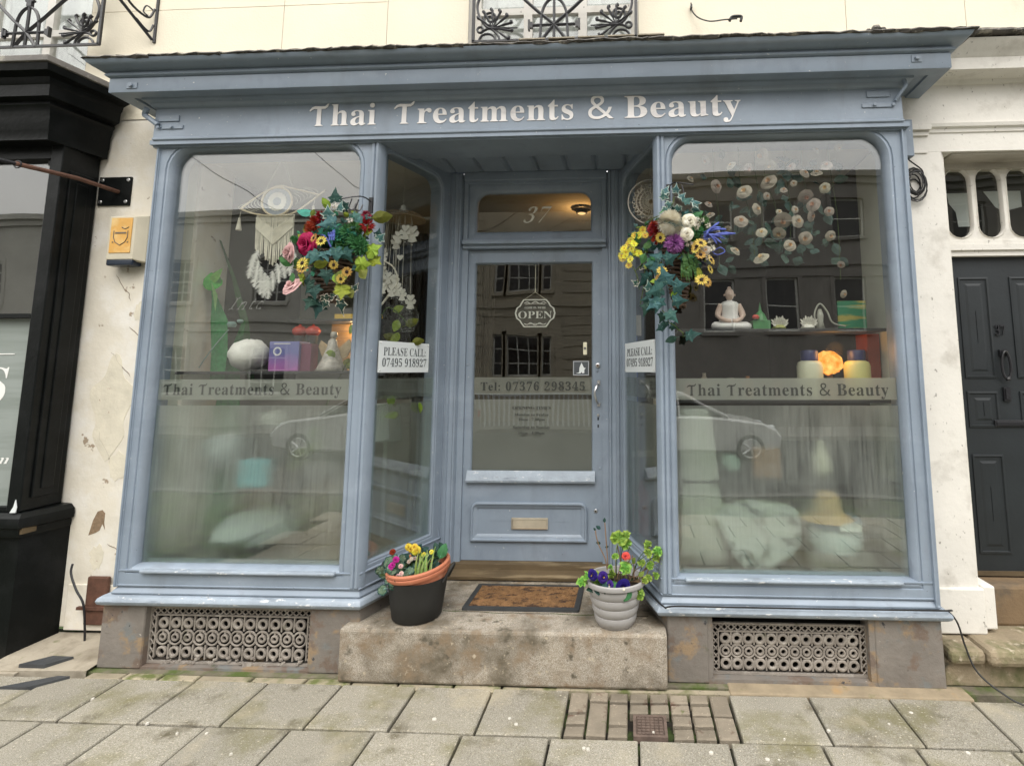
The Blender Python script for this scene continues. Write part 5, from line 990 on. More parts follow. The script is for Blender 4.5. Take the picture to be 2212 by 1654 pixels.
# ================================================================ flower and leaf pieces
def petalmat(name, c, c2=None, rough=.65, back=False):
    m, t, o = nodes(name); g = t.nodes.new('ShaderNodeNewGeometry')
    b = t.nodes.new('ShaderNodeBsdfPrincipled'); b.inputs['Roughness'].default_value = rough; b.inputs['Specular IOR Level'].default_value = .3
    n = noise(t, g.outputs['Position'], 45, 4)
    c2 = c2 or tuple(q * .72 for q in c)
    t.links.new(mixc(t, g.outputs['Backfacing'], ramp(t, n, .35, .68, c2, c), tuple(q * .55 for q in c2)) if back else ramp(t, n, .35, .68, c2, c), b.inputs['Base Color'])  # with back: petal backs tinted darker, painting shade into the gaps between petals
    oi = t.nodes.new('ShaderNodeObjectInfo'); hs = t.nodes.new('ShaderNodeHueSaturation')
    t.links.new(ramp(t, oi.outputs['Random'], 0, 1, (.47, .47, .47), (.53, .53, .53)), hs.inputs['Hue']); t.links.new(ramp(t, oi.outputs['Random'], 0, 1, (.82, .82, .82), (1.12, 1.12, 1.12)), hs.inputs['Value'])
    lk = b.inputs['Base Color'].links[0]; t.links.new(lk.from_socket, hs.inputs['Color']); t.links.new(hs.outputs[0], b.inputs['Base Color'])
    tr = t.nodes.new('ShaderNodeBsdfTranslucent'); tr.inputs[0].default_value = rgb(c)
    x = t.nodes.new('ShaderNodeMixShader'); x.inputs[0].default_value = .12
    t.links.new(b.outputs[0], x.inputs[1]); t.links.new(tr.outputs[0], x.inputs[2]); t.links.new(x.outputs[0], o.inputs[0]); return m
K = dict(cream=petalmat('cream petal', (.93, .90, .83), (.84, .74, .62), back=True), peach=petalmat('peach petal heart', (.80, .56, .38), (.66, .40, .22)),
    pink=petalmat('pale pink petal', (.72, .47, .45), (.55, .33, .32)), magenta=petalmat('magenta petal', (.50, .012, .09), (.28, .004, .04)), red=petalmat('dark red petal', (.32, .012, .02), (.16, .004, .01)),
    yellow=petalmat('yellow petal', (.66, .53, .12), (.50, .33, .05)), brown=petalmat('brown seed heart', (.025, .012, .006)), orange=petalmat('amber petal', (.7, .35, .03)),
    white=petalmat('white petal', (.82, .80, .72), (.62, .56, .42)), lilac=petalmat('lilac petal', (.42, .20, .46), (.24, .08, .30)), blue=petalmat('blue spike petal', (.12, .20, .52), (.07, .10, .30)),
    purple=petalmat('deep purple petal', (.055, .012, .22), (.03, .006, .12)), cerise=petalmat('cerise petal', (.60, .03, .30), (.45, .02, .2)), lemon=petalmat('lemon petal', (.80, .72, .08), (.7, .55, .04)))
G = dict(ivy=petalmat('blue green ivy leaf', (.055, .15, .14), (.03, .095, .095)), ivyd=petalmat('deep green ivy leaf', (.018, .065, .05), (.01, .04, .032)), ivyrim=petalmat('pale leaf margin', (.42, .48, .42), (.26, .34, .30)), vein=petalmat('leaf vein', (.16, .30, .24)),
    lime=petalmat('lime leaf', (.27, .36, .04), (.17, .25, .02)), green=petalmat('fresh green leaf', (.05, .17, .045), (.03, .11, .03)), teal=petalmat('jade leaf', (.05, .27, .17), (.03, .17, .11)),
    olive=petalmat('olive leaf', (.14, .17, .025), (.09, .12, .015)), ger=petalmat('bright geranium leaf', (.16, .30, .045), (.08, .19, .025)), ger2=petalmat('pale geranium margin', (.30, .44, .09), (.20, .33, .05)), cyc=petalmat('grey green cyclamen leaf', (.055, .10, .055), (.13, .18, .12)), stem=petalmat('green stem', (.08, .14, .03)), dry=petalmat('dry stem', (.35, .25, .13)), euc=petalmat('dull eucalyptus leaf', (.07, .13, .105), (.04, .085, .07)))
def petal(b, r, w_, a, tilt, cup, base=0.0, curl=0.0):
    """one cupped petal: length r, width w_, azimuth a, tilt from the axis"""
    nu, nv = 4, 4; vs = []
    for i in range(nu + 1):
        u = i / nu
        wd = w_ * math.sin(PI * min(1, .18 + .70 * u)) if u < .99 else w_ * .42
        th = tilt * (.35 + .65 * u) + curl * max(0, u - .65) * 2.2
        rad = base + r * u * math.sin(th); z = r * u * math.cos(th)
        for j in range(nv + 1):
            v = (j / nv - .5); lat = v * wd; dz = -cup * (v * 2) ** 2 * .0 ; rr = rad - cup * (2 * v) ** 2 * wd
            ca, sa = math.cos(a), math.sin(a)
            vs.append((rr * ca - lat * sa, rr * sa + lat * ca, z + dz))
    fs = [(i * (nv + 1) + j, i * (nv + 1) + j + 1, (i + 1) * (nv + 1) + j + 1, (i + 1) * (nv + 1) + j) for i in range(nu) for j in range(nv)]
    b.add(vs, fs)
def rose_mesh(col, heart, seed=1, open_=1.0):
    """shells of overlapping petals, each a curved wall with a rolled outward lip"""
    random.seed(seed); b = MB()
    shells = ((.16, .80, 2, .02, 1), (.30, .80, 3, .05, 1), (.46, .74, 4, .10, 0), (.64, .64, 4, .16, 0), (.84, .48, 5, .24, 0), (1.0, .30, 5, .30, 0))
    shells = ((.14, .86, 2, .02, 1), (.30, .84, 3, .08, 1 if col is K['cream'] else 0), (.46, .76, 3, .12, 0), (.62, .66, 4, .20, 0), (.82, .48, 5, .22, 0), (.98, .30, 5, .26, 0))
    for R_, H, n_, lip, mi in shells:
        b.cur = mi
        R_ = R_ * (1 if R_ < .5 else .75 + .25 * open_)
        for k in range(n_):
            a0 = 2 * PI * k / n_ + R_ * 9 + random.uniform(-.15, .15); span = 2 * PI / n_ * .72; vs = []; h = H * random.uniform(.92, 1.06); rr = R_ * random.uniform(.95, 1.05)
            nu, nv = 4, 5
            for j in range(nu + 1):
                u = j / nu
                for i in range(nv + 1):
                    v = i / nv * 2 - 1; a = a0 + v * span * (.55 + .45 * math.sin(PI * min(1, u * .62 + .1)))
                    edge = 1 - .34 * v * v; tip = .16 * (1 - abs(v)) * u ** 3 * (1 if R_ > .5 else .3)
                    r = rr * (.22 + .78 * math.sin(u * PI / 2)) + lip * max(0, u - .6) * 2.2 - (.03 * (1 - abs(v))) + tip + random.uniform(-.02, .02) * u
                    z = h * edge * math.sin(u * PI / 2 * 1.0) - lip * .9 * max(0, u - .72) * 2.0
                    vs.append((r * math.cos(a), r * math.sin(a), z))
            b.add(vs, [(i + j * (nv + 1), i + 1 + j * (nv + 1), i + 1 + (j + 1) * (nv + 1), i + (j + 1) * (nv + 1)) for j in range(nu) for i in range(nv)])
    b.cur = 1; b.ball((0, 0, .45), .08, 6, 2.0)
    me = b.mesh('rose', [col, heart], True); return me
def daisy_mesh(col, heart, n_=9, hr=.34):
    b = MB()
    for lay in (0, 1):
        for k in range(n_):
            a = 2 * PI * (k + lay * .5) / n_; ca, sa = math.cos(a), math.sin(a); w_ = .10; l0, l1 = .2, 1.12 - lay * .16; z = .02 + lay * .07
            b.add([(l0 * ca - w_ * .5 * -sa * -1, l0 * sa - w_ * .5 * ca, z), (l0 * ca + w_ * .5 * -sa * 1, l0 * sa + w_ * .5 * ca, z), (.78 * ca + w_ * -sa, .78 * sa + w_ * ca, z + .10), (l1 * ca, l1 * sa, z + .05), (.78 * ca - w_ * -sa, .78 * sa - w_ * ca, z + .10)], [(0, 1, 2, 4), (2, 3, 4)])
    b.cur = 1; b.ball((0, 0, .10), hr, 10, .55, .15); return b.mesh('sunflower', [col, heart], False)
def mum_mesh(col):
    random.seed(9); b = MB()
    for i in range(300):
        z = 1 - (i + .5) / 300 * 1.15; r = math.sqrt(max(0, 1 - z * z)); a = i * 2.39996
        d = Vector((r * math.cos(a), r * math.sin(a), z)); t1 = d.cross(Vector((.31, .95, .05)));
        t1.normalize(); t2 = d.cross(t1); w_ = .062; L_ = random.uniform(.92, 1.06)
        b.add([d * .45 - t1 * w_, d * .45 + t1 * w_, d * .8 * L_ + t1 * w_ * 1.2 + t2 * .02, d * L_ + t2 * .06, d * .8 * L_ - t1 * w_ * 1.2 + t2 * .02], [(0, 1, 2, 4), (2, 3, 4)])
    return b.mesh('chrysanthemum', [col], False)
def fluffy_mesh(name, col, n_=60, seed=2, len_=1, w_=.09):
    random.seed(seed); b = MB()
    for i in range(n_):
        z = random.uniform(-.5, 1); r = math.sqrt(max(0, 1 - z * z)); a = random.uniform(0, 2 * PI); d = Vector((r * math.cos(a), r * math.sin(a), z))
        t1 = d.cross(Vector((.3, .2, 1))).normalized(); t2 = d.cross(t1)
        b.add([d * .2, d * .62 * len_ + t1 * w_, d * len_ + t2 * w_ * .8, d * .62 * len_ - t1 * w_], [(0, 1, 2, 3)])
    return b.mesh(name, [col], False)
def lobed(name, pts, mats, rim=0, fold=.16, curl=.12, vein=True, ruffle=0):
    """leaf in XY, tip +Y, stem at origin; mats = [inner, rim, vein]"""
    b = MB(); c = (0, .42)
    n = len(pts)
    def z(x, y): return -fold * abs(x) + -curl * (y - .3) ** 2 + .03 * math.sin(9 * x + 5 * y) + ruffle * math.hypot(x, y - .42) * math.sin(7 * math.atan2(y - .42, x) + 1)
    o_ = [(x, y, z(x, y)) for x, y in pts]
    i_ = [(c[0] + (x - c[0]) * (1 - rim if rim else .86), c[1] + (y - c[1]) * (1 - rim if rim else .86)) for x, y in pts]; i_ = [(x, y, z(x, y) + .004) for x, y in i_]
    ce = (c[0], c[1], z(*c) + .02)
    b.add([ce] + i_, [(0, k + 1, (k + 1) % n + 1) for k in range(n)])
    b.cur = 1 if rim else 0
    b.add(i_ + o_, [(k, (k + 1) % n, (k + 1) % n + n, k + n) for k in range(n)])
    if vein:
        b.cur = 2
        for k in range(n):
            x, y = pts[k]
            if (x * x + (y - .25) ** 2) > .30:
                e = (x * .85, .2 + (y - .2) * .85); d = Vector((e[0], e[1] - .12)).normalized(); q = .012
                b.add([(-d.y * q, .12 + d.x * q, z(0, .12) + .012), (d.y * q, .12 - d.x * q, z(0, .12) + .012), (e[0], e[1], z(*e) + .012)], [(0, 1, 2)])
    b.cur = 2; b.add([(-.012, .1, .0), (.012, .1, .0), (.01, -.25, -.03), (-.01, -.25, -.03)], [(0, 1, 2, 3)])
    return b.mesh(name, mats, False)
IV = [(0, .02), (.16, -.10), (.42, -.08), (.34, .10), (.60, .34), (.34, .40), (.26, .52), (.16, .62), (.10, .80), (0, 1.06), (-.10, .80), (-.16, .62), (-.26, .52), (-.34, .40), (-.60, .34), (-.34, .10), (-.42, -.08), (-.16, -.10)]
OV = [(0, 0), (.16, .08), (.30, .25), (.34, .45), (.26, .70), (.12, .90), (0, 1.02), (-.12, .90), (-.26, .70), (-.34, .45), (-.30, .25), (-.16, .08)]
RD = [(.10, .0), (.30, .02), (.46, .16), (.52, .36), (.46, .56), (.34, .64), (.30, .76), (.12, .84), (0, .80), (-.12, .84), (-.30, .76), (-.34, .64), (-.46, .56), (-.52, .36), (-.46, .16), (-.30, .02), (-.10, .0), (0, .16)]
LM = dict(ivy=lobed('ivy_leaf', IV, [G['ivy'], G['ivyrim'], G['vein']]), ivyd=lobed('ivy_leaf', IV, [G['ivyd'], G['ivyrim'], G['vein']]), ivyv=lobed('ivy_leaf', IV, [G['ivy'], G['ivyrim'], G['ivyrim']], rim=.2), ivyw=lobed('ivy_leaf', IV, [G['ivyd'], K['white'], K['white']], rim=.13),
    oval=lobed('leaf', OV, [G['green'], G['green'], G['vein']]), lime=lobed('leaf', OV, [G['lime'], G['lime'], G['olive']]), limeh=lobed('leaf', [(0, .05), (.14, -.04), (.34, .0), (.44, .20), (.36, .34), (.46, .48), (.34, .62), (.18, .70), (0, 1.0), (-.18, .70), (-.34, .62), (-.46, .48), (-.36, .34), (-.44, .20), (-.34, .0), (-.14, -.04)], [G['lime'], G['olive'], G['olive']], rim=.12, ruffle=.1), teal=lobed('leaf', OV, [G['teal'], G['teal'], G['vein']]), euc=lobed('leaf', OV, [G['euc'], G['euc'], G['vein']]), olive=lobed('leaf', OV, [G['olive'], G['olive'], G['lime']]),
    ger=lobed('geranium_leaf', RD, [G['ger'], G['ger2'], G['lime']], rim=.3, fold=-.30, curl=.5, ruffle=.28), cyc=lobed('cyclamen_leaf', RD, [G['cyc'], G['ivyd'], G['vein']], rim=.2, fold=.2, ruffle=.12), dark=lobed('leaf', OV, [G['ivyd'], G['ivyd'], G['vein']]))
RS = dict(pink=rose_mesh(K['pink'], K['pink'], 3), magenta=rose_mesh(K['magenta'], K['magenta'], 5, .85), cream=rose_mesh(K['cream'], K['peach'], 7), cream2=rose_mesh(K['cream'], K['peach'], 8, .8), bud=rose_mesh(K['cream'], K['peach'], 9, .5), purple=rose_mesh(K['purple'], K['lemon'], 10, 1.3), lemon=rose_mesh(K['lemon'], K['orange'], 11, 1.2), white=rose_mesh(K['white'], K['cream'], 12))
SUNF = daisy_mesh(K['yellow'], K['brown']); BUTTER = daisy_mesh(K['lemon'], K['orange'], 8, .22); MUM = mum_mesh(K['white'])
REDF = fluffy_mesh('red_spray', K['red'], 70, 2, 1, .10); LILF = fluffy_mesh('lilac_cluster', K['lilac'], 130, 4, 1, .12); GRNF = fluffy_mesh('green_sprig', G['green'], 90, 6, 1, .12); WHF = fluffy_mesh('white_sprig', K['white'], 30, 8, 1, .10); TEALF = fluffy_mesh('fern_sprig', G['teal'], 80, 7, 1, .09)
def put(par, nm, me, x, y, z, s, face=(0, 0), spin=0):
    """place a piece that faces the street; face = (pitch, yaw) off straight ahead, spin = roll in degrees"""
    M_ = Matrix.Rotation(math.radians(face[1]), 3, 'Z') @ Matrix.Rotation(math.radians(90 + face[0]), 3, 'X') @ Matrix.Rotation(math.radians(spin), 3, 'Z')
    return inst(nm, me, par, (x, y, z), tuple(M_.to_euler()), s)

def cone_basket(par, cx, y, ztop, zbot, rt, rb, n=15):
    b = MB(); random.seed(17)
    for i in range(n):
        f = i / (n - 1); z = ztop + (zbot - ztop) * f; r = rt + (rb - rt) * f ** 1.2
        pts = [(cx + .006 * i / n + (r + .004 * math.sin(a * 9 + i * PI)) * math.cos(a), y + (r + .004 * math.sin(a * 9 + i * PI)) * math.sin(a) * .8, z + .006 * math.sin(a * 2 + i)) for a in [2 * PI * k / 30 for k in range(31)]]
        b.tube(pts, (ztop - zbot) / n * .46, 5, False)
    for k in range(9):
        a = 2 * PI * k / 9; b.tube([(cx + rt * math.cos(a), y + rt * math.sin(a) * .8, ztop + .01), (cx + .006 + rb * math.cos(a), y + rb * math.sin(a) * .8, zbot)], .005, 5)
    return obj('wicker_cone', b, P('dark brown wicker', (.065, .038, .022), .7, .35, 40, .5, 90, [((.16, .10, .06), 30, .6, .7, 3)]), par, smooth=True)
def hook(nm, label, cx, y, z, s_):
    b = MB(); b.box(cx - .012, cx + .012, 3.055, 3.068, z - .10, z + .045); b.tube(bez([(cx, 3.06, z + .02), (cx - s_ * .03, 2.99, z + .03), (cx - s_ * .13, 2.93, z - .005)], 6), .004, 6)
    for k in (0, 1): b.tube(bez([(cx - s_ * (.04 + .03 * k), 2.99 - .02 * k, z + .01), (cx - s_ * (.05 + .03 * k), 2.98 - .02 * k, z - .05), (cx - s_ * (.025 + .03 * k), 2.98 - .02 * k, z - .06), (cx - s_ * (.02 + .03 * k), 3.0 - .02 * k, z - .02)], 5), .004, 6)
    return tag(obj(nm, b, m_iron, smooth='auto'), label, 'hook')
hook('basket_hook', 'black iron hook on the post above the left flower basket', -1.563, 3.0, 2.655, 1)
hook('basket_hook', 'black iron hook on the post above the right flower basket', .235, 3.0, 2.70, -1)
# left basket: layout units (cx, cy) measured over the arrangement, x right, y down
BL = thing('flower_basket', 'wicker cone basket with pink roses and dark ivy left of the porch', 'flower basket', (-1.74, 3.0, 2.4), 'hanging flower baskets')
lx = lambda c: (-2.069 + c * .000470) * .955
lz = lambda c: 1.65 + (1.111 - c * .000470) * .955
cone_basket(BL, -1.742, 2.99, 2.34, 2.06, .125, .055, 13)
random.seed(31)
def LP(nm, me, cx, cy, s, y=2.9, pit=0, yaw=0, spin=0): return put(BL, nm, me, lx(cx), y, lz(cy), s, (pit, yaw), spin)
b = MB(); b.ball((-1.735, 3.01, 2.40), .12, 12, 1.0, .2); obj('moss_filling', b, G['ivyd'], BL)
for cx, cy, s, k, sp, y in ((670, 215, .082, 'ivyd', 0, 2.86), (760, 300, .075, 'ivyd', 20, 2.9), (630, 440, .075, 'ivyv', 5, 2.84), (735, 340, .06, 'ivyv', -15, 2.86), (880, 420, .08, 'ivy', -70, 2.87), (980, 440, .075, 'ivy', -85, 2.87), (720, 500, .10, 'ivy', 105, 2.85), (620, 530, .06, 'ivy', 100, 2.86), (840, 700, .08, 'ivyd', -110, 2.87), (940, 690, .07, 'ivy', -105, 2.88), (1010, 420, .06, 'ivyv', -60, 2.92),
    (560, 890, .085, 'ivy', 150, 2.82), (500, 900, .07, 'ivy', 120, 2.83), (620, 880, .07, 'ivy', 200, 2.83), (800, 860, .095, 'ivy', 180, 2.80), (880, 880, .085, 'ivy', 215, 2.81), (740, 870, .06, 'ivy', 120, 2.82), (660, 1120, .08, 'ivyd', 185, 2.83), (700, 1150, .07, 'ivyd', 150, 2.85), (440, 1230, .09, 'ivyd', 165, 2.85), (500, 1310, .085, 'ivyd', 190, 2.84), (400, 1220, .06, 'ivyd', 90, 2.86), (460, 1450, .085, 'ivyd', 160, 2.87), (530, 1500, .095, 'ivyd', 170, 2.88), (450, 1480, .06, 'ivyd', 130, 2.88),
    (610, 1420, .055, 'ivyw', 200, 2.86), (640, 1490, .055, 'ivyw', 150, 2.86), (720, 1440, .06, 'ivyw', 60, 2.87), (830, 1490, .095, 'ivyw', 180, 2.84), (860, 1440, .075, 'ivyv', 10, 2.85), (950, 1350, .05, 'ivyw', -30, 2.88), (1190, 690, .06, 'ivyv', -40, 2.92), (1180, 640, .05, 'ivyd', -10, 2.93)):
    LP('ivy_leaf', LM[k], cx, cy, s * 1.0, y, random.uniform(-30, 25), random.uniform(-30, 30), sp)
for cx, cy, s, k, sp, y in ((380, 370, .085, 'teal', 70, 2.87), (550, 570, .075, 'teal', 100, 2.86), (760, 590, .07, 'teal', -100, 2.85), (1150, 430, .10, 'olive', -80, 2.88), (560, 290, .07, 'lime', 30, 2.9), (180, 1030, .075, 'oval', 60, 2.86), (190, 1130, .075, 'oval', 170, 2.86), (230, 1050, .05, 'oval', 10, 2.87), (270, 1140, .07, 'limeh', 180, 2.87), (260, 1200, .055, 'limeh', 200, 2.87), (480, 1060, .075, 'lime', -60, 2.84), (1100, 900, .10, 'limeh', -60, 2.87), (1150, 940, .08, 'limeh', -120, 2.88), (990, 1040, .10, 'limeh', -90, 2.85), (1060, 1080, .085, 'olive', -140, 2.86), (860, 1110, .085, 'olive', 160, 2.85), (760, 1160, .06, 'lime', 200, 2.84), (870, 1290, .095, 'limeh', 180, 2.84), (930, 1330, .06, 'olive', 200, 2.85), (1080, 660, .085, 'limeh', 10, 2.88), (1040, 830, .06, 'limeh', -50, 2.87), (320, 960, .08, 'olive', 120, 2.88), (400, 930, .06, 'olive', 150, 2.88), (650, 620, .08, 'teal', 190, 2.86), (560, 620, .06, 'oval', 140, 2.86), (900, 590, .07, 'oval', -60, 2.87), (260, 620, .05, 'lime', 0, 2.9), (250, 670, .04, 'lime', 60, 2.9)):
    LP('leaf', LM[k], cx, cy, s * 1.1, y, random.uniform(-35, 25), random.uniform(-35, 35), sp)
for k in range(120):
    a = random.uniform(0, 2 * PI); q = math.sqrt(random.random()); cx = 660 + 430 * q * math.cos(a); cy = 760 + 520 * q * math.sin(a)
    if cy > 950 and 480 < cx < 820: continue
    LP('leaf', LM[random.choice(('oval', 'dark', 'ivyd', 'ivy', 'olive', 'teal', 'lime' if cx > 700 else 'dark', 'ivyd'))], cx, cy, random.uniform(.024, .045), random.uniform(2.835, 2.93), random.uniform(-50, 40), random.uniform(-50, 50), random.uniform(0, 360))
LP('rose', RS['magenta'], 370, 770, .058, 2.86, 8, -15); LP('rose', RS['pink'], 150, 880, .048, 2.86, 5, -35); LP('rose', RS['pink'], 200, 1310, .050, 2.87, -35, -25)
for cx, cy, s in ((480, 420, .04), (430, 500, .052), (400, 600, .05), (1090, 530, .042), (1070, 400, .03), (520, 490, .035), (350, 520, .03)): LP('red_spray', REDF, cx, cy, s * 1.15, 2.88)
for cx, cy, s, yw in ((615, 765, .032, 0), (520, 725, .026, -25), (395, 1040, .036, -10), (400, 1100, .034, 0), (790, 1065, .027, 10), (960, 1155, .029, 10), (890, 1240, .028, 0)): LP('sunflower', SUNF, cx, cy, s * 1.0, 2.80, random.uniform(-20, 10), yw)
for cx, cy, s in ((700, 720, .045), (860, 620, .06), (960, 740, .06), (1020, 800, .06), (950, 560, .05), (800, 760, .05), (150, 690, .025), (200, 720, .028)): LP('green_sprig', GRNF, cx, cy, s, 2.88)
for cx, cy, s in ((600, 680, .045), (720, 640, .05), (660, 600, .045), (760, 680, .05)): LP('fern_sprig', TEALF, cx, cy, s, 2.87)
for cx, cy, s in ((690, 280, .02), (900, 470, .02)): LP('white_sprig', WHF, cx, cy, s, 2.85)
b = MB()
for k in range(9): b.tube(bez([(lx(640) , 2.87, lz(720)), (lx(650 + k * 9), 2.84, lz(680 - 10 * k)), (lx(660 + k * 9), 2.83, lz(640 + (k % 3) * 50))], 4), .004, 5)
b.tube(bez([(lx(520), 2.86, lz(650)), (lx(600), 2.85, lz(680)), (lx(690), 2.84, lz(820))], 5), .005, 5); obj('blue_spike', b, K['blue'], BL)
# right basket
BR = thing('flower_basket', 'wicker cone basket with white mum, yellow and lilac flowers right of the porch', 'flower basket', (.27, 3.0, 2.4), 'hanging flower baskets')
rx = lambda c: (-.1425 + c * .000585) * .955
rz = lambda c: 1.65 + (1.107 - c * .000595) * .955
cone_basket(BR, .275, 2.99, 2.34, 2.01, .085, .030, 17)
random.seed(41)
def RP(nm, me, cx, cy, s, y=2.9, pit=0, yaw=0, spin=0): return put(BR, nm, me, rx(cx), y, rz(cy), s, (pit, yaw), spin)
b = MB(); b.ball((.25, 3.01, 2.42), .11, 12, 1.0, .2); obj('moss_filling', b, G['ivyd'], BR)
for cx, cy, s, k, sp, y in ((610, 190, .06, 'ivyv', 20, 2.88), (590, 130, .055, 'ivyv', -30, 2.88), (650, 220, .05, 'ivyv', 170, 2.88), (715, 130, .055, 'ivyv', 0, 2.88), (760, 190, .05, 'ivyv', -40, 2.88), (790, 230, .06, 'ivy', -60, 2.87), (870, 240, .065, 'ivyv', -80, 2.87), (880, 285, .055, 'ivyv', -120, 2.87), (800, 320, .06, 'ivyd', 200, 2.88), (700, 280, .055, 'ivyd', 160, 2.89), (610, 270, .05, 'ivyv', 180, 2.88), (740, 270, .05, 'ivyv', 150, 2.87),
    (540, 800, .085, 'ivy', 60, 2.84), (520, 860, .085, 'ivy', 170, 2.83), (590, 820, .08, 'ivy', -70, 2.83), (470, 860, .06, 'ivy', 90, 2.84), (440, 960, .085, 'ivyd', 140, 2.86), (600, 1060, .105, 'ivy', 20, 2.80), (560, 1100, .10, 'ivy', 110, 2.80), (660, 1090, .09, 'ivy', -80, 2.80), (530, 1190, .085, 'ivy', 170, 2.81), (500, 1210, .075, 'ivy', 130, 2.81), (660, 1210, .08, 'ivy', -90, 2.82), (440, 1100, .06, 'ivyv', 10, 2.85), (420, 1230, .075, 'ivyd', 160, 2.84), (450, 1180, .06, 'ivyd', 100, 2.84), (610, 1310, .08, 'ivy', -140, 2.83), (570, 1330, .06, 'ivyd', 150, 2.84), (590, 1400, .05, 'ivyd', 170, 2.86), (560, 1440, .045, 'ivyd', 120, 2.9), (640, 1430, .05, 'ivyd', -110, 2.9), (330, 1030, .045, 'ivyw', 60, 2.88), (370, 880, .045, 'ivyw', 10, 2.88)):
    RP('ivy_leaf', LM[k], cx, cy, s * 1.0, y, random.uniform(-30, 25), random.uniform(-30, 30), sp)
for cx, cy, s, k, sp, y in ((350, 640, .055, 'oval', 30, 2.86), (380, 680, .055, 'oval', -60, 2.86), (400, 740, .055, 'oval', 160, 2.86), (440, 650, .05, 'oval', -20, 2.87), (430, 780, .055, 'oval', 200, 2.87), (920, 880, .075, 'lime', 170, 2.86), (940, 900, .06, 'lime', 150, 2.87), (800, 1520, .075, 'ivyd', -80, 2.93), (700, 1540, .06, 'dark', 110, 2.93), (860, 370, .07, 'oval', -60, 2.88), (540, 1000, .05, 'lime', 100, 2.86), (640, 1160, .05, 'lime', -60, 2.84), (640, 590, .05, 'olive', 180, 2.85)):
    RP('leaf', LM[k], cx, cy, s * 1.1, y, random.uniform(-35, 25), random.uniform(-35, 35), sp)
for k in range(120):
    a = random.uniform(0, 2 * PI); q = math.sqrt(random.random()); cx = 640 + 400 * q * math.cos(a); cy = 650 + 330 * q * math.sin(a)
    if cy > 800 and 600 < cx < 760: continue
    RP('leaf', LM[random.choice(('oval', 'dark', 'ivyd', 'ivy', 'olive', 'oval', 'dark', 'ivyd'))], cx, cy, random.uniform(.022, .040), random.uniform(2.835, 2.93), random.uniform(-50, 40), random.uniform(-50, 50), random.uniform(0, 360))
RP('chrysanthemum', MUM, 640, 460, .078, 2.83, 5, 0); RP('lilac_cluster', LILF, 680, 650, .062, 2.84); RP('lilac_cluster', LILF, 720, 590, .04, 2.85)
RP('rose', RS['white'], 830, 440, .034, 2.84, 0, 10); RP('rose', RS['white'], 900, 460, .030, 2.85, 0, 20); RP('rose', RS['white'], 800, 575, .030, 2.82); RP('rose', RS['cream'], 975, 730, .022, 2.83); RP('rose', RS['white'], 740, 540, .026, 2.84)
for cx, cy, s in ((490, 480, .034), (500, 540, .04), (520, 600, .034), (470, 500, .03), (540, 520, .03)): RP('red_spray', REDF, cx, cy, s * 1.15, 2.86)
for cx, cy in ((300, 560), (340, 570), (400, 565), (260, 620), (290, 650), (270, 690), (235, 640), (200, 690), (215, 730), (180, 780), (190, 700), (255, 800), (340, 740), (300, 720), (240, 850), (210, 760), (380, 510), (310, 610), (170, 750)): RP('buttercup', BUTTER, cx, cy, .022, 2.86 + random.uniform(-.02, .02), random.uniform(-25, 15), random.uniform(-40, 20))
for cx, cy, s, yw in ((930, 670, .042, 10), (890, 700, .036, -20), (925, 780, .036, 0), (1020, 830, .036, 50), (1010, 920, .03, 50), (930, 1020, .045, -10), (980, 1040, .034, 30), (555, 930, .036, 0), (530, 1000, .03, -20), (545, 610, .034, 0), (880, 730, .03, -30)): RP('sunflower', SUNF, cx, cy, s * .85, 2.81, random.uniform(-40, 10), yw)
for cx, cy, s in ((960, 440, .045), (900, 520, .05), (860, 580, .04), (980, 500, .03), (880, 620, .035)): RP('green_sprig', GRNF, cx, cy, s, 2.86)
for cx, cy, s in ((950, 430, .02), (1010, 480, .02), (1030, 620, .025), (1040, 700, .025), (1000, 790, .02), (820, 640, .03), (1100, 550, .02)): RP('white_sprig', WHF, cx, cy, s, 2.84)
b = MB(); random.seed(3)
for k in range(13):
    y = 2.84; x0, z0 = 950 + random.uniform(0, 60), 590 + random.uniform(-40, 50)
    e = [(1115, 460), (1050, 505), (1180, 530), (1270, 570), (1165, 620), (1130, 660), (1100, 600), (1070, 640), (1150, 570), (1010, 540), (1090, 670), (1220, 565), (1130, 510)][k]
    b.tube(bez([(rx(x0), y, rz(z0)), (rx((x0 + e[0]) / 2), y - .02, rz((z0 + e[1]) / 2 - 10)), (rx(e[0]), y - .01, rz(e[1]))], 5), [.003] * 3 + [.0055] * 5 + [.0065, .005, .003], 6)
b.tube(bez([(rx(1050), 2.85, rz(740)), (rx(1120), 2.84, rz(700)), (rx(1165), 2.84, rz(740)), (rx(1100), 2.84, rz(770)), (rx(1060), 2.85, rz(750))], 6), .003, 5); obj('blue_spike', b, K['blue'], BR)
b = MB()
for k in range(34):
    a = random.uniform(-.5, .5); x0 = random.uniform(750, 870); z0 = random.uniform(720, 860); ln = random.uniform(90, 200)
    p = (rx(x0), 2.87, rz(z0)); q = (rx(x0 + a * 70 + 20), 2.85, rz(z0 + ln)); w_ = .005
    b.add([(p[0] - w_, p[1], p[2]), (p[0] + w_, p[1], p[2]), ((p[0] + q[0]) / 2 + w_ * 1.3, 2.84, (p[2] + q[2]) / 2), q, ((p[0] + q[0]) / 2 - w_ * 1.3, 2.84, (p[2] + q[2]) / 2)], [(0, 1, 2, 4), (2, 3, 4)])
obj('grass_tuft', b, G['green'], BR)['kind'] = 'stuff'
b = MB()
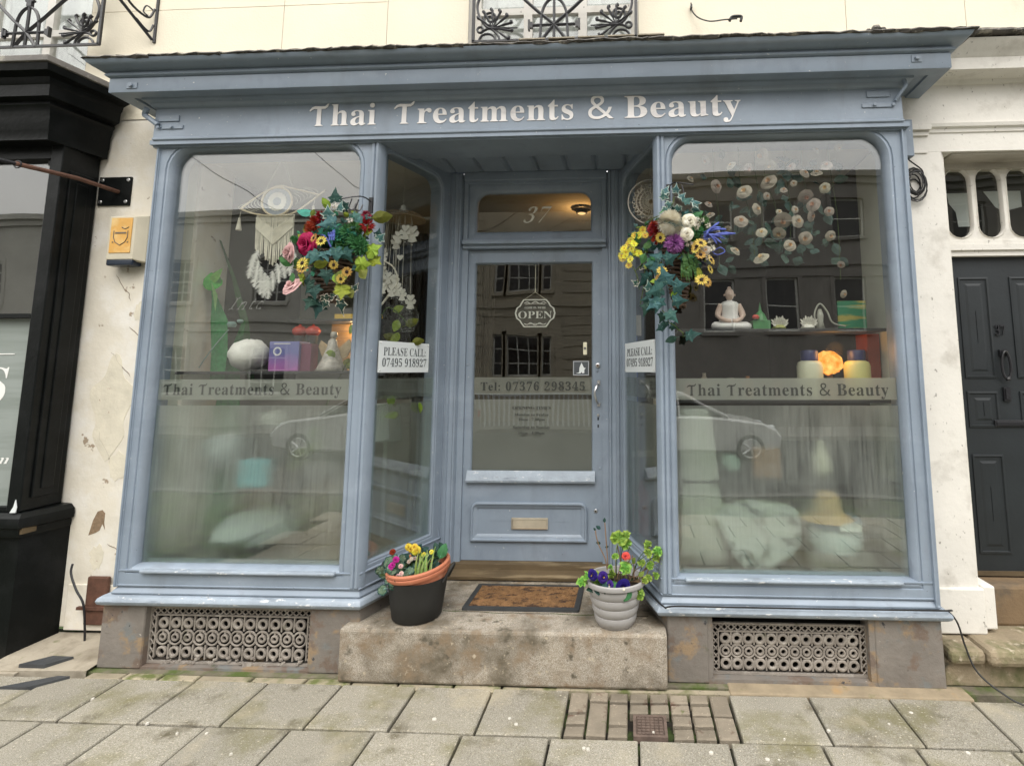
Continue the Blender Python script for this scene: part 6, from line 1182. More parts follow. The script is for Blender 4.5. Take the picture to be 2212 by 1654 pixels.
for cx, cy, ex, ey in ((400, 800, 350, 1220), (560, 1280, 620, 1400), (620, 1400, 720, 1480), (720, 1470, 760, 1540), (280, 850, 340, 1080), (420, 760, 300, 900), (400, 420, 540, 350), (640, 300, 700, 160)):
    b.tube(bez([(rx(cx), 2.9, rz(cy)), (rx((cx + ex) / 2 + 14), 2.88, rz((cy + ey) / 2)), (rx(ex), 2.9, rz(ey))], 5), .0028, 5)
obj('stem', b, G['stem'], BR)

# ================================================================ potted plants on the step
m_terra = P('terracotta', (.46, .16, .085), .65, .08, 8, .15, 40, [((.55, .30, .2), 9, .6, .75, 3)])
m_soil = P('dark potting soil', (.035, .024, .017), 1, .4, 40, 1, 90, [((.35, .27, .2), 60, .66, .7, 4)])
cx0, cy0, zs = -1.226, 3.165, .272
t = thing('black_tub', 'black flexible tub with loop handles holding the terracotta pot', 'tub', (cx0, cy0, zs))
b = MB(); b.lathe([(.0, .003), (.128, .003), (.136, .012), (.152, .12), (.166, .215), (.168, .222), (.162, .222), (.150, .12), (.13, .02), (.0, .015)], (cx0, cy0, zs), 36); obj('tub_body', b, P('matt black rubber', (.013, .013, .012), .7, .3, 9, .2, 30, [((.05, .05, .045), 30, .7, .75, 3)]), t, smooth='auto')
for s_ in (-1, 1):
    b = MB(); b.tube(bez([(cx0 + s_ * .160, cy0 - .05, zs + .20), (cx0 + s_ * .195, cy0 - .03, zs + .265), (cx0 + s_ * .205, cy0 + .0, zs + .285), (cx0 + s_ * .195, cy0 + .03, zs + .265), (cx0 + s_ * .160, cy0 + .05, zs + .20)], 6), .008, 7); obj('tub_handle', b, MATS['matt black rubber'], t, smooth='auto')
t = thing('terracotta_pot', 'terracotta plastic pot tilted inside the black tub', 'plant pot', (cx0, cy0, zs + .048))
b = MB(); b.lathe([(.0, .02), (.105, .02), (.130, .09), (.136, .115), (.142, .118), (.158, .17), (.158, .19), (.172, .196), (.178, .206), (.178, .216), (.170, .222), (.178, .226), (.178, .236), (.170, .242), (.160, .240), (.154, .20), (.150, .17)], (0, 0, 0), 40)
def tiltmesh(o, ax, ay): o.rotation_euler = (math.radians(ax), math.radians(ay), 0)
o = obj('pot_body', b, m_terra, smooth='auto'); o.parent = t; o.location = (.024, .018, 0); tiltmesh(o, 5, -6.5)
b = MB(); b.lathe([(.001, .185), (.08, .19), (.152, .18)], (0, 0, 0), 30); o = obj('soil', b, m_soil); o.parent = t; o.location = (.024, .018, 0); tiltmesh(o, 5, -6.5)
ZP = zs + .048 + .19
def plant(nm, label, cat, loc): return thing(nm, label, cat, loc)
def stemleaf(par, me, nm, root, tip, s, face, spin, mat=None, r=.0022):
    b = MB(); mid = ((root[0] * .6 + tip[0] * .4), root[1] * .5 + tip[1] * .5, root[2] * .35 + tip[2] * .65)
    b.tube(bez([root, mid, tip], 4), r, 5); obj('stalk', b, mat or G['stem'], par); put(par, nm, me, tip[0], tip[1], tip[2], s * (1.22 if me in (LM['ger'], LM['cyc']) else 1), face, spin)
# daffodil shoots
t = plant('daffodil_shoots', 'clump of upright green bulb shoots in the terracotta pot', 'plant', (cx0 + .06, cy0 - .03, ZP))
random.seed(14)
for k in range(17):
    x = cx0 + .02 + random.uniform(-.025, .075); y = cy0 - .05 + random.uniform(-.035, .03); h = random.uniform(.08, .15); lean = random.uniform(-.006, .06); w_ = .0052
    L_ = []
    for i in range(5):
        f = i / 4; ww = w_ * (1 - .75 * f ** 3); px_ = x + lean * f * f; pz_ = ZP - .01 + .02 * (x - cx0) / .1 + h * f
        L_.append([(px_ - ww, y, pz_), (px_, y - ww * .7, pz_), (px_ + ww, y, pz_), (px_, y + ww * .7, pz_)])
    b = MB(); b.loft(L_, True, True)
    if k < 1: gm = petalmat('bulb shoot', (.20, .38, .05), (.42, .50, .22))
    obj('blade', b, gm, t)
# cyclamen
t = plant('cyclamen_plant', 'cyclamen with grey green leaves and magenta flowers at pot\'s left', 'plant', (cx0 - .09, cy0 - .05, ZP))
random.seed(15)
for k in range(44):
    a = random.uniform(0, 2 * PI); r = random.uniform(.01, .095); x = cx0 - .098 + r * math.cos(a) * 1.0; y = cy0 - .065 + r * math.sin(a) * .9; z = ZP + .015 + random.uniform(-.03, .085) - r * .5
    stemleaf(t, LM['cyc'], 'cyclamen_leaf', (cx0 - .09, cy0 - .05, ZP - .01), (x, y, z), random.uniform(.038, .056), (random.uniform(-55, -5), random.uniform(-30, 30)), random.uniform(-180, 180))
def flowerlet(par, nm, me, x, y, z, s, zb=None, root=None):
    b = MB(); r = root or (x, y + .02, (zb or ZP)); b.tube([r, (x, y + .004, z)], .0018, 4); obj('stalk', b, G['stem'], par); put(par, nm, me, x, y, z, s * .74, (random.uniform(-30, 10), random.uniform(-30, 30)), random.uniform(0, 360))
CER = rose_mesh(K['cerise'], K['cerise'], 21, .6); REDR = rose_mesh(K['red'], K['red'], 22, .5); PKR = rose_mesh(K['pink'], K['cerise'], 23, .9)
for x, z, me, s in ((-.095, .125, REDR, .020), (-.075, .085, CER, .021), (-.10, .045, CER, .021), (-.092, .056, CER, .018), (-.06, -.005, PKR, .018), (-.045, .01, PKR, .016), (-.05, .05, PKR, .014)):
    flowerlet(t, 'cyclamen_flower', me, cx0 - .02 + x * 1.1 + .02, cy0 - .12, ZP + z + .02, s)
# primrose
t = plant('primrose_plant', 'yellow flowering primrose with dark leaves at back of terracotta pot', 'plant', (cx0 - .01, cy0 + .03, ZP))
for k, (x, z) in enumerate(((-.03, .130), (-.01, .138), (.01, .126), (-.005, .118), (-.045, .14), (.045, .10), (-.025, .075), (-.005, .08), (-.04, .06), (.09, .115))):
    flowerlet(t, 'primrose_flower', RS['lemon'] if k not in (6, 7, 8) else RS['cream2'], cx0 - .01 + x, cy0 - .02, ZP + z, .021 if k < 5 else .013)
for k in range(26):
    a = random.uniform(0, 2 * PI); x = cx0 + .0 + random.uniform(-.10, .13); z = ZP + random.uniform(.0, .11)
    stemleaf(t, LM['dark'], 'leaf', (cx0, cy0 + .03, ZP - .01), (x, cy0 + random.uniform(-.03, .06), z), random.uniform(.05, .075), (random.uniform(-40, 10), random.uniform(-30, 30)), random.uniform(-80, 80))
stemleaf(t, LM['oval'], 'leaf', (cx0 + .08, cy0 + .0, ZP), (cx0 + .125, cy0 - .01, ZP + .075), .085, (-10, 10), -20)
# grey pot
gx, gy = -.093, 3.13
t = thing('grey_ribbed_pot', 'pale grey ribbed plastic pot on the right of the step', 'plant pot', (gx, gy, zs))
prof = [(.0, .002), (.098, .002), (.102, .010)]
z_ = .012; r_ = .104
for k in range(4):
    hh = .046; rr0 = r_; rr1 = r_ + .0135
    for f in (.0, .25, .55, .85, 1.0): prof.append((rr0 + (rr1 - rr0) * f + .0055 * math.sin(PI * f), z_ + hh * f))
    prof.append((rr1 - .003, z_ + hh + .002)); z_ += hh + .003; r_ = rr1 - .0015
prof += [(.158, .212), (.168, .216), (.171, .226), (.169, .238), (.163, .243), (.155, .240), (.150, .215), (.140, .18)]
b = MB(); b.lathe(prof, (gx, gy, zs), 44); obj('pot_body', b, P('pale grey plastic', (.34, .33, .325), .5, .06, 9, .1, 40, [((.22, .21, .2), 14, .62, .75, 3)]), t, smooth='auto')
b = MB(); b.lathe([(.001, .205), (.08, .212), (.152, .205)], (gx, gy, zs), 30); obj('soil', b, m_soil, t, smooth=True)
ZG = zs + .21
px = lambda c: gx + (c - 400) * .000432
pz = lambda c: ZG + (960 - c) * .00043
t = plant('geranium_plant', 'leggy geranium with bright green scalloped leaves in the grey pot', 'plant', (gx, gy, ZG))
random.seed(16)
for cx, cy, s in ((430, 380, .085), (520, 340, .06), (590, 420, .065), (830, 460, .05), (790, 520, .045), (930, 520, .055), (980, 570, .055), (975, 630, .04), (770, 650, .045), (540, 730, .065), (500, 700, .05), (410, 580, .04), (890, 680, .045), (890, 810, .035), (40, 850, .065), (150, 870, .07), (120, 830, .06), (170, 930, .06), (10, 800, .04), (660, 1010, .05), (690, 990, .04), (340, 830, .05), (430, 980, .055), (230, 960, .04), (350, 700, .03), (820, 860, .04), (760, 860, .035), (620, 640, .04), (700, 780, .04)):
    stemleaf(t, LM['ger'] if not (cx, cy) in ((620, 640), (700, 780)) else LM['olive'], 'geranium_leaf', (px(cx * .5 + 200), gy + .01, ZG), (px(cx), gy - .075 + random.uniform(-.02, .04), pz(cy) - s * .35), s * random.uniform(.8, 1.05), (random.uniform(-60, 15), random.uniform(-50, 50)), random.uniform(-80, 80), G['dry'] if cy > 560 and cx > 380 else G['stem'])
b = MB()
for p_ in ([(300, 780), (270, 640), (200, 500), (160, 380), (150, 300)], [(310, 760), (300, 600), (285, 400), (270, 200)], [(420, 900), (470, 700), (430, 480)], [(640, 900), (640, 700), (620, 600)], [(760, 940), (830, 760), (860, 560)], [(700, 920), (740, 820), (860, 700)], [(600, 900), (560, 760), (600, 640), (660, 700)]):
    b.tube(bez([(px(a), gy - .03, pz(c)) for a, c in p_], 5), .0032, 5)
obj('woody_stem', b, G['dry'], t)
for cx, cy, s, sp in ((215, 280, .03, 60), (265, 200, .026, 0), (215, 460, .026, 80), (150, 300, .018, 40), (275, 510, .02, -70)): put(t, 'geranium_leaf', LM['dark'], px(cx), gy - .03, pz(cy), s, (0, 0), sp)
put(t, 'geranium_flower', rose_mesh(petalmat('coral pink petal', (.75, .08, .16)), K['cerise'], 24, .9), px(540), gy - .07, pz(580), .019, (0, 0), 0); put(t, 'geranium_flower', RS['white'], px(545), gy - .068, pz(610), .013, (0, 0), 0)
t = plant('primula_plant', 'deep purple primula with white eye at front of the grey pot', 'plant', (gx, gy - .08, ZG))
for cx, cy, s in ((500, 900, .040), (250, 800, .030), (130, 775, .030), (340, 890, .022), (110, 760, .022)): flowerlet(t, 'primula_flower', RS['purple'], px(cx), gy - .115, pz(cy), s, ZG)
b = MB(); b.ball((px(515), gy - .160, pz(905)), .008, 8); b.ball((px(335), gy - .14, pz(893)), .005, 6); obj('flower_eye', b, K['white'], t)
for k in range(10):
    a = random.uniform(-.1, .1); stemleaf(t, LM['dark'] if k % 2 else LM['oval'], 'leaf', (gx, gy - .07, ZG - .01), (gx + a, gy - .10 + random.uniform(-.03, .03), ZG + random.uniform(.0, .05)), random.uniform(.05, .07), (random.uniform(-60, -10), random.uniform(-30, 30)), random.uniform(100, 260))
# ================================================================ things in the windows
def shelf(x0, x1, y0, y1, z, label, th=.018, m=None):
    return tag(obj('display_shelf', MB().box(x0, x1, y0, y1, z - th, z), m or m_shelf, bev=.003), label, 'shelf')
shelf(-2.90, -1.60, 3.28, 3.62, 1.655, 'dark shelf across the left window just above the frosted band')
shelf(-2.40, -1.74, 3.62, 3.80, 2.02, 'upper dark shelf in the left window above the red domed bowls')
b = MB(); b.box(-1.765, -1.735, 3.60, 3.80, 1.66, 2.02); tag(obj('shelf_upright', b, m_shelf), 'dark upright post at the right end of left window shelf', 'shelf upright')
b = MB(); b.box(-2.20, -1.77, 3.82, 3.84, 1.66, 2.0); tag(obj('lit_wood_panel', b, P('warm lit pine panel', (.55, .33, .12), .6, .2, 3, .1, 20, [((.35, .2, .08), 9, .5, .7, 3, (1, 1, 8))])), 'warm honey coloured wooden panel behind the crystal figure', 'panel')
b = MB(); b.box(-2.08, -1.76, 3.64, 3.70, 2.022, 2.055); tag(obj('yellow_box', b, P('bright yellow card', (.75, .48, .05), .6, .1, 9, 0)), 'flat yellow box lying on the upper shelf left window', 'box')
# lamp over the left shelf (warm glow seen in the photograph)
def lamp(nm, loc, e, col, r):
    l = bpy.data.lights.new(nm, 'POINT'); l.energy = e; l.color = col; l.shadow_soft_size = r; o = bpy.data.objects.new(nm, l); COL.objects.link(o); o.location = loc; return o
t = thing('shelf_lamp', 'small warm lit lamp under the upper shelf in the left window', 'lamp', (-1.98, 3.74, 1.985))
b = MB(); b.lathe([(.0, .02), (.022, .02), (.028, .0), (.0, .0)], (-1.98, 3.74, 1.975), 16); obj('lamp_bulb', b, emis('warm lamp glass', (1, .62, .25), 9), t)
q = lamp('lamp_light', (0, 0, -.02), 2.4, (1, .66, .32), .03); q.parent = t
b = MB(); b.ball((-2.52, 3.42, 1.765), .118, 22, .88, .16); tag(obj('fleece_ball', b, m_fluff, smooth=True), 'round white fluffy ball on the left window shelf', 'ornament')
t = thing('gift_box', 'purple and blue gift box with white ring emblem on left shelf', 'box', (-2.25, 3.42, 1.656))
b = MB(); b.box(-2.372, -2.170, 3.40, 3.52, 1.656, 1.85); m, tt, oo = nodes('purple gradient print'); g_ = tt.nodes.new('ShaderNodeTexCoord'); sx = tt.nodes.new('ShaderNodeSeparateXYZ'); tt.links.new(g_.outputs['Generated'], sx.inputs[0]); bb = tt.nodes.new('ShaderNodeBsdfPrincipled'); bb.inputs['Roughness'].default_value = .5
ad = tt.nodes.new('ShaderNodeMath'); ad.operation = 'MULTIPLY_ADD'; ad.inputs[1].default_value = .5; tt.links.new(noise(tt, g_.outputs['Generated'], 2.2, 3), ad.inputs[0]); tt.links.new(sx.outputs[2], ad.inputs[2])
tt.links.new(ramp(tt, ad.outputs[0], .35, .85, (.42, .14, .42), (.16, .17, .42)), bb.inputs['Base Color']); tt.links.new(bb.outputs[0], oo.inputs[0]); obj('box_front', b, m, t, bev=.003)
b = MB(); b.box(-2.168, -2.10, 3.42, 3.50, 1.656, 1.835); obj('box_side', b, P('plum card', (.16, .03, .08), .5, .1, 5, 0), t)
b = MB(); sg = 20; b.loft([[(-2.315 + r * math.cos(2 * PI * k / sg), 3.3985, 1.785 + r * math.sin(2 * PI * k / sg)) for k in range(sg)] for r in (.029, .019)], True); b.box(-2.34, -2.23, 3.3975, 3.399, 1.833, 1.838); obj('ring_emblem', b, m_wtxt, t)
for i, x in enumerate((-2.30, -2.205)):
    t = thing('domed_bowl', ('left' if i == 0 else 'right') + ' one of two shiny red domed bowls behind the purple box', 'bowl', (x, 3.60, 1.86), 'red domed bowls')
    b = MB(); b.lathe([(.0, 0), (.034, .0), (.046, .018), (.05, .03), (.046, .046), (.03, .062), (.008, .07), (.006, .08), (.0, .082)], (x, 3.60, 1.90), 20); obj('dome', b, P('glossy red enamel', (.50, .04, .02), .15, .1, 9, 0), t, smooth=True)
    b = MB(); b.lathe([(.0, 0), (.03, .0), (.022, .03), (.03, .19), (.034, .245), (.0, .245)], (x, 3.60, 1.656), 16); obj('bowl_stand', b, m_shelf, t, smooth='auto')
# crystal figure
t = thing('angel_figurine', 'clear and gold angel figurine beside the purple box', 'figurine', (-1.97, 3.48, 1.656))
b = MB(); b.lathe([(.0, 0), (.10, 0), (.085, .03), (.055, .10), (.035, .16), (.028, .20), (.014, .215), (.0, .22)], (-1.99, 3.48, 1.656), 16); b.ball((-1.985, 3.48, 1.895), .024, 10, 1.15); obj('robe', b, P('pearly glaze', (.52, .48, .42), .18, .35, 30, .5, 60), t, smooth=True)
b = MB(); b.prism([(-2.0, 1.80), (-2.085, 1.86), (-2.10, 1.82), (-2.07, 1.75), (-2.02, 1.72)], 3.50, 3.512); b.prism([(-1.97, 1.80), (-1.89, 1.87), (-1.87, 1.82), (-1.90, 1.75), (-1.95, 1.72)], 3.50, 3.512); obj('wing', b, P('pale gold glaze', (.55, .42, .25), .2, .2, 30, 0), t)
# tall green plant and dark blades, left edge
t = thing('snake_plant', 'tall green broad bladed plant at the left edge of window', 'plant', (-2.78, 3.45, .5))
def blade(pts, w_, m, nm='blade', y=3.42):
    L_ = []; n = len(pts)
    for i, (x, z) in enumerate(pts):
        f = i / (n - 1); ww = w_ * math.sin(PI * min(.5 + .5 * f, .985) if f > .5 else PI * (.28 + .44 * f)) ; L_.append([(x - ww, y + .015, z), (x, y, z), (x + ww, y + .015, z)])
    b = MB(); b.loft(L_, False); return obj(nm, b, m, t, smooth=True)
sg_ = petalmat('bright parrot green leaf', (.13, .50, .07), (.06, .30, .04)); dg_ = petalmat('deep glass green leaf', (.03, .12, .035), (.02, .07, .022))
blade([(-2.74, 1.5), (-2.74, 1.8), (-2.76, 2.0), (-2.80, 2.14), (-2.83, 2.24)], .06, petalmat('mid glass green leaf', (.05, .26, .05), (.03, .15, .03)))
blade([(-2.70, .52), (-2.70, 1.2), (-2.68, 1.7), (-2.62, 2.0)], .11, petalmat('window green leaf', (.04, .20, .05), (.02, .10, .03)), y=3.47)
blade([(-2.60, 1.6), (-2.68, 2.0), (-2.78, 2.3), (-2.90, 2.58)], .032, dg_, y=3.55)
LF = lobed('curled_leaf', OV, [sg_, sg_, G['lime']], fold=.5, curl=.6)
put(t, 'curled_leaf', LF, -2.79, 3.40, 2.20, .17, (-20, 20), 20); put(t, 'curled_leaf', LF, -2.84, 3.41, 2.24, .13, (-10, -20), -15)
b = MB(); b.add([(-2.80, 3.39, 2.25), (-2.74, 3.38, 2.16), (-2.755, 3.39, 2.05), (-2.775, 3.40, 2.14)], [(0, 1, 2, 3)]); obj('curled_leaf', b, petalmat('pale lime leaf', (.25, .6, .2)), t)
b = MB(); b.tube(bez([(-2.86, 3.42, 1.68), (-2.80, 3.40, 1.75), (-2.72, 3.40, 1.86), (-2.66, 3.40, 1.93)], 5), .004, 5); b.ball((-2.64, 3.40, 1.965), .03, 8, .8); b.ball((-2.585, 3.40, 1.985), .02, 8, .8); obj('pale_bud_spray', b, petalmat('pale aqua bud', (.30, .42, .38)), t)
# pothos behind the plaque
t = thing('trailing_pothos', 'trailing pothos with glossy lime leaves behind the left mullion', 'plant', (-1.75, 3.5, 1.66))
random.seed(51)
for x, z, s, sp, k in ((-1.80, 2.03, .09, 10, 'lime'), (-1.79, 1.95, .09, 170, 'lime'), (-1.76, 1.87, .08, 160, 'lime'), (-1.58, 2.05, .075, -60, 'lime'), (-1.53, 1.99, .085, 160, 'lime'), (-1.47, 1.95, .09, -60, 'olive'), (-1.49, 1.90, .09, 150, 'lime'), (-1.56, 1.87, .09, 70, 'olive'), (-1.42, 1.84, .08, -80, 'olive'), (-1.60, 1.80, .08, 100, 'olive'), (-1.94, 1.78, .10, 120, 'lime'), (-1.88, 1.74, .085, 170, 'lime'), (-1.96, 1.70, .08, 100, 'lime'), (-1.84, 1.69, .08, -100, 'lime'), (-1.68, 1.93, .07, 20, 'lime'), (-1.7, 1.76, .08, 200, 'lime'), (-1.88, 1.90, .07, 0, 'lime'), (-2.04, 1.30, .10, 170, 'lime'), (-2.03, 1.22, .10, 150, 'lime'), (-2.10, 1.15, .11, 120, 'lime'), (-2.16, 1.06, .09, 110, 'lime'), (-1.55, 1.50, .08, 180, 'lime'), (-1.38, 1.45, .08, 160, 'lime'), (-1.5, 1.38, .08, 100, 'lime')):
    put(t, 'pothos_leaf', LM[k], x, 3.42 + random.uniform(-.06, .08), z, s, (random.uniform(-30, 20), random.uniform(-40, 40)), sp)
b = MB(); b.tube(bez([(-1.70, 3.45, 1.7), (-1.68, 3.45, 1.9), (-1.62, 3.45, 2.07), (-1.52, 3.45, 2.02), (-1.45, 3.45, 1.93)], 6), .004, 5); b.tube(bez([(-1.75, 3.45, 1.7), (-1.82, 3.45, 1.9), (-1.80, 3.45, 2.06)], 6), .004, 5); b.tube(bez([(-1.86, 3.42, 1.7), (-1.98, 3.4, 1.4), (-2.05, 3.4, 1.2), (-2.2, 3.4, 1.02)], 6), .004, 5); obj('stem', b, G['stem'], t)
b = MB(); b.lathe([(.0, 0), (.07, 0), (.10, .15), (.105, .16), (.095, .16), (.06, .02), (.0, .02)], (-1.72, 3.52, 1.657), 20); obj('brown_pot', b, P('brown basket pot', (.16, .08, .05), .7, .3, 20, .3), t, smooth='auto')
# macrame eye
t = thing('macrame_eye', 'macrame evil eye wall hanging with feathers in the left window', 'wall hanging', (-2.35, 3.34, 2.99))
ec = (-2.35, 3.34, 2.782)
b = MB()
top = bez([(-2.60, 3.34, 2.735), (-2.47, 3.34, 2.83), (-2.35, 3.34, 2.888), (-2.24, 3.34, 2.868), (-2.06, 3.34, 2.822)], 8); bot = bez([(-2.60, 3.34, 2.735), (-2.50, 3.34, 2.700), (-2.35, 3.34, 2.682), (-2.22, 3.34, 2.706), (-2.06, 3.34, 2.822)], 8)
b.tube(top, .006, 6); b.tube(bot, .006, 6); b.tube([(-2.08, 3.335, 2.806), (-2.02, 3.335, 2.85)], .005, 6)
b.tube([(ec[0] + .104 * math.cos(a), 3.34, ec[2] + .098 * math.sin(a)) for a in [2 * PI * i / 36 for i in range(37)]], .0075, 6)
obj('cord_outline', b, P('cream wrapped cord', (.78, .66, .46), .9, .1, 30, .3, 120), t, smooth=True)
b = MB()
for n_, r0, r1, c_ in ((0, .098, .062, 0), (1, .062, .028, 1), (2, .028, .0005, 0)):
    b.cur = c_; sg = 40
    b.loft([[(ec[0] + r * (1 + (.10 if n_ == 1 and k % 2 and r > .03 else 0)) * math.cos(2 * PI * k / sg), 3.343 - (.003 if n_ else 0), ec[2] + r * (1 + (.10 if n_ == 1 and k % 2 and r > .03 else 0)) * math.sin(2 * PI * k / sg)) for k in range(sg)] for r in (r0, r1)], True)
obj('crochet_iris', b, [P('pale blue grey yarn', (.36, .40, .46), .9, .1, 60, .6, 200), P('white yarn', (.85, .83, .76), .9, .06, 60, .6, 200)], t)
b = MB()
for i in range(7):
    f = i / 7; rr = .10 + .016 * i
    for s_ in (0, 1):
        pts = []
        for k in range(9):
            a = (math.radians(155 + k * 9) if s_ == 0 else math.radians(-25 + k * 9)); x = ec[0] + rr * math.cos(a) * (1.35 if s_ == 0 else 1.4); z = ec[2] + rr * math.sin(a) * (.55 - .05 * i) + (.0 if s_ == 0 else .01 * i) - (.006 * i if s_ == 0 else 0)
            pts.append((x, 3.342, z))
        b.tube(pts, .0016, 4)
obj('net_cords', b, m_rope, t)
b = MB(); random.seed(61)
for i in range(30):
    x = -2.478 + i * .0088; f = abs(x + 2.35) / .13; zt = 2.690; zb = 2.36 + .10 * f + random.uniform(-.02, .02)
    b.tube([(x, 3.34, zt), (x + random.uniform(-.002, .002), 3.337, 2.56), (x + random.uniform(-.006, .006), 3.34, zb)], .0034, 5, False)
obj('fringe', b, m_rope, t)
b = MB()
for i in range(9):
    d = i * .012; b.tube([(-2.478, 3.332, 2.672 - d * .7), (-2.35, 3.330, 2.585 - d * 1.0)], .0042, 5); b.tube([(-2.222, 3.332, 2.672 - d * .7), (-2.35, 3.330, 2.585 - d * 1.0)], .0042, 5)
for i in range(13): b.ball((-2.46 + i * .0185, 3.332, 2.683 + .002 * (i % 2)), .0072, 6)
obj('knotted_band', b, m_rope, t)
def feather(x, z, L_, w_, ang):
    b = MB(); random.seed(int(x * 1e4) % 9999)
    for k in range(26):
        f = k / 25; cx = x + math.sin(ang) * L_ * f; cz = z - math.cos(ang) * L_ * f; ww = w_ * math.sin(PI * (.15 + .8 * f)) + .004
        for s_ in (-1, 1):
            e = (cx + s_ * ww * math.cos(ang), 3.33 + random.uniform(-.014, .012), cz + s_ * ww * math.sin(ang) - ww * .9)
            b.add([(cx, 3.33, cz), (cx, 3.33, cz - L_ / 20), e], [(0, 1, 2)])
    return obj('feather', b, m_fluff, t)
for x, z, L_, w_, an in ((-2.47, 2.42, .16, .03, -.2), (-2.44, 2.38, .17, .034, -.1), (-2.42, 2.34, .18, .036, .05), (-2.39, 2.30, .16, .034, 0), (-2.37, 2.28, .15, .034, .1), (-2.34, 2.31, .13, .03, .1), (-2.31, 2.36, .13, .03, .15), (-2.28, 2.40, .14, .032, .2), (-2.25, 2.44, .16, .034, .2), (-2.22, 2.46, .15, .03, .35), (-2.45, 2.45, .12, .035, -.3), (-2.27, 2.46, .12, .035, .3)): feather(x, z, L_, w_, an)
for x, z in ((-2.595, 2.715), (-2.09, 2.79)):
    b = MB(); b.tube([(x, 3.34, z), (x - .006, 3.34, z - .045)], .002, 4); b.lathe([(.0, 0), (.006, -.002), (.008, -.02), (.018, -.085), (.0, -.086)], (x - .006, 3.34, z - .04), 10); obj('tassel', b, m_rope, t)
b = MB(); b.tube([(-2.44, 3.34, 2.85), (-2.355, 3.36, 3.08)], .0028, 4); b.tube([(-2.245, 3.34, 2.868), (-2.34, 3.36, 3.08)], .0028, 4); obj('hanging_cord', b, m_rope, t)
# wind chime of hearts and angels
t = thing('heart_wind_chime', 'white clay heart and angel wind chime in the left porch light', 'wind chime', (-1.572, 3.6, 2.80))
cx, cy, cz = -1.60, 3.60, 2.745
q_ = 3.6 / 3.5
b = MB(); b.lathe([(.0, .075), (.016, .075), (.018, .05), (.030, .045), (.032, .03), (.0, .03)], (cx, cy, cz), 14); obj('chime_cap', b, m_clay, t, smooth='auto')
b = MB()
for k in range(14):
    a = 2 * PI * k / 14; b.tube(bez([(cx + .02 * math.cos(a), cy + .02 * math.sin(a), cz + .035), (cx + .10 * math.cos(a), cy + .10 * math.sin(a), cz + .018), (cx + .155 * math.cos(a), cy + .155 * math.sin(a), cz - .025)], 4), .0028, 4)
b.tube([(cx + .155 * math.cos(a), cy + .155 * math.sin(a), cz - .025) for a in [2 * PI * k / 28 for k in range(29)]], .003, 4); b.lathe([(.02, .028), (.155, -.018)], (cx, cy, cz), 28)
obj('chime_canopy', b, P('woven tan cane', (.38, .28, .17), .8, .2, 30, .3), t)
def heart(b, x, y, z, s): b.prism([(x + s * .95 * math.sin(a) ** 3, z + s * (.82 * math.cos(a) - .32 * math.cos(2 * a) - .12 * math.cos(3 * a))) for a in [2 * PI * i / 18 for i in range(18)]], y, y + .007)
def angel(x, y, z, s=.026):
    b = MB(); heart(b, x, y, z + s * 1.2, s); b.prism([(x - s * .25, z + s * .4), (x + s * .25, z + s * .4), (x + s * .95, z - s * 1.35), (x, z - s * 1.6), (x - s * .95, z - s * 1.35)], y, y + .007)
    for q in (-1, 1): b.prism([(x + q * s * .2, z + s * .1), (x + q * s * .9, z + s * .9), (x + q * s * 1.35, z + s * .5), (x + q * s * 1.1, z - s * .3), (x + q * s * .3, z - s * .4)][::q], y + .001, y + .006)
    b.ball((x, y + .003, z - s * 2.05), s * .16, 6); o = obj('clay_angel', b, m_clay, t); o.rotation_euler = (0, 0, 0); return o
strs = MB()
for x, z, s in ((-1.655, 2.56, .030), (-1.59, 2.565, .024), (-1.535, 2.595, .030), (-1.49, 2.585, .034), (-1.74, 2.47, .026), (-1.715, 2.42, .024), (-1.745, 2.36, .024), (-1.71, 2.33, .026), (-1.755, 2.28, .024), (-1.70, 2.26, .030), (-1.665, 2.29, .024), (-1.635, 2.245, .030), (-1.60, 2.27, .022), (-1.575, 2.20, .026), (-1.545, 2.165, .024), (-1.535, 2.13, .030), (-1.68, 2.21, .022), (-1.61, 2.19, .024)):
    y = 3.55 + random.uniform(-.06, .08); angel(x, y, z, s); strs.tube([(x, y, z + s * 2), (x * .8 + cx * .2, y * .8 + cy * .2, cz - .02)], .0012, 3, False)
b = MB(); heart(b, -1.592, 3.56, 2.44, .024); obj('clay_heart', b, m_clay, t)
strs.tube([(cx, cy, cz + .07), (cx, cy, 3.1)], .0022, 4); strs.tube([(-1.74, 3.5, 2.7), (-1.74, 3.5, 3.1)], .0022, 4); obj('chime_strings', strs, m_rope, t)
b = MB(); pts = bez([(-1.77, 3.52, 2.32), (-1.74, 3.50, 2.385), (-1.68, 3.50, 2.40), (-1.61, 3.50, 2.36), (-1.575, 3.50, 2.28), (-1.585, 3.50, 2.22)], 6); b.tube(pts, [.0045 + .002 * (i % 2) for i in range(len(pts))], 6)
pts = bez([(-1.62, 3.50, 2.18), (-1.68, 3.50, 2.10), (-1.75, 3.50, 2.03)], 8); b.tube(pts, [.006 + .0025 * (i % 2) for i in range(len(pts))], 6); obj('twisted_rope_ring', b, m_rope, t)
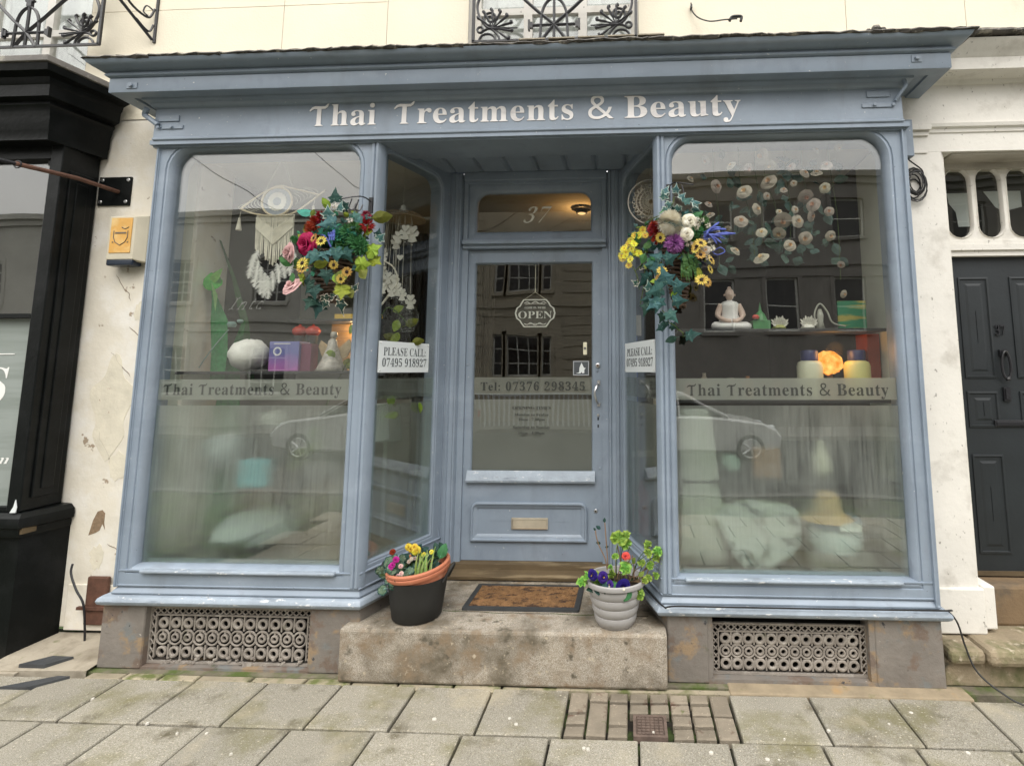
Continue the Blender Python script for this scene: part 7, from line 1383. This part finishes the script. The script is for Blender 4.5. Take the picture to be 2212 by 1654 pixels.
# picture rails / curtain poles inside
b = MB(); b.tube([(-2.66, 3.95, 2.83), (-1.34, 3.95, 2.83)], .011, 8); tag(obj('curtain_pole', b, m_plaque), 'white curtain pole inside behind the heart wind chime', 'curtain pole')
b = MB(); b.tube([(-.06, 3.95, 2.815), (.30, 3.95, 2.815)], .011, 8); tag(obj('curtain_pole', b, m_plaque), 'white curtain pole inside behind the crochet dream catcher', 'curtain pole')
b = MB()
for i in range(34):
    x = -2.0 + i * .0265; b.tube([(x, 4.3 + .02 * math.sin(i * 1.7), 2.8), (x + .004 * math.sin(i), 4.3 + .02 * math.sin(i * 1.7), .35)], .018, 6, False)
tag(obj('dark_curtain', b, P('dark brown crushed curtain', (.030, .024, .020), .95, .4, 9, .6, 30)), 'dark brown gathered curtain behind the wind chime', 'curtain')
# doily dream catcher
t = thing('crochet_dream_catcher', 'round crochet doily dream catcher in the right porch light', 'dream catcher', (.14, 3.36, 2.74))
dc = (.145, 3.36, 2.738)
b = MB(); b.tube([(dc[0] + .148 * math.cos(a), dc[1], dc[2] + .148 * math.sin(a)) for a in [2 * PI * k / 40 for k in range(41)]], .005, 6); b.tube([(dc[0], dc[1], dc[2] + .148), (dc[0], dc[1] + .02, 3.09)], .0018, 4); obj('hoop', b, P('grey wrapped hoop', (.42, .39, .34), .8, .1, 20, .2), t, smooth=True)
b = MB(); m_lace = P('grey cream lace', (.50, .46, .38), .9, .1, 60, .2)
for r in (.018, .034, .052, .072, .094): b.tube([(dc[0] + r * math.cos(a), dc[1], dc[2] + r * math.sin(a)) for a in [2 * PI * k / 28 for k in range(29)]], .0032, 4)
for k in range(24):
    a = 2 * PI * k / 24; b.tube([(dc[0] + .018 * math.cos(a), dc[1], dc[2] + .018 * math.sin(a)), (dc[0] + .118 * math.cos(a + .06), dc[1], dc[2] + .118 * math.sin(a + .06))], .0028, 4)
    cc = (dc[0] + .108 * math.cos(a), dc[2] + .108 * math.sin(a)); b.tube([(cc[0] + .012 * math.cos(u), dc[1], cc[1] + .012 * math.sin(u)) for u in [2 * PI * j / 8 for j in range(9)]], .0022, 4)
    if k % 2 == 0: b.tube([(dc[0] + .118 * math.cos(a), dc[1], dc[2] + .118 * math.sin(a)), (dc[0] + .148 * math.cos(a), dc[1], dc[2] + .148 * math.sin(a))], .0012, 3)
obj('doily', b, m_lace, t)
b = MB(); b.box(-.05, .085, 3.93, 3.97, 1.91, 2.06); b.cur = 1; b.box(-.005, .055, 3.94, 3.98, 1.2, 1.91); tag(obj('hand_towel_holder', b, [m_ceil, P('royal blue cloth', (.03, .07, .28), .9, .2, 9, .2)]), 'pale wall holder with a blue cloth hanging below it', 'towel holder')
# ---- rose garland in the right window
GR = thing('rose_garland', 'hanging garland of cream artificial roses in the right window', 'garland', (1.1, 3.32, 3.05))
gx_ = lambda c: (.463 + c * (1.779 - .463) / 2205) * .97
gz_ = lambda c: 1.65 + (1.559 - c * (3.209 - 2.110) / 1654) * .97
random.seed(71)
for cx, cy, s, k in ((660, 300, .048, 'cream'), (740, 375, .036, 'cream'), (325, 400, .032, 'cream'), (500, 420, .034, 'bud'), (960, 420, .030, 'bud'), (1215, 265, .030, 'bud'), (1475, 210, .028, 'bud'), (1085, 490, .034, 'cream2'), (1220, 490, .036, 'bud'), (1320, 420, .036, 'cream2'), (155, 590, .042, 'cream2'), (455, 660, .046, 'cream'), (725, 560, .050, 'cream'), (690, 690, .026, 'bud'), (860, 650, .024, 'bud'), (980, 575, .022, 'bud'), (1105, 690, .044, 'cream2'), (1295, 630, .034, 'bud'), (570, 825, .036, 'cream'), (410, 940, .042, 'cream2'), (845, 930, .050, 'cream'), (1000, 945, .040, 'cream2'), (1165, 800, .042, 'cream'), (1140, 895, .035, 'cream'), (815, 850, .020, 'bud'), (970, 840, .024, 'bud'), (1340, 850, .030, 'bud'), (615, 1060, .034, 'cream2'), (805, 1055, .040, 'cream2'), (1075, 1110, .042, 'bud'), (1335, 1085, .034, 'bud'), (905, 1180, .035, 'cream'), (620, 1300, .046, 'cream'), (335, 1230, .036, 'bud'), (90, 880, .032, 'bud'), (75, 765, .028, 'bud'), (270, 1000, .022, 'bud'), (1415, 1370, .024, 'bud'), (1435, 1640, .026, 'bud'), (60, 330, .03, 'bud'), (-110, 500, .026, 'bud')):
    rr_ = put(GR, 'rose', RS[k], gx_(cx), 3.22 + random.uniform(-.02, .02), gz_(cy), s * .84, (random.uniform(-50, 45), random.uniform(-50, 50)), random.uniform(0, 360))
for i in range(90):
    cx, cy = random.uniform(0, 1500), random.uniform(280, 1350)
    put(GR, 'leaf', LM['euc'], gx_(cx), 3.26 + random.uniform(-.015, .03), gz_(cy), random.uniform(.06, .095), (random.uniform(-50, 40), random.uniform(-50, 50)), random.uniform(0, 360))
b = MB()
for x0, x1, zt, zb in ((150, 180, 440, 1400), (430, 560, 470, 1250), (600, 640, 450, 1150), (925, 930, 440, 1200), (1385, 1440, 300, 1500), (1100, 1150, 440, 1100), (700, 820, 480, 1000)):
    b.tube(bez([(gx_(x0), 3.26, 3.09), (gx_(x0), 3.26, gz_(zt)), (gx_((x0 + x1) / 2 + 30), 3.26, gz_((zt + zb) / 2)), (gx_(x1), 3.26, gz_(zb))], 6), .0018, 4)
b.tube(bez([(gx_(40), 3.26, gz_(470)), (gx_(300), 3.26, gz_(480)), (gx_(700), 3.26, gz_(460)), (gx_(1400), 3.26, gz_(430))], 6), .0025, 4)
obj('stem', b, G['stem'], GR)
# ---- right window shelf things
shelf(.30, 1.56, 3.30, 3.66, 1.905, 'upper dark shelf in the right window carrying the seated figure', .02)
shelf(.30, 1.56, 3.30, 3.66, 1.475, 'middle dark shelf in right window behind the frosted band', .02)
shelf(.28, 1.56, 3.30, 3.70, 1.0, 'low shelf in the right window above the straw hat', .015)
t = thing('buddha_figure', 'white robed seated buddha figure on the upper right shelf', 'figurine', (.64, 3.42, 1.906))
b = MB(); b.lathe([(.0, 0), (.075, 0), (.082, .02), (.07, .05), (.052, .09), (.056, .13), (.060, .155), (.045, .172), (.018, .178), (.016, .195), (.0, .196)], (.64, 3.42, 1.915), 18, sy=.7)
for s_ in (-1, 1): b.tube(bez([(.64 + s_ * .02, 3.42, 1.935), (.64 + s_ * .10, 3.40, 1.93), (.64 + s_ * .085, 3.35, 1.925), (.64 - s_ * .01, 3.34, 1.925)], 5), [.028] * 6 + [.022] * 10, 8); 
obj('robe', b, P('pearl white robe', (.78, .76, .74), .4, .06, 9, 0), t, smooth=True)
b = MB(); b.ball((.64, 3.415, 2.135), .030, 14, 1.3); b.ball((.64, 3.42, 2.175), .014, 8)
for s_ in (-1, 1): b.tube(bez([(.64 + s_ * .052, 3.42, 2.07), (.64 + s_ * .078, 3.41, 2.0), (.64 + s_ * .04, 3.36, 1.965), (.64 + s_ * .005, 3.35, 1.96)], 5), [.020] * 6 + [.013] * 10, 8); b.ball((.64 + s_ * .031, 3.415, 2.13), .008, 6, 1.6)
b.ball((.64, 3.386, 2.13), .006, 6, 1.4); obj('skin', b, P('pale skin glaze', (.66, .50, .42), .4, .06, 9, 0), t, smooth=True)
for i, x in enumerate((.945, 1.125)):
    t = thing('lotus_ornament', ('left' if i == 0 else 'right') + ' one of two white lotus flower ornaments on upper shelf', 'ornament', (x, 3.42, 1.906), 'white lotus ornaments')
    for k in range(9):
        a = math.radians(-70 + k * 17.5); b = MB(); L_ = .07 * (1 if k % 2 else .85)
        b.add([(x - .012 * math.cos(a), 3.41, 1.93 + .012 * math.sin(a)), (x + .012 * math.cos(a), 3.41, 1.93 - .012 * math.sin(a)), (x + math.sin(a) * L_ * .6 + .014 * math.cos(a), 3.39, 1.93 + math.cos(a) * L_ * .6 - .014 * math.sin(a)), (x + math.sin(a) * L_, 3.395, 1.93 + math.cos(a) * L_), (x + math.sin(a) * L_ * .6 - .014 * math.cos(a), 3.39, 1.93 + math.cos(a) * L_ * .6 + .014 * math.sin(a))], [(0, 1, 2, 3, 4)]); obj('lotus_petal', b, m_clay, t)
    b = MB(); b.lathe([(0, 0), (.035, 0), (.045, .012), (.03, .03), (0, .032)], (x, 3.42, 1.906), 16); obj('lotus_base', b, petalmat('lotus base yellow', (.5, .5, .2)) if i == 0 else m_clay, t)
t = thing('green_trinket_box', 'green carved trinket box beside the seated figure', 'box', (.83, 3.42, 1.906))
b = MB(); b.box(.775, .885, 3.38, 3.46, 1.906, 1.965); b.lathe([(.045, 0), (.03, .04), (.012, .06), (.006, .09), (0, .12)], (.83, 3.42, 1.965), 14); obj('box_body', b, P('green lacquer', (.07, .26, .09), .4, .2, 20, .2), t, bev=.004)
b = MB(); b.ball((.79, 3.37, 1.985), .022, 8, .8, .3); obj('red_flower', b, P('coral red bloom', (.6, .08, .06), .6, .1, 9, 0), t)
t = thing('glass_figure', 'slender clear glass kneeling figure on upper right shelf', 'figurine', (1.23, 3.42, 1.906))
b = MB(); b.tube(bez([(1.19, 3.42, 1.91), (1.17, 3.42, 2.0), (1.205, 3.42, 2.07), (1.25, 3.42, 2.02), (1.28, 3.42, 1.95), (1.36, 3.42, 1.925)], 6), .006, 6); b.lathe([(0, 0), (.03, 0), (.018, .05), (.022, .09), (.01, .13), (0, .132)], (1.205, 3.42, 1.906), 12); obj('glass_body', b, P('clear pale glass', (.42, .42, .36), .1, .1, 9, 0), t, smooth=True)
b = MB().box(1.325, 1.50, 3.44, 3.452, 1.906, 2.09); tag(obj('patterned_card', b, P('yellow and green print', (.48, .42, .12), .6, .2, 8, 0, patches=[((.06, .26, .14), 3.1, .46, .50, 8, (.3, 1, 3))])), 'yellow and green patterned card at the right end of shelf', 'card')
# lit salt lamp
t = thing('salt_lamp', 'glowing orange salt lamp between two cream jars', 'lamp', (1.275, 3.50, 1.476))
b = MB(); random.seed(77); b.ball((1.275, 3.50, 1.70), .082, 16, .95, .28)
m, tt, oo = nodes('glowing orange salt'); g_ = tt.nodes.new('ShaderNodeNewGeometry'); e_ = tt.nodes.new('ShaderNodeEmission'); tt.links.new(ramp(tt, noise(tt, g_.outputs['Position'], 22, 4), .35, .7, (1, .22, .01), (1, .62, .16)), e_.inputs[0]); e_.inputs[1].default_value = 1.5; tt.links.new(e_.outputs[0], oo.inputs[0]); obj('salt_crystal', b, m, t)
b = MB(); b.lathe([(0, 0), (.05, 0), (.05, .02), (.018, .06), (.018, .16), (0, .165)], (1.275, 3.50, 1.476), 14); obj('lamp_base', b, m_wood, t)
q = lamp('lamp_light', (0, -.12, .30), 1.3, (1, .45, .12), .05); q.parent = t
for i, (x, lab, c) in enumerate(((1.125, 'pale cream storage jar with blue lid left of the salt lamp', (.60, .60, .44)), (1.415, 'yellow storage jar with navy lid right of the salt lamp', (.62, .60, .24)))):
    t = thing('storage_jar', lab, 'jar', (x, 3.42, 1.476))
    b = MB(); b.lathe([(0, 0), (.068, 0), (.076, .012), (.078, .20), (.07, .225), (.05, .235), (0, .236)], (x, 3.42, 1.476), 24); obj('jar_body', b, P('jar glaze ' + str(i), c, .35, .06, 6, 0), t, smooth='auto')
    b = MB(); b.lathe([(0, .236), (.052, .236), (.054, .29), (.048, .30), (0, .302)], (x, 3.42, 1.476), 20); obj('jar_lid', b, P('navy plastic', (.02, .025, .11), .4, .1, 9, 0), t, smooth='auto')
b = MB().box(1.50, 1.575, 3.45, 3.62, 1.476, 1.88); tag(obj('red_box_file', b, P('brick red card', (.30, .05, .02), .7, .1, 9, 0)), 'tall brick red box at the right end of the middle shelf', 'box')
b = MB(); random.seed(5)
x = .38
for i, (wd, h, c) in enumerate(((.07, .10, (.25, .06, .04)), (.05, .16, (.30, .26, .2)), (.06, .09, (.10, .16, .2)), (.08, .13, (.18, .17, .14)), (.05, .14, (.35, .16, .06)), (.07, .09, (.1, .1, .1)), (.06, .12, (.22, .08, .06)))):
    b = MB(); b.lathe([(0, 0), (wd / 2, 0), (wd / 2, h * .75), (wd / 4, h * .85), (wd / 4, h), (0, h)], (x, 3.52, 1.476), 14); tag(obj('beauty_bottle', b, P('bottle %d' % i, c, .3, .1, 9, 0), smooth='auto'), ['rust', 'beige', 'slate blue', 'grey', 'amber', 'black', 'dull red'][i] + ' bottle standing on the dark middle shelf of right window', 'bottle', 'bottles on the middle shelf'); x += wd + .03
# lower right
t = thing('straw_hat', 'straw sun hat resting on a stack of pale towels', 'hat', (1.17, 3.34, .78))
b = MB(); b.lathe([(.165, -.005), (.15, .0), (.10, .022), (.082, .045), (.078, .10), (.066, .135), (.04, .155), (0, .16)], (1.165, 3.36, .785), 30); obj('hat_body', b, P('golden straw', (.60, .40, .18), .85, .1, 40, .5, 120), t, smooth=True)
for i, (x, z0, z1, r, c, lab) in enumerate(((1.20, .735, .785, .165, (.22, .32, .46), 'blue and white rolled towel directly beneath the straw hat'), (1.205, .60, .733, .155, (.62, .70, .72), 'pale blue basin standing under the rolled towel'))):
    b = MB(); b.lathe([(0, 0), (r * .86, 0), (r, (z1 - z0) * .4), (r, (z1 - z0) * .8), (r * .92, z1 - z0), (0, z1 - z0)], (x, 3.38, z0), 30); tag(obj('towel_roll' if i == 0 else 'basin', b, P('towel cloth %d' % i, c, .9, .1, 12, .4), smooth='auto'), lab, 'towel' if i == 0 else 'basin')
b = MB(); b.box(1.18, 1.30, 3.205, 3.225, .745, .785); tag(obj('white_label_card', b, m_plaque), 'small white card tucked in the towel under the hat', 'card')
b = MB().box(1.03, 1.38, 3.26, 3.5, .50, .60); tag(obj('plinth_block', b, m_darkg), 'dark block supporting the pale blue basin', 'block')
b = MB(); o_ = [(.48, .80), (.56, .85), (.72, .88), (.86, .87), (.985, .84), (.99, .66), (.93, .58), (.80, .50), (.66, .50), (.60, .56)]
b.prism(o_, 3.27, 3.40); tag(obj('cushion', b, P('white and grey patterned fabric', (.56, .60, .60), .95, .1, 6, .6, 20, [((.16, .19, .19), 11, .52, .60, 4)]), bev=.03), 'pointed white and grey patterned fabric cushion in right window', 'cushion')
b = MB(); b.lathe([(0, 0), (.055, 0), (.06, .05), (.055, .12), (.035, .16), (.02, .20), (.02, .22), (0, .22)], (1.178, 3.45, 1.001), 18); tag(obj('white_vase', b, P('white porcelain vase', (.72, .70, .58), .3, .05, 9, 0), smooth=True), 'white round vase on the low shelf above the hat', 'vase')
b = MB().box(.76, .92, 3.42, 3.52, 1.001, 1.17); tag(obj('orange_box', b, P('dull orange card', (.34, .17, .07), .7, .1, 9, 0)), 'dull orange box on the low shelf of the right window', 'box')
b = MB(); b.ball((.62, 3.48, 1.07), .07, 14, .9, .1); tag(obj('pale_green_bowl', b, P('pale aqua ceramic', (.36, .48, .43), .5, .1, 9, 0), smooth=True), 'pale aqua rounded bowl on low shelf next to orange box', 'bowl')
b = MB(); b.loft([[(.40 + .085 * (1 + .5 * f) * math.cos(a) * (1 + .16 * math.sin(5 * a + 3 * f)) + .03 * f, 3.36 + .06 * math.sin(a), 1.42 - .90 * f) for a in [2 * PI * k / 30 for k in range(30)]] for f in [i / 10 for i in range(11)]], True, True); tag(obj('draped_stand', b, P('pale grey drape', (.52, .54, .50), .9, .1, 4, .2), smooth=True), 'pale draped stand against the left side of right window', 'stand')
b = MB(); b.lathe([(0, 0), (.052, 0), (.054, .32), (.04, .37), (.015, .40), (.012, .43), (0, .43)], (.072, 3.95, .44), 18); tag(obj('red_cylinder', b, P('glossy red metal', (.52, .02, .025), .3, .1, 9, 0), smooth='auto'), 'tall red cylinder seen through the right porch light', 'cylinder')
b = MB(); b.box(.17, .21, 4.0, 4.04, .35, 1.45); b.box(-.03, .30, 4.08, 4.12, 1.02, 1.06); tag(obj('white_rack', b, m_ceil), 'pale upright rack beside the tall red cylinder', 'rack')
# lower left
b = MB(); b.lathe([(.075, 0), (.125, .0), (.125, .005), (.105, .26), (.10, .26)], (-1.87, 3.84, 1.165), 24); b.box(-1.88, -1.86, 3.83, 3.85, .5, 1.2); tag(obj('white_table_lamp', b, m_plaque, smooth='auto'), 'white drum table lamp behind the left mullion', 'lamp')
t = thing('white_side_table', 'small white side table seen through the left porch light', 'table', (-1.5, 3.6, .5))
b = MB().box(-1.86, -1.585, 3.92, 4.14, .87, .895); obj('table_top', b, m_plaque, t)
for x, y in ((-1.84, 3.94), (-1.61, 3.94), (-1.84, 4.12), (-1.61, 4.12)): obj('leg', MB().box(x - .018, x + .018, y - .018, y + .018, .302, .87), m_plaque, t)
obj('stretcher', MB().box(-1.82, -1.63, 3.935, 3.95, .50, .53), m_plaque, t)
b = MB(); b.tube([(-1.54, 3.92, 1.60), (-1.46, 3.98, .31)], .012, 8); tag(obj('wooden_pole', b, m_brownwood), 'thin wooden broom handle leaning by the white side table', 'pole')
b = MB(); b.box(-2.46, -2.26, 3.30, 3.36, .93, 1.11); tag(obj('aqua_cushion', b, P('aqua plush', (.17, .52, .62), .95, .1, 12, .3), bev=.03), 'aqua blue square cushion behind the condensation in left window', 'cushion')
random.seed(6); b = MB(); b.ball((-2.40, 3.44, .66), .24, 18, .42, .35); tag(obj('white_bundle', b, P('pale folded fabric', (.45, .50, .52), .9, .1, 6, .3), smooth=True), 'pale bundled blankets low in the left window', 'bundle')
b = MB(); b.ball((-2.66, 3.46, 1.15), .13, 18, .8, .45); tag(obj('white_shawl', b, MATS['pale folded fabric'], smooth=True), 'crumpled pale shawl left of the aqua cushion', 'shawl')
b = MB(); b.box(-2.95, -1.6, 3.86, 3.88, .5, 1.45); tag(obj('display_backboard', b, P('grey brown backboard', (.17, .155, .13), .9, .2, 3, .1)), 'grey brown board behind the lower left window display', 'board')
b = MB(); b.ball((-2.36, 3.48, 1.34), .08, 14, .8, .1); tag(obj('white_lantern', b, P('pale paper', (.40, .42, .38), .9, .1, 6, .1), smooth=True), 'pale round paper lantern below the left window band', 'lantern')
b = MB(); b.box(-2.75, -2.5, 3.6, 3.9, .50, .95); tag(obj('brown_crate', b, P('pinkish brown crate', (.30, .20, .15), .8, .1, 6, .1)), 'pinkish brown crate at the foot of the left window', 'crate')
b = MB(); b.box(-2.15, -1.9, 3.5, 3.8, .50, .90); tag(obj('grey_crate', b, P('grey brown crate', (.20, .16, .12), .8, .1, 6, .1)), 'grey brown crate right of the white bundled blankets', 'crate')
# ceiling light in the hall
t = thing('ceiling_light', 'small ceiling spotlight glowing warm behind the fanlight', 'light', (-.40, 4.7, 3.05))
b = MB(); b.lathe([(0, -.05), (.05, -.05), (.055, -.02), (.09, -.012), (.09, 0), (0, 0)], (-.42, 4.6, 3.095), 18); obj('spot_body', b, m_shelf, t, smooth='auto')
b = MB(); b.lathe([(0, -.052), (.035, -.052), (.035, -.0501), (0, -.0501)], (-.42, 4.6, 3.095), 14); obj('spot_lens', b, emis('warm spot lens', (1, .6, .25), 1.5), t)
q = lamp('spot_light', (-.02, -.10, -.09), 2.2, (1, .55, .2), .03); q.parent = t

# ================================================================ the other side of the street (seen in the glass)
def building(nm, label, x0, x1, z1, m, wins, y=-13.2, cat='building', base=None, rust=False):
    t = thing(nm, label, cat, ((x0 + x1) / 2, y, 0))
    # wall with real openings
    xs = sorted({x0, x1} | {w_[0] for w_ in wins} | {w_[1] for w_ in wins}); zs_ = sorted({-.6, z1} | {w_[2] for w_ in wins} | {w_[3] for w_ in wins})
    b = MB()
    for i in range(len(xs) - 1):
        for j in range(len(zs_) - 1):
            cx, cz = (xs[i] + xs[i + 1]) / 2, (zs_[j] + zs_[j + 1]) / 2
            if any(w_[0] < cx < w_[1] and w_[2] < cz < w_[3] for w_ in wins): continue
            b.box(xs[i], xs[i + 1], y - .3, y, zs_[j], zs_[j + 1])
    obj('wall', b, m, t, fix=True)
    b = MB(); b.box(x0 - .02, x1 + .02, y - .35, y + .22, z1, z1 + .22); b.box(x0, x1, y, y + .10, z1 - .25, z1); obj('parapet_cornice', b, m, t)
    if base: b = MB(); b.box(x0, x1, y, y + .12, base, base + .22); b.box(x0, x1, y, y + .05, base - .35, base); obj('string_course', b, m, t)
    if rust:
        for (a_, c_) in rust:
            n = int(z1 / .42)
            for k in range(n): obj('quoin_block', MB().box(a_, c_, y, y + .045, .1 + k * .42, .1 + k * .42 + .37), m, t)
    obj('room_behind', MB().box(x0 + .1, x1 - .1, y - 1.2, y - 1.1, 0, z1), m_dark, t)
    for w_ in wins:
        nx, nz = w_[4], w_[5]
        f = MB(); f.box(w_[0], w_[0] + .07, y - .16, y - .10, w_[2], w_[3]); f.box(w_[1] - .07, w_[1], y - .16, y - .10, w_[2], w_[3]); f.box(w_[0] + .07, w_[1] - .07, y - .16, y - .10, w_[3] - .07, w_[3]); f.box(w_[0] + .07, w_[1] - .07, y - .16, y - .10, w_[2], w_[2] + .07)
        for i in range(1, nx): xx = w_[0] + (w_[1] - w_[0]) * i / nx; f.box(xx - .018, xx + .018, y - .155, y - .11, w_[2] + .07, w_[3] - .07)
        for i in range(1, nz): zz = w_[2] + (w_[3] - w_[2]) * i / nz; f.box(w_[0] + .07, w_[1] - .07, y - .15, y - .115, zz - .02, zz + .02)
        wo_ = obj('window', f, P('opposite window paint', (.6, .6, .56), .5, .05, 3, 0), t)
        obj('window_sill', MB().box(w_[0] - .1, w_[1] + .1, y, y + .10, w_[2] - .12, w_[2]), m, wo_)
        sr_ = MB(); sr_.box(w_[0] - .14, w_[0], y, y + .04, w_[2], w_[3] + .14); sr_.box(w_[1], w_[1] + .14, y, y + .04, w_[2], w_[3] + .14); sr_.box(w_[0], w_[1], y, y + .04, w_[3], w_[3] + .14); obj('surround', sr_, m, wo_)
        obj('pane', MB().box(w_[0] + .07, w_[1] - .07, y - .135, y - .13, w_[2] + .07, w_[3] - .07), P('dark window glass', (.02, .022, .025), .05, 0, 1, 0), wo_)
    return t
m_op1 = P('grey brown stucco', (.20, .19, .175), .9, .1, 1.5, .1, 9)
m_op2 = P('cream stone facade', (.40, .36, .28), .9, .1, 1.5, .1, 9)
m_op3 = P('white stucco facade', (.42, .41, .37), .9, .08, 1.5, .1, 9)
rw = []
for x in (3.28, 5.57, 8.0, 10.4, 12.8):
    rw += [(x - .55, x + .55, 3.0, 5.0, 1, 2), (x - .6, x + .6, 6.5, 7.92, 1, 2)]
building('stucco_terrace', 'grey brown stucco terrace across the street reflected in right window', .6, 16, 8.72, m_op1, rw, base=5.4)
rw = []
for za, zb in ((1.45, 3.05), (4.8, 6.4)):
    rw += [(-5.4, -4.98, za, zb, 1, 3), (-4.88, -3.62, za, zb, 3, 3), (-3.52, -3.1, za, zb, 1, 3), (-1.1, -.3, za, zb, 1, 3)]
building('stone_townhouse', 'cream stone townhouse across the street reflected in door glass', -7.2, .55, 9.6, m_op2, rw, base=4.2, rust=((-6.9, -5.8), (-2.6, -1.5)))
rw = []
for x in (-9.6, -13.7, -17.6, -21.5, -25.4): rw += [(x - .68, x + .68, 4.3, 6.0, 3, 4), (x - .68, x + .68, .9, 2.6, 3, 4)]
building('white_terrace', 'white stucco terrace across the street reflected in left window', -30, -7.3, 7.65, m_op3, rw, base=3.5)
t = thing('white_railings', 'white vertical railings in front of the opposite townhouse', 'railings', (-3.6, -11.6, 0))
b = MB(); b.box(-6.9, -.6, -11.63, -11.57, .80, .86); b.box(-6.9, -.6, -11.63, -11.57, -.45, -.40); obj('rail', b, m_plaque, t)
for k in range(36): obj('baluster', MB().box(-6.88 + k * .178, -6.82 + k * .178, -11.62, -11.58, -.6, .80), m_plaque, t)
# overhead wires
b = MB(); b.tube(bez([(-19, -9, 12.4), (-13.8, -9, 8.45), (-11.9, -9, 7.3), (-10.1, -9, 6.4), (-4, -9, 5.6), (4, 3.2, 5.9)], 6), .012, 5); tag(obj('overhead_wire', b, m_cordb), 'long black overhead wire descending leftwards reflected in left window', 'wire')
b = MB(); b.tube(bez([(-16, -9, 14.0), (-9.35, -9, 8.1), (-8, -9, 7.1), (-5, -9, 5.9), (3, 3.2, 6.4)], 6), .012, 5); tag(obj('overhead_wire', b, m_cordb), 'short black overhead wire reflected near the left basket', 'wire')
# parked cars
def car(nm, label, xr, xf, y, col):
    t = thing(nm, label, 'car', ((xr + xf) / 2, y, -.12)); L_ = abs(xf - xr); s = 1 if xf > xr else -1
    X = lambda f: xr + (xf - xr) * f
    Z0 = -.45
    def side(pts, w0, w1, y0, m, nm_, sm=False):
        b = MB(); n = len(pts); lay = []
        for k, ww in ((0, -1), (1, 1)): lay.append([(X(f), y + ww * (w0 if z < .95 else w1), Z0 + z) for f, z in pts])
        b.loft(lay, True, True); return obj(nm_, b, m, t, bev=.05, smooth='auto')
    body = [(.0, .35), (.0, .75), (.02, 1.0), (.06, 1.08), (.55, 1.08), (.72, 1.02), (.90, .92), (.97, .78), (1.0, .60), (.99, .32), (.90, .25), (.1, .25)]
    bo = side(body, .88, .84, y, col, 'body')
    gl = [(.03, 1.05), (.07, 1.42), (.16, 1.56), (.42, 1.58), (.52, 1.50), (.71, 1.05)]
    side([(f, z - .02) for f, z in gl], .74, .70, y, P('car glass', (.015, .018, .02), .08, 0, 1, 0), 'windows')
    b = MB()
    for sgn in (-1, 1):
        rail = [(.03, 1.05), (.07, 1.42), (.16, 1.57), (.42, 1.60), (.52, 1.52), (.72, 1.05)]
        b.tube([(X(f), y + sgn * (.80 if z < 1.2 else .70), Z0 + z) for f, z in rail], .035, 6)
        for f in (.27, .47): b.tube([(X(f), y + sgn * .80, Z0 + 1.05), (X(f - .01), y + sgn * .70, Z0 + 1.57)], .03, 6)
    b.box(min(X(.14), X(.45)), max(X(.14), X(.45)), y - .70, y + .70, Z0 + 1.57, Z0 + 1.61); obj('roof', b, col, t, smooth='auto')
    for f in (.19, .83):
        for sgn in (-1, 1):
            b = MB(); b.loft([[(X(f) + r * math.cos(a), y + sgn * yy, Z0 + .33 + r * math.sin(a)) for a in [2 * PI * k / 24 for k in range(24)]] for r, yy in ((.33, .68), (.33, .88), (.24, .895), (.235, .87))], True, True); wh = obj('wheel', b, m_cordb, t, smooth='auto')
            b = MB()
            for k in range(5): a = 2 * PI * k / 5; b.tube([(X(f), y + sgn * .885, Z0 + .33), (X(f) + .22 * math.cos(a), y + sgn * .88, Z0 + .33 + .22 * math.sin(a))], .025, 5)
            b.tube([(X(f) + .225 * math.cos(a), y + sgn * .88, Z0 + .33 + .225 * math.sin(a)) for a in [2 * PI * k / 24 for k in range(25)]], .018, 5); obj('rim', b, m_silver, wh)
    for sgn in (-1, 1):
        b = MB(); b.ball((X(.95), y + sgn * .66, Z0 + .80), .11, 10, .6); obj('headlight', b, m_plaque, t, smooth=True)
        b = MB(); b.box(min(X(.005), X(-.004)), max(X(.005), X(-.004)), y + sgn * .6, y + sgn * .75, Z0 + .8, Z0 + .98); obj('tail_light', b, MATS['glossy red enamel'], t)
    b = MB(); b.box(min(X(.99), X(1.002)), max(X(.99), X(1.002)), y - .5, y + .5, Z0 + .42, Z0 + .58); obj('grille', b, m_cordb, t)
    b = MB(); b.box(min(X(.1), X(.9)), max(X(.1), X(.9)), y - .8, y + .8, Z0 + .2, Z0 + .3); obj('underbody', b, m_cordb, t)
P('silver car paint', (.62, .62, .60), .25, .02, 1, 0, metal=.3); P('pale grey car paint', (.50, .50, .48), .25, .02, 1, 0, metal=.3)
car('parked_car', 'silver parked people carrier reflected in the lower right window', -.9, 3.45, -7.2, MATS['silver car paint'])
car('parked_car', 'pale grey parked car reflected in the lower left window', -4.4, -8.6, -7.2, MATS['pale grey car paint'])
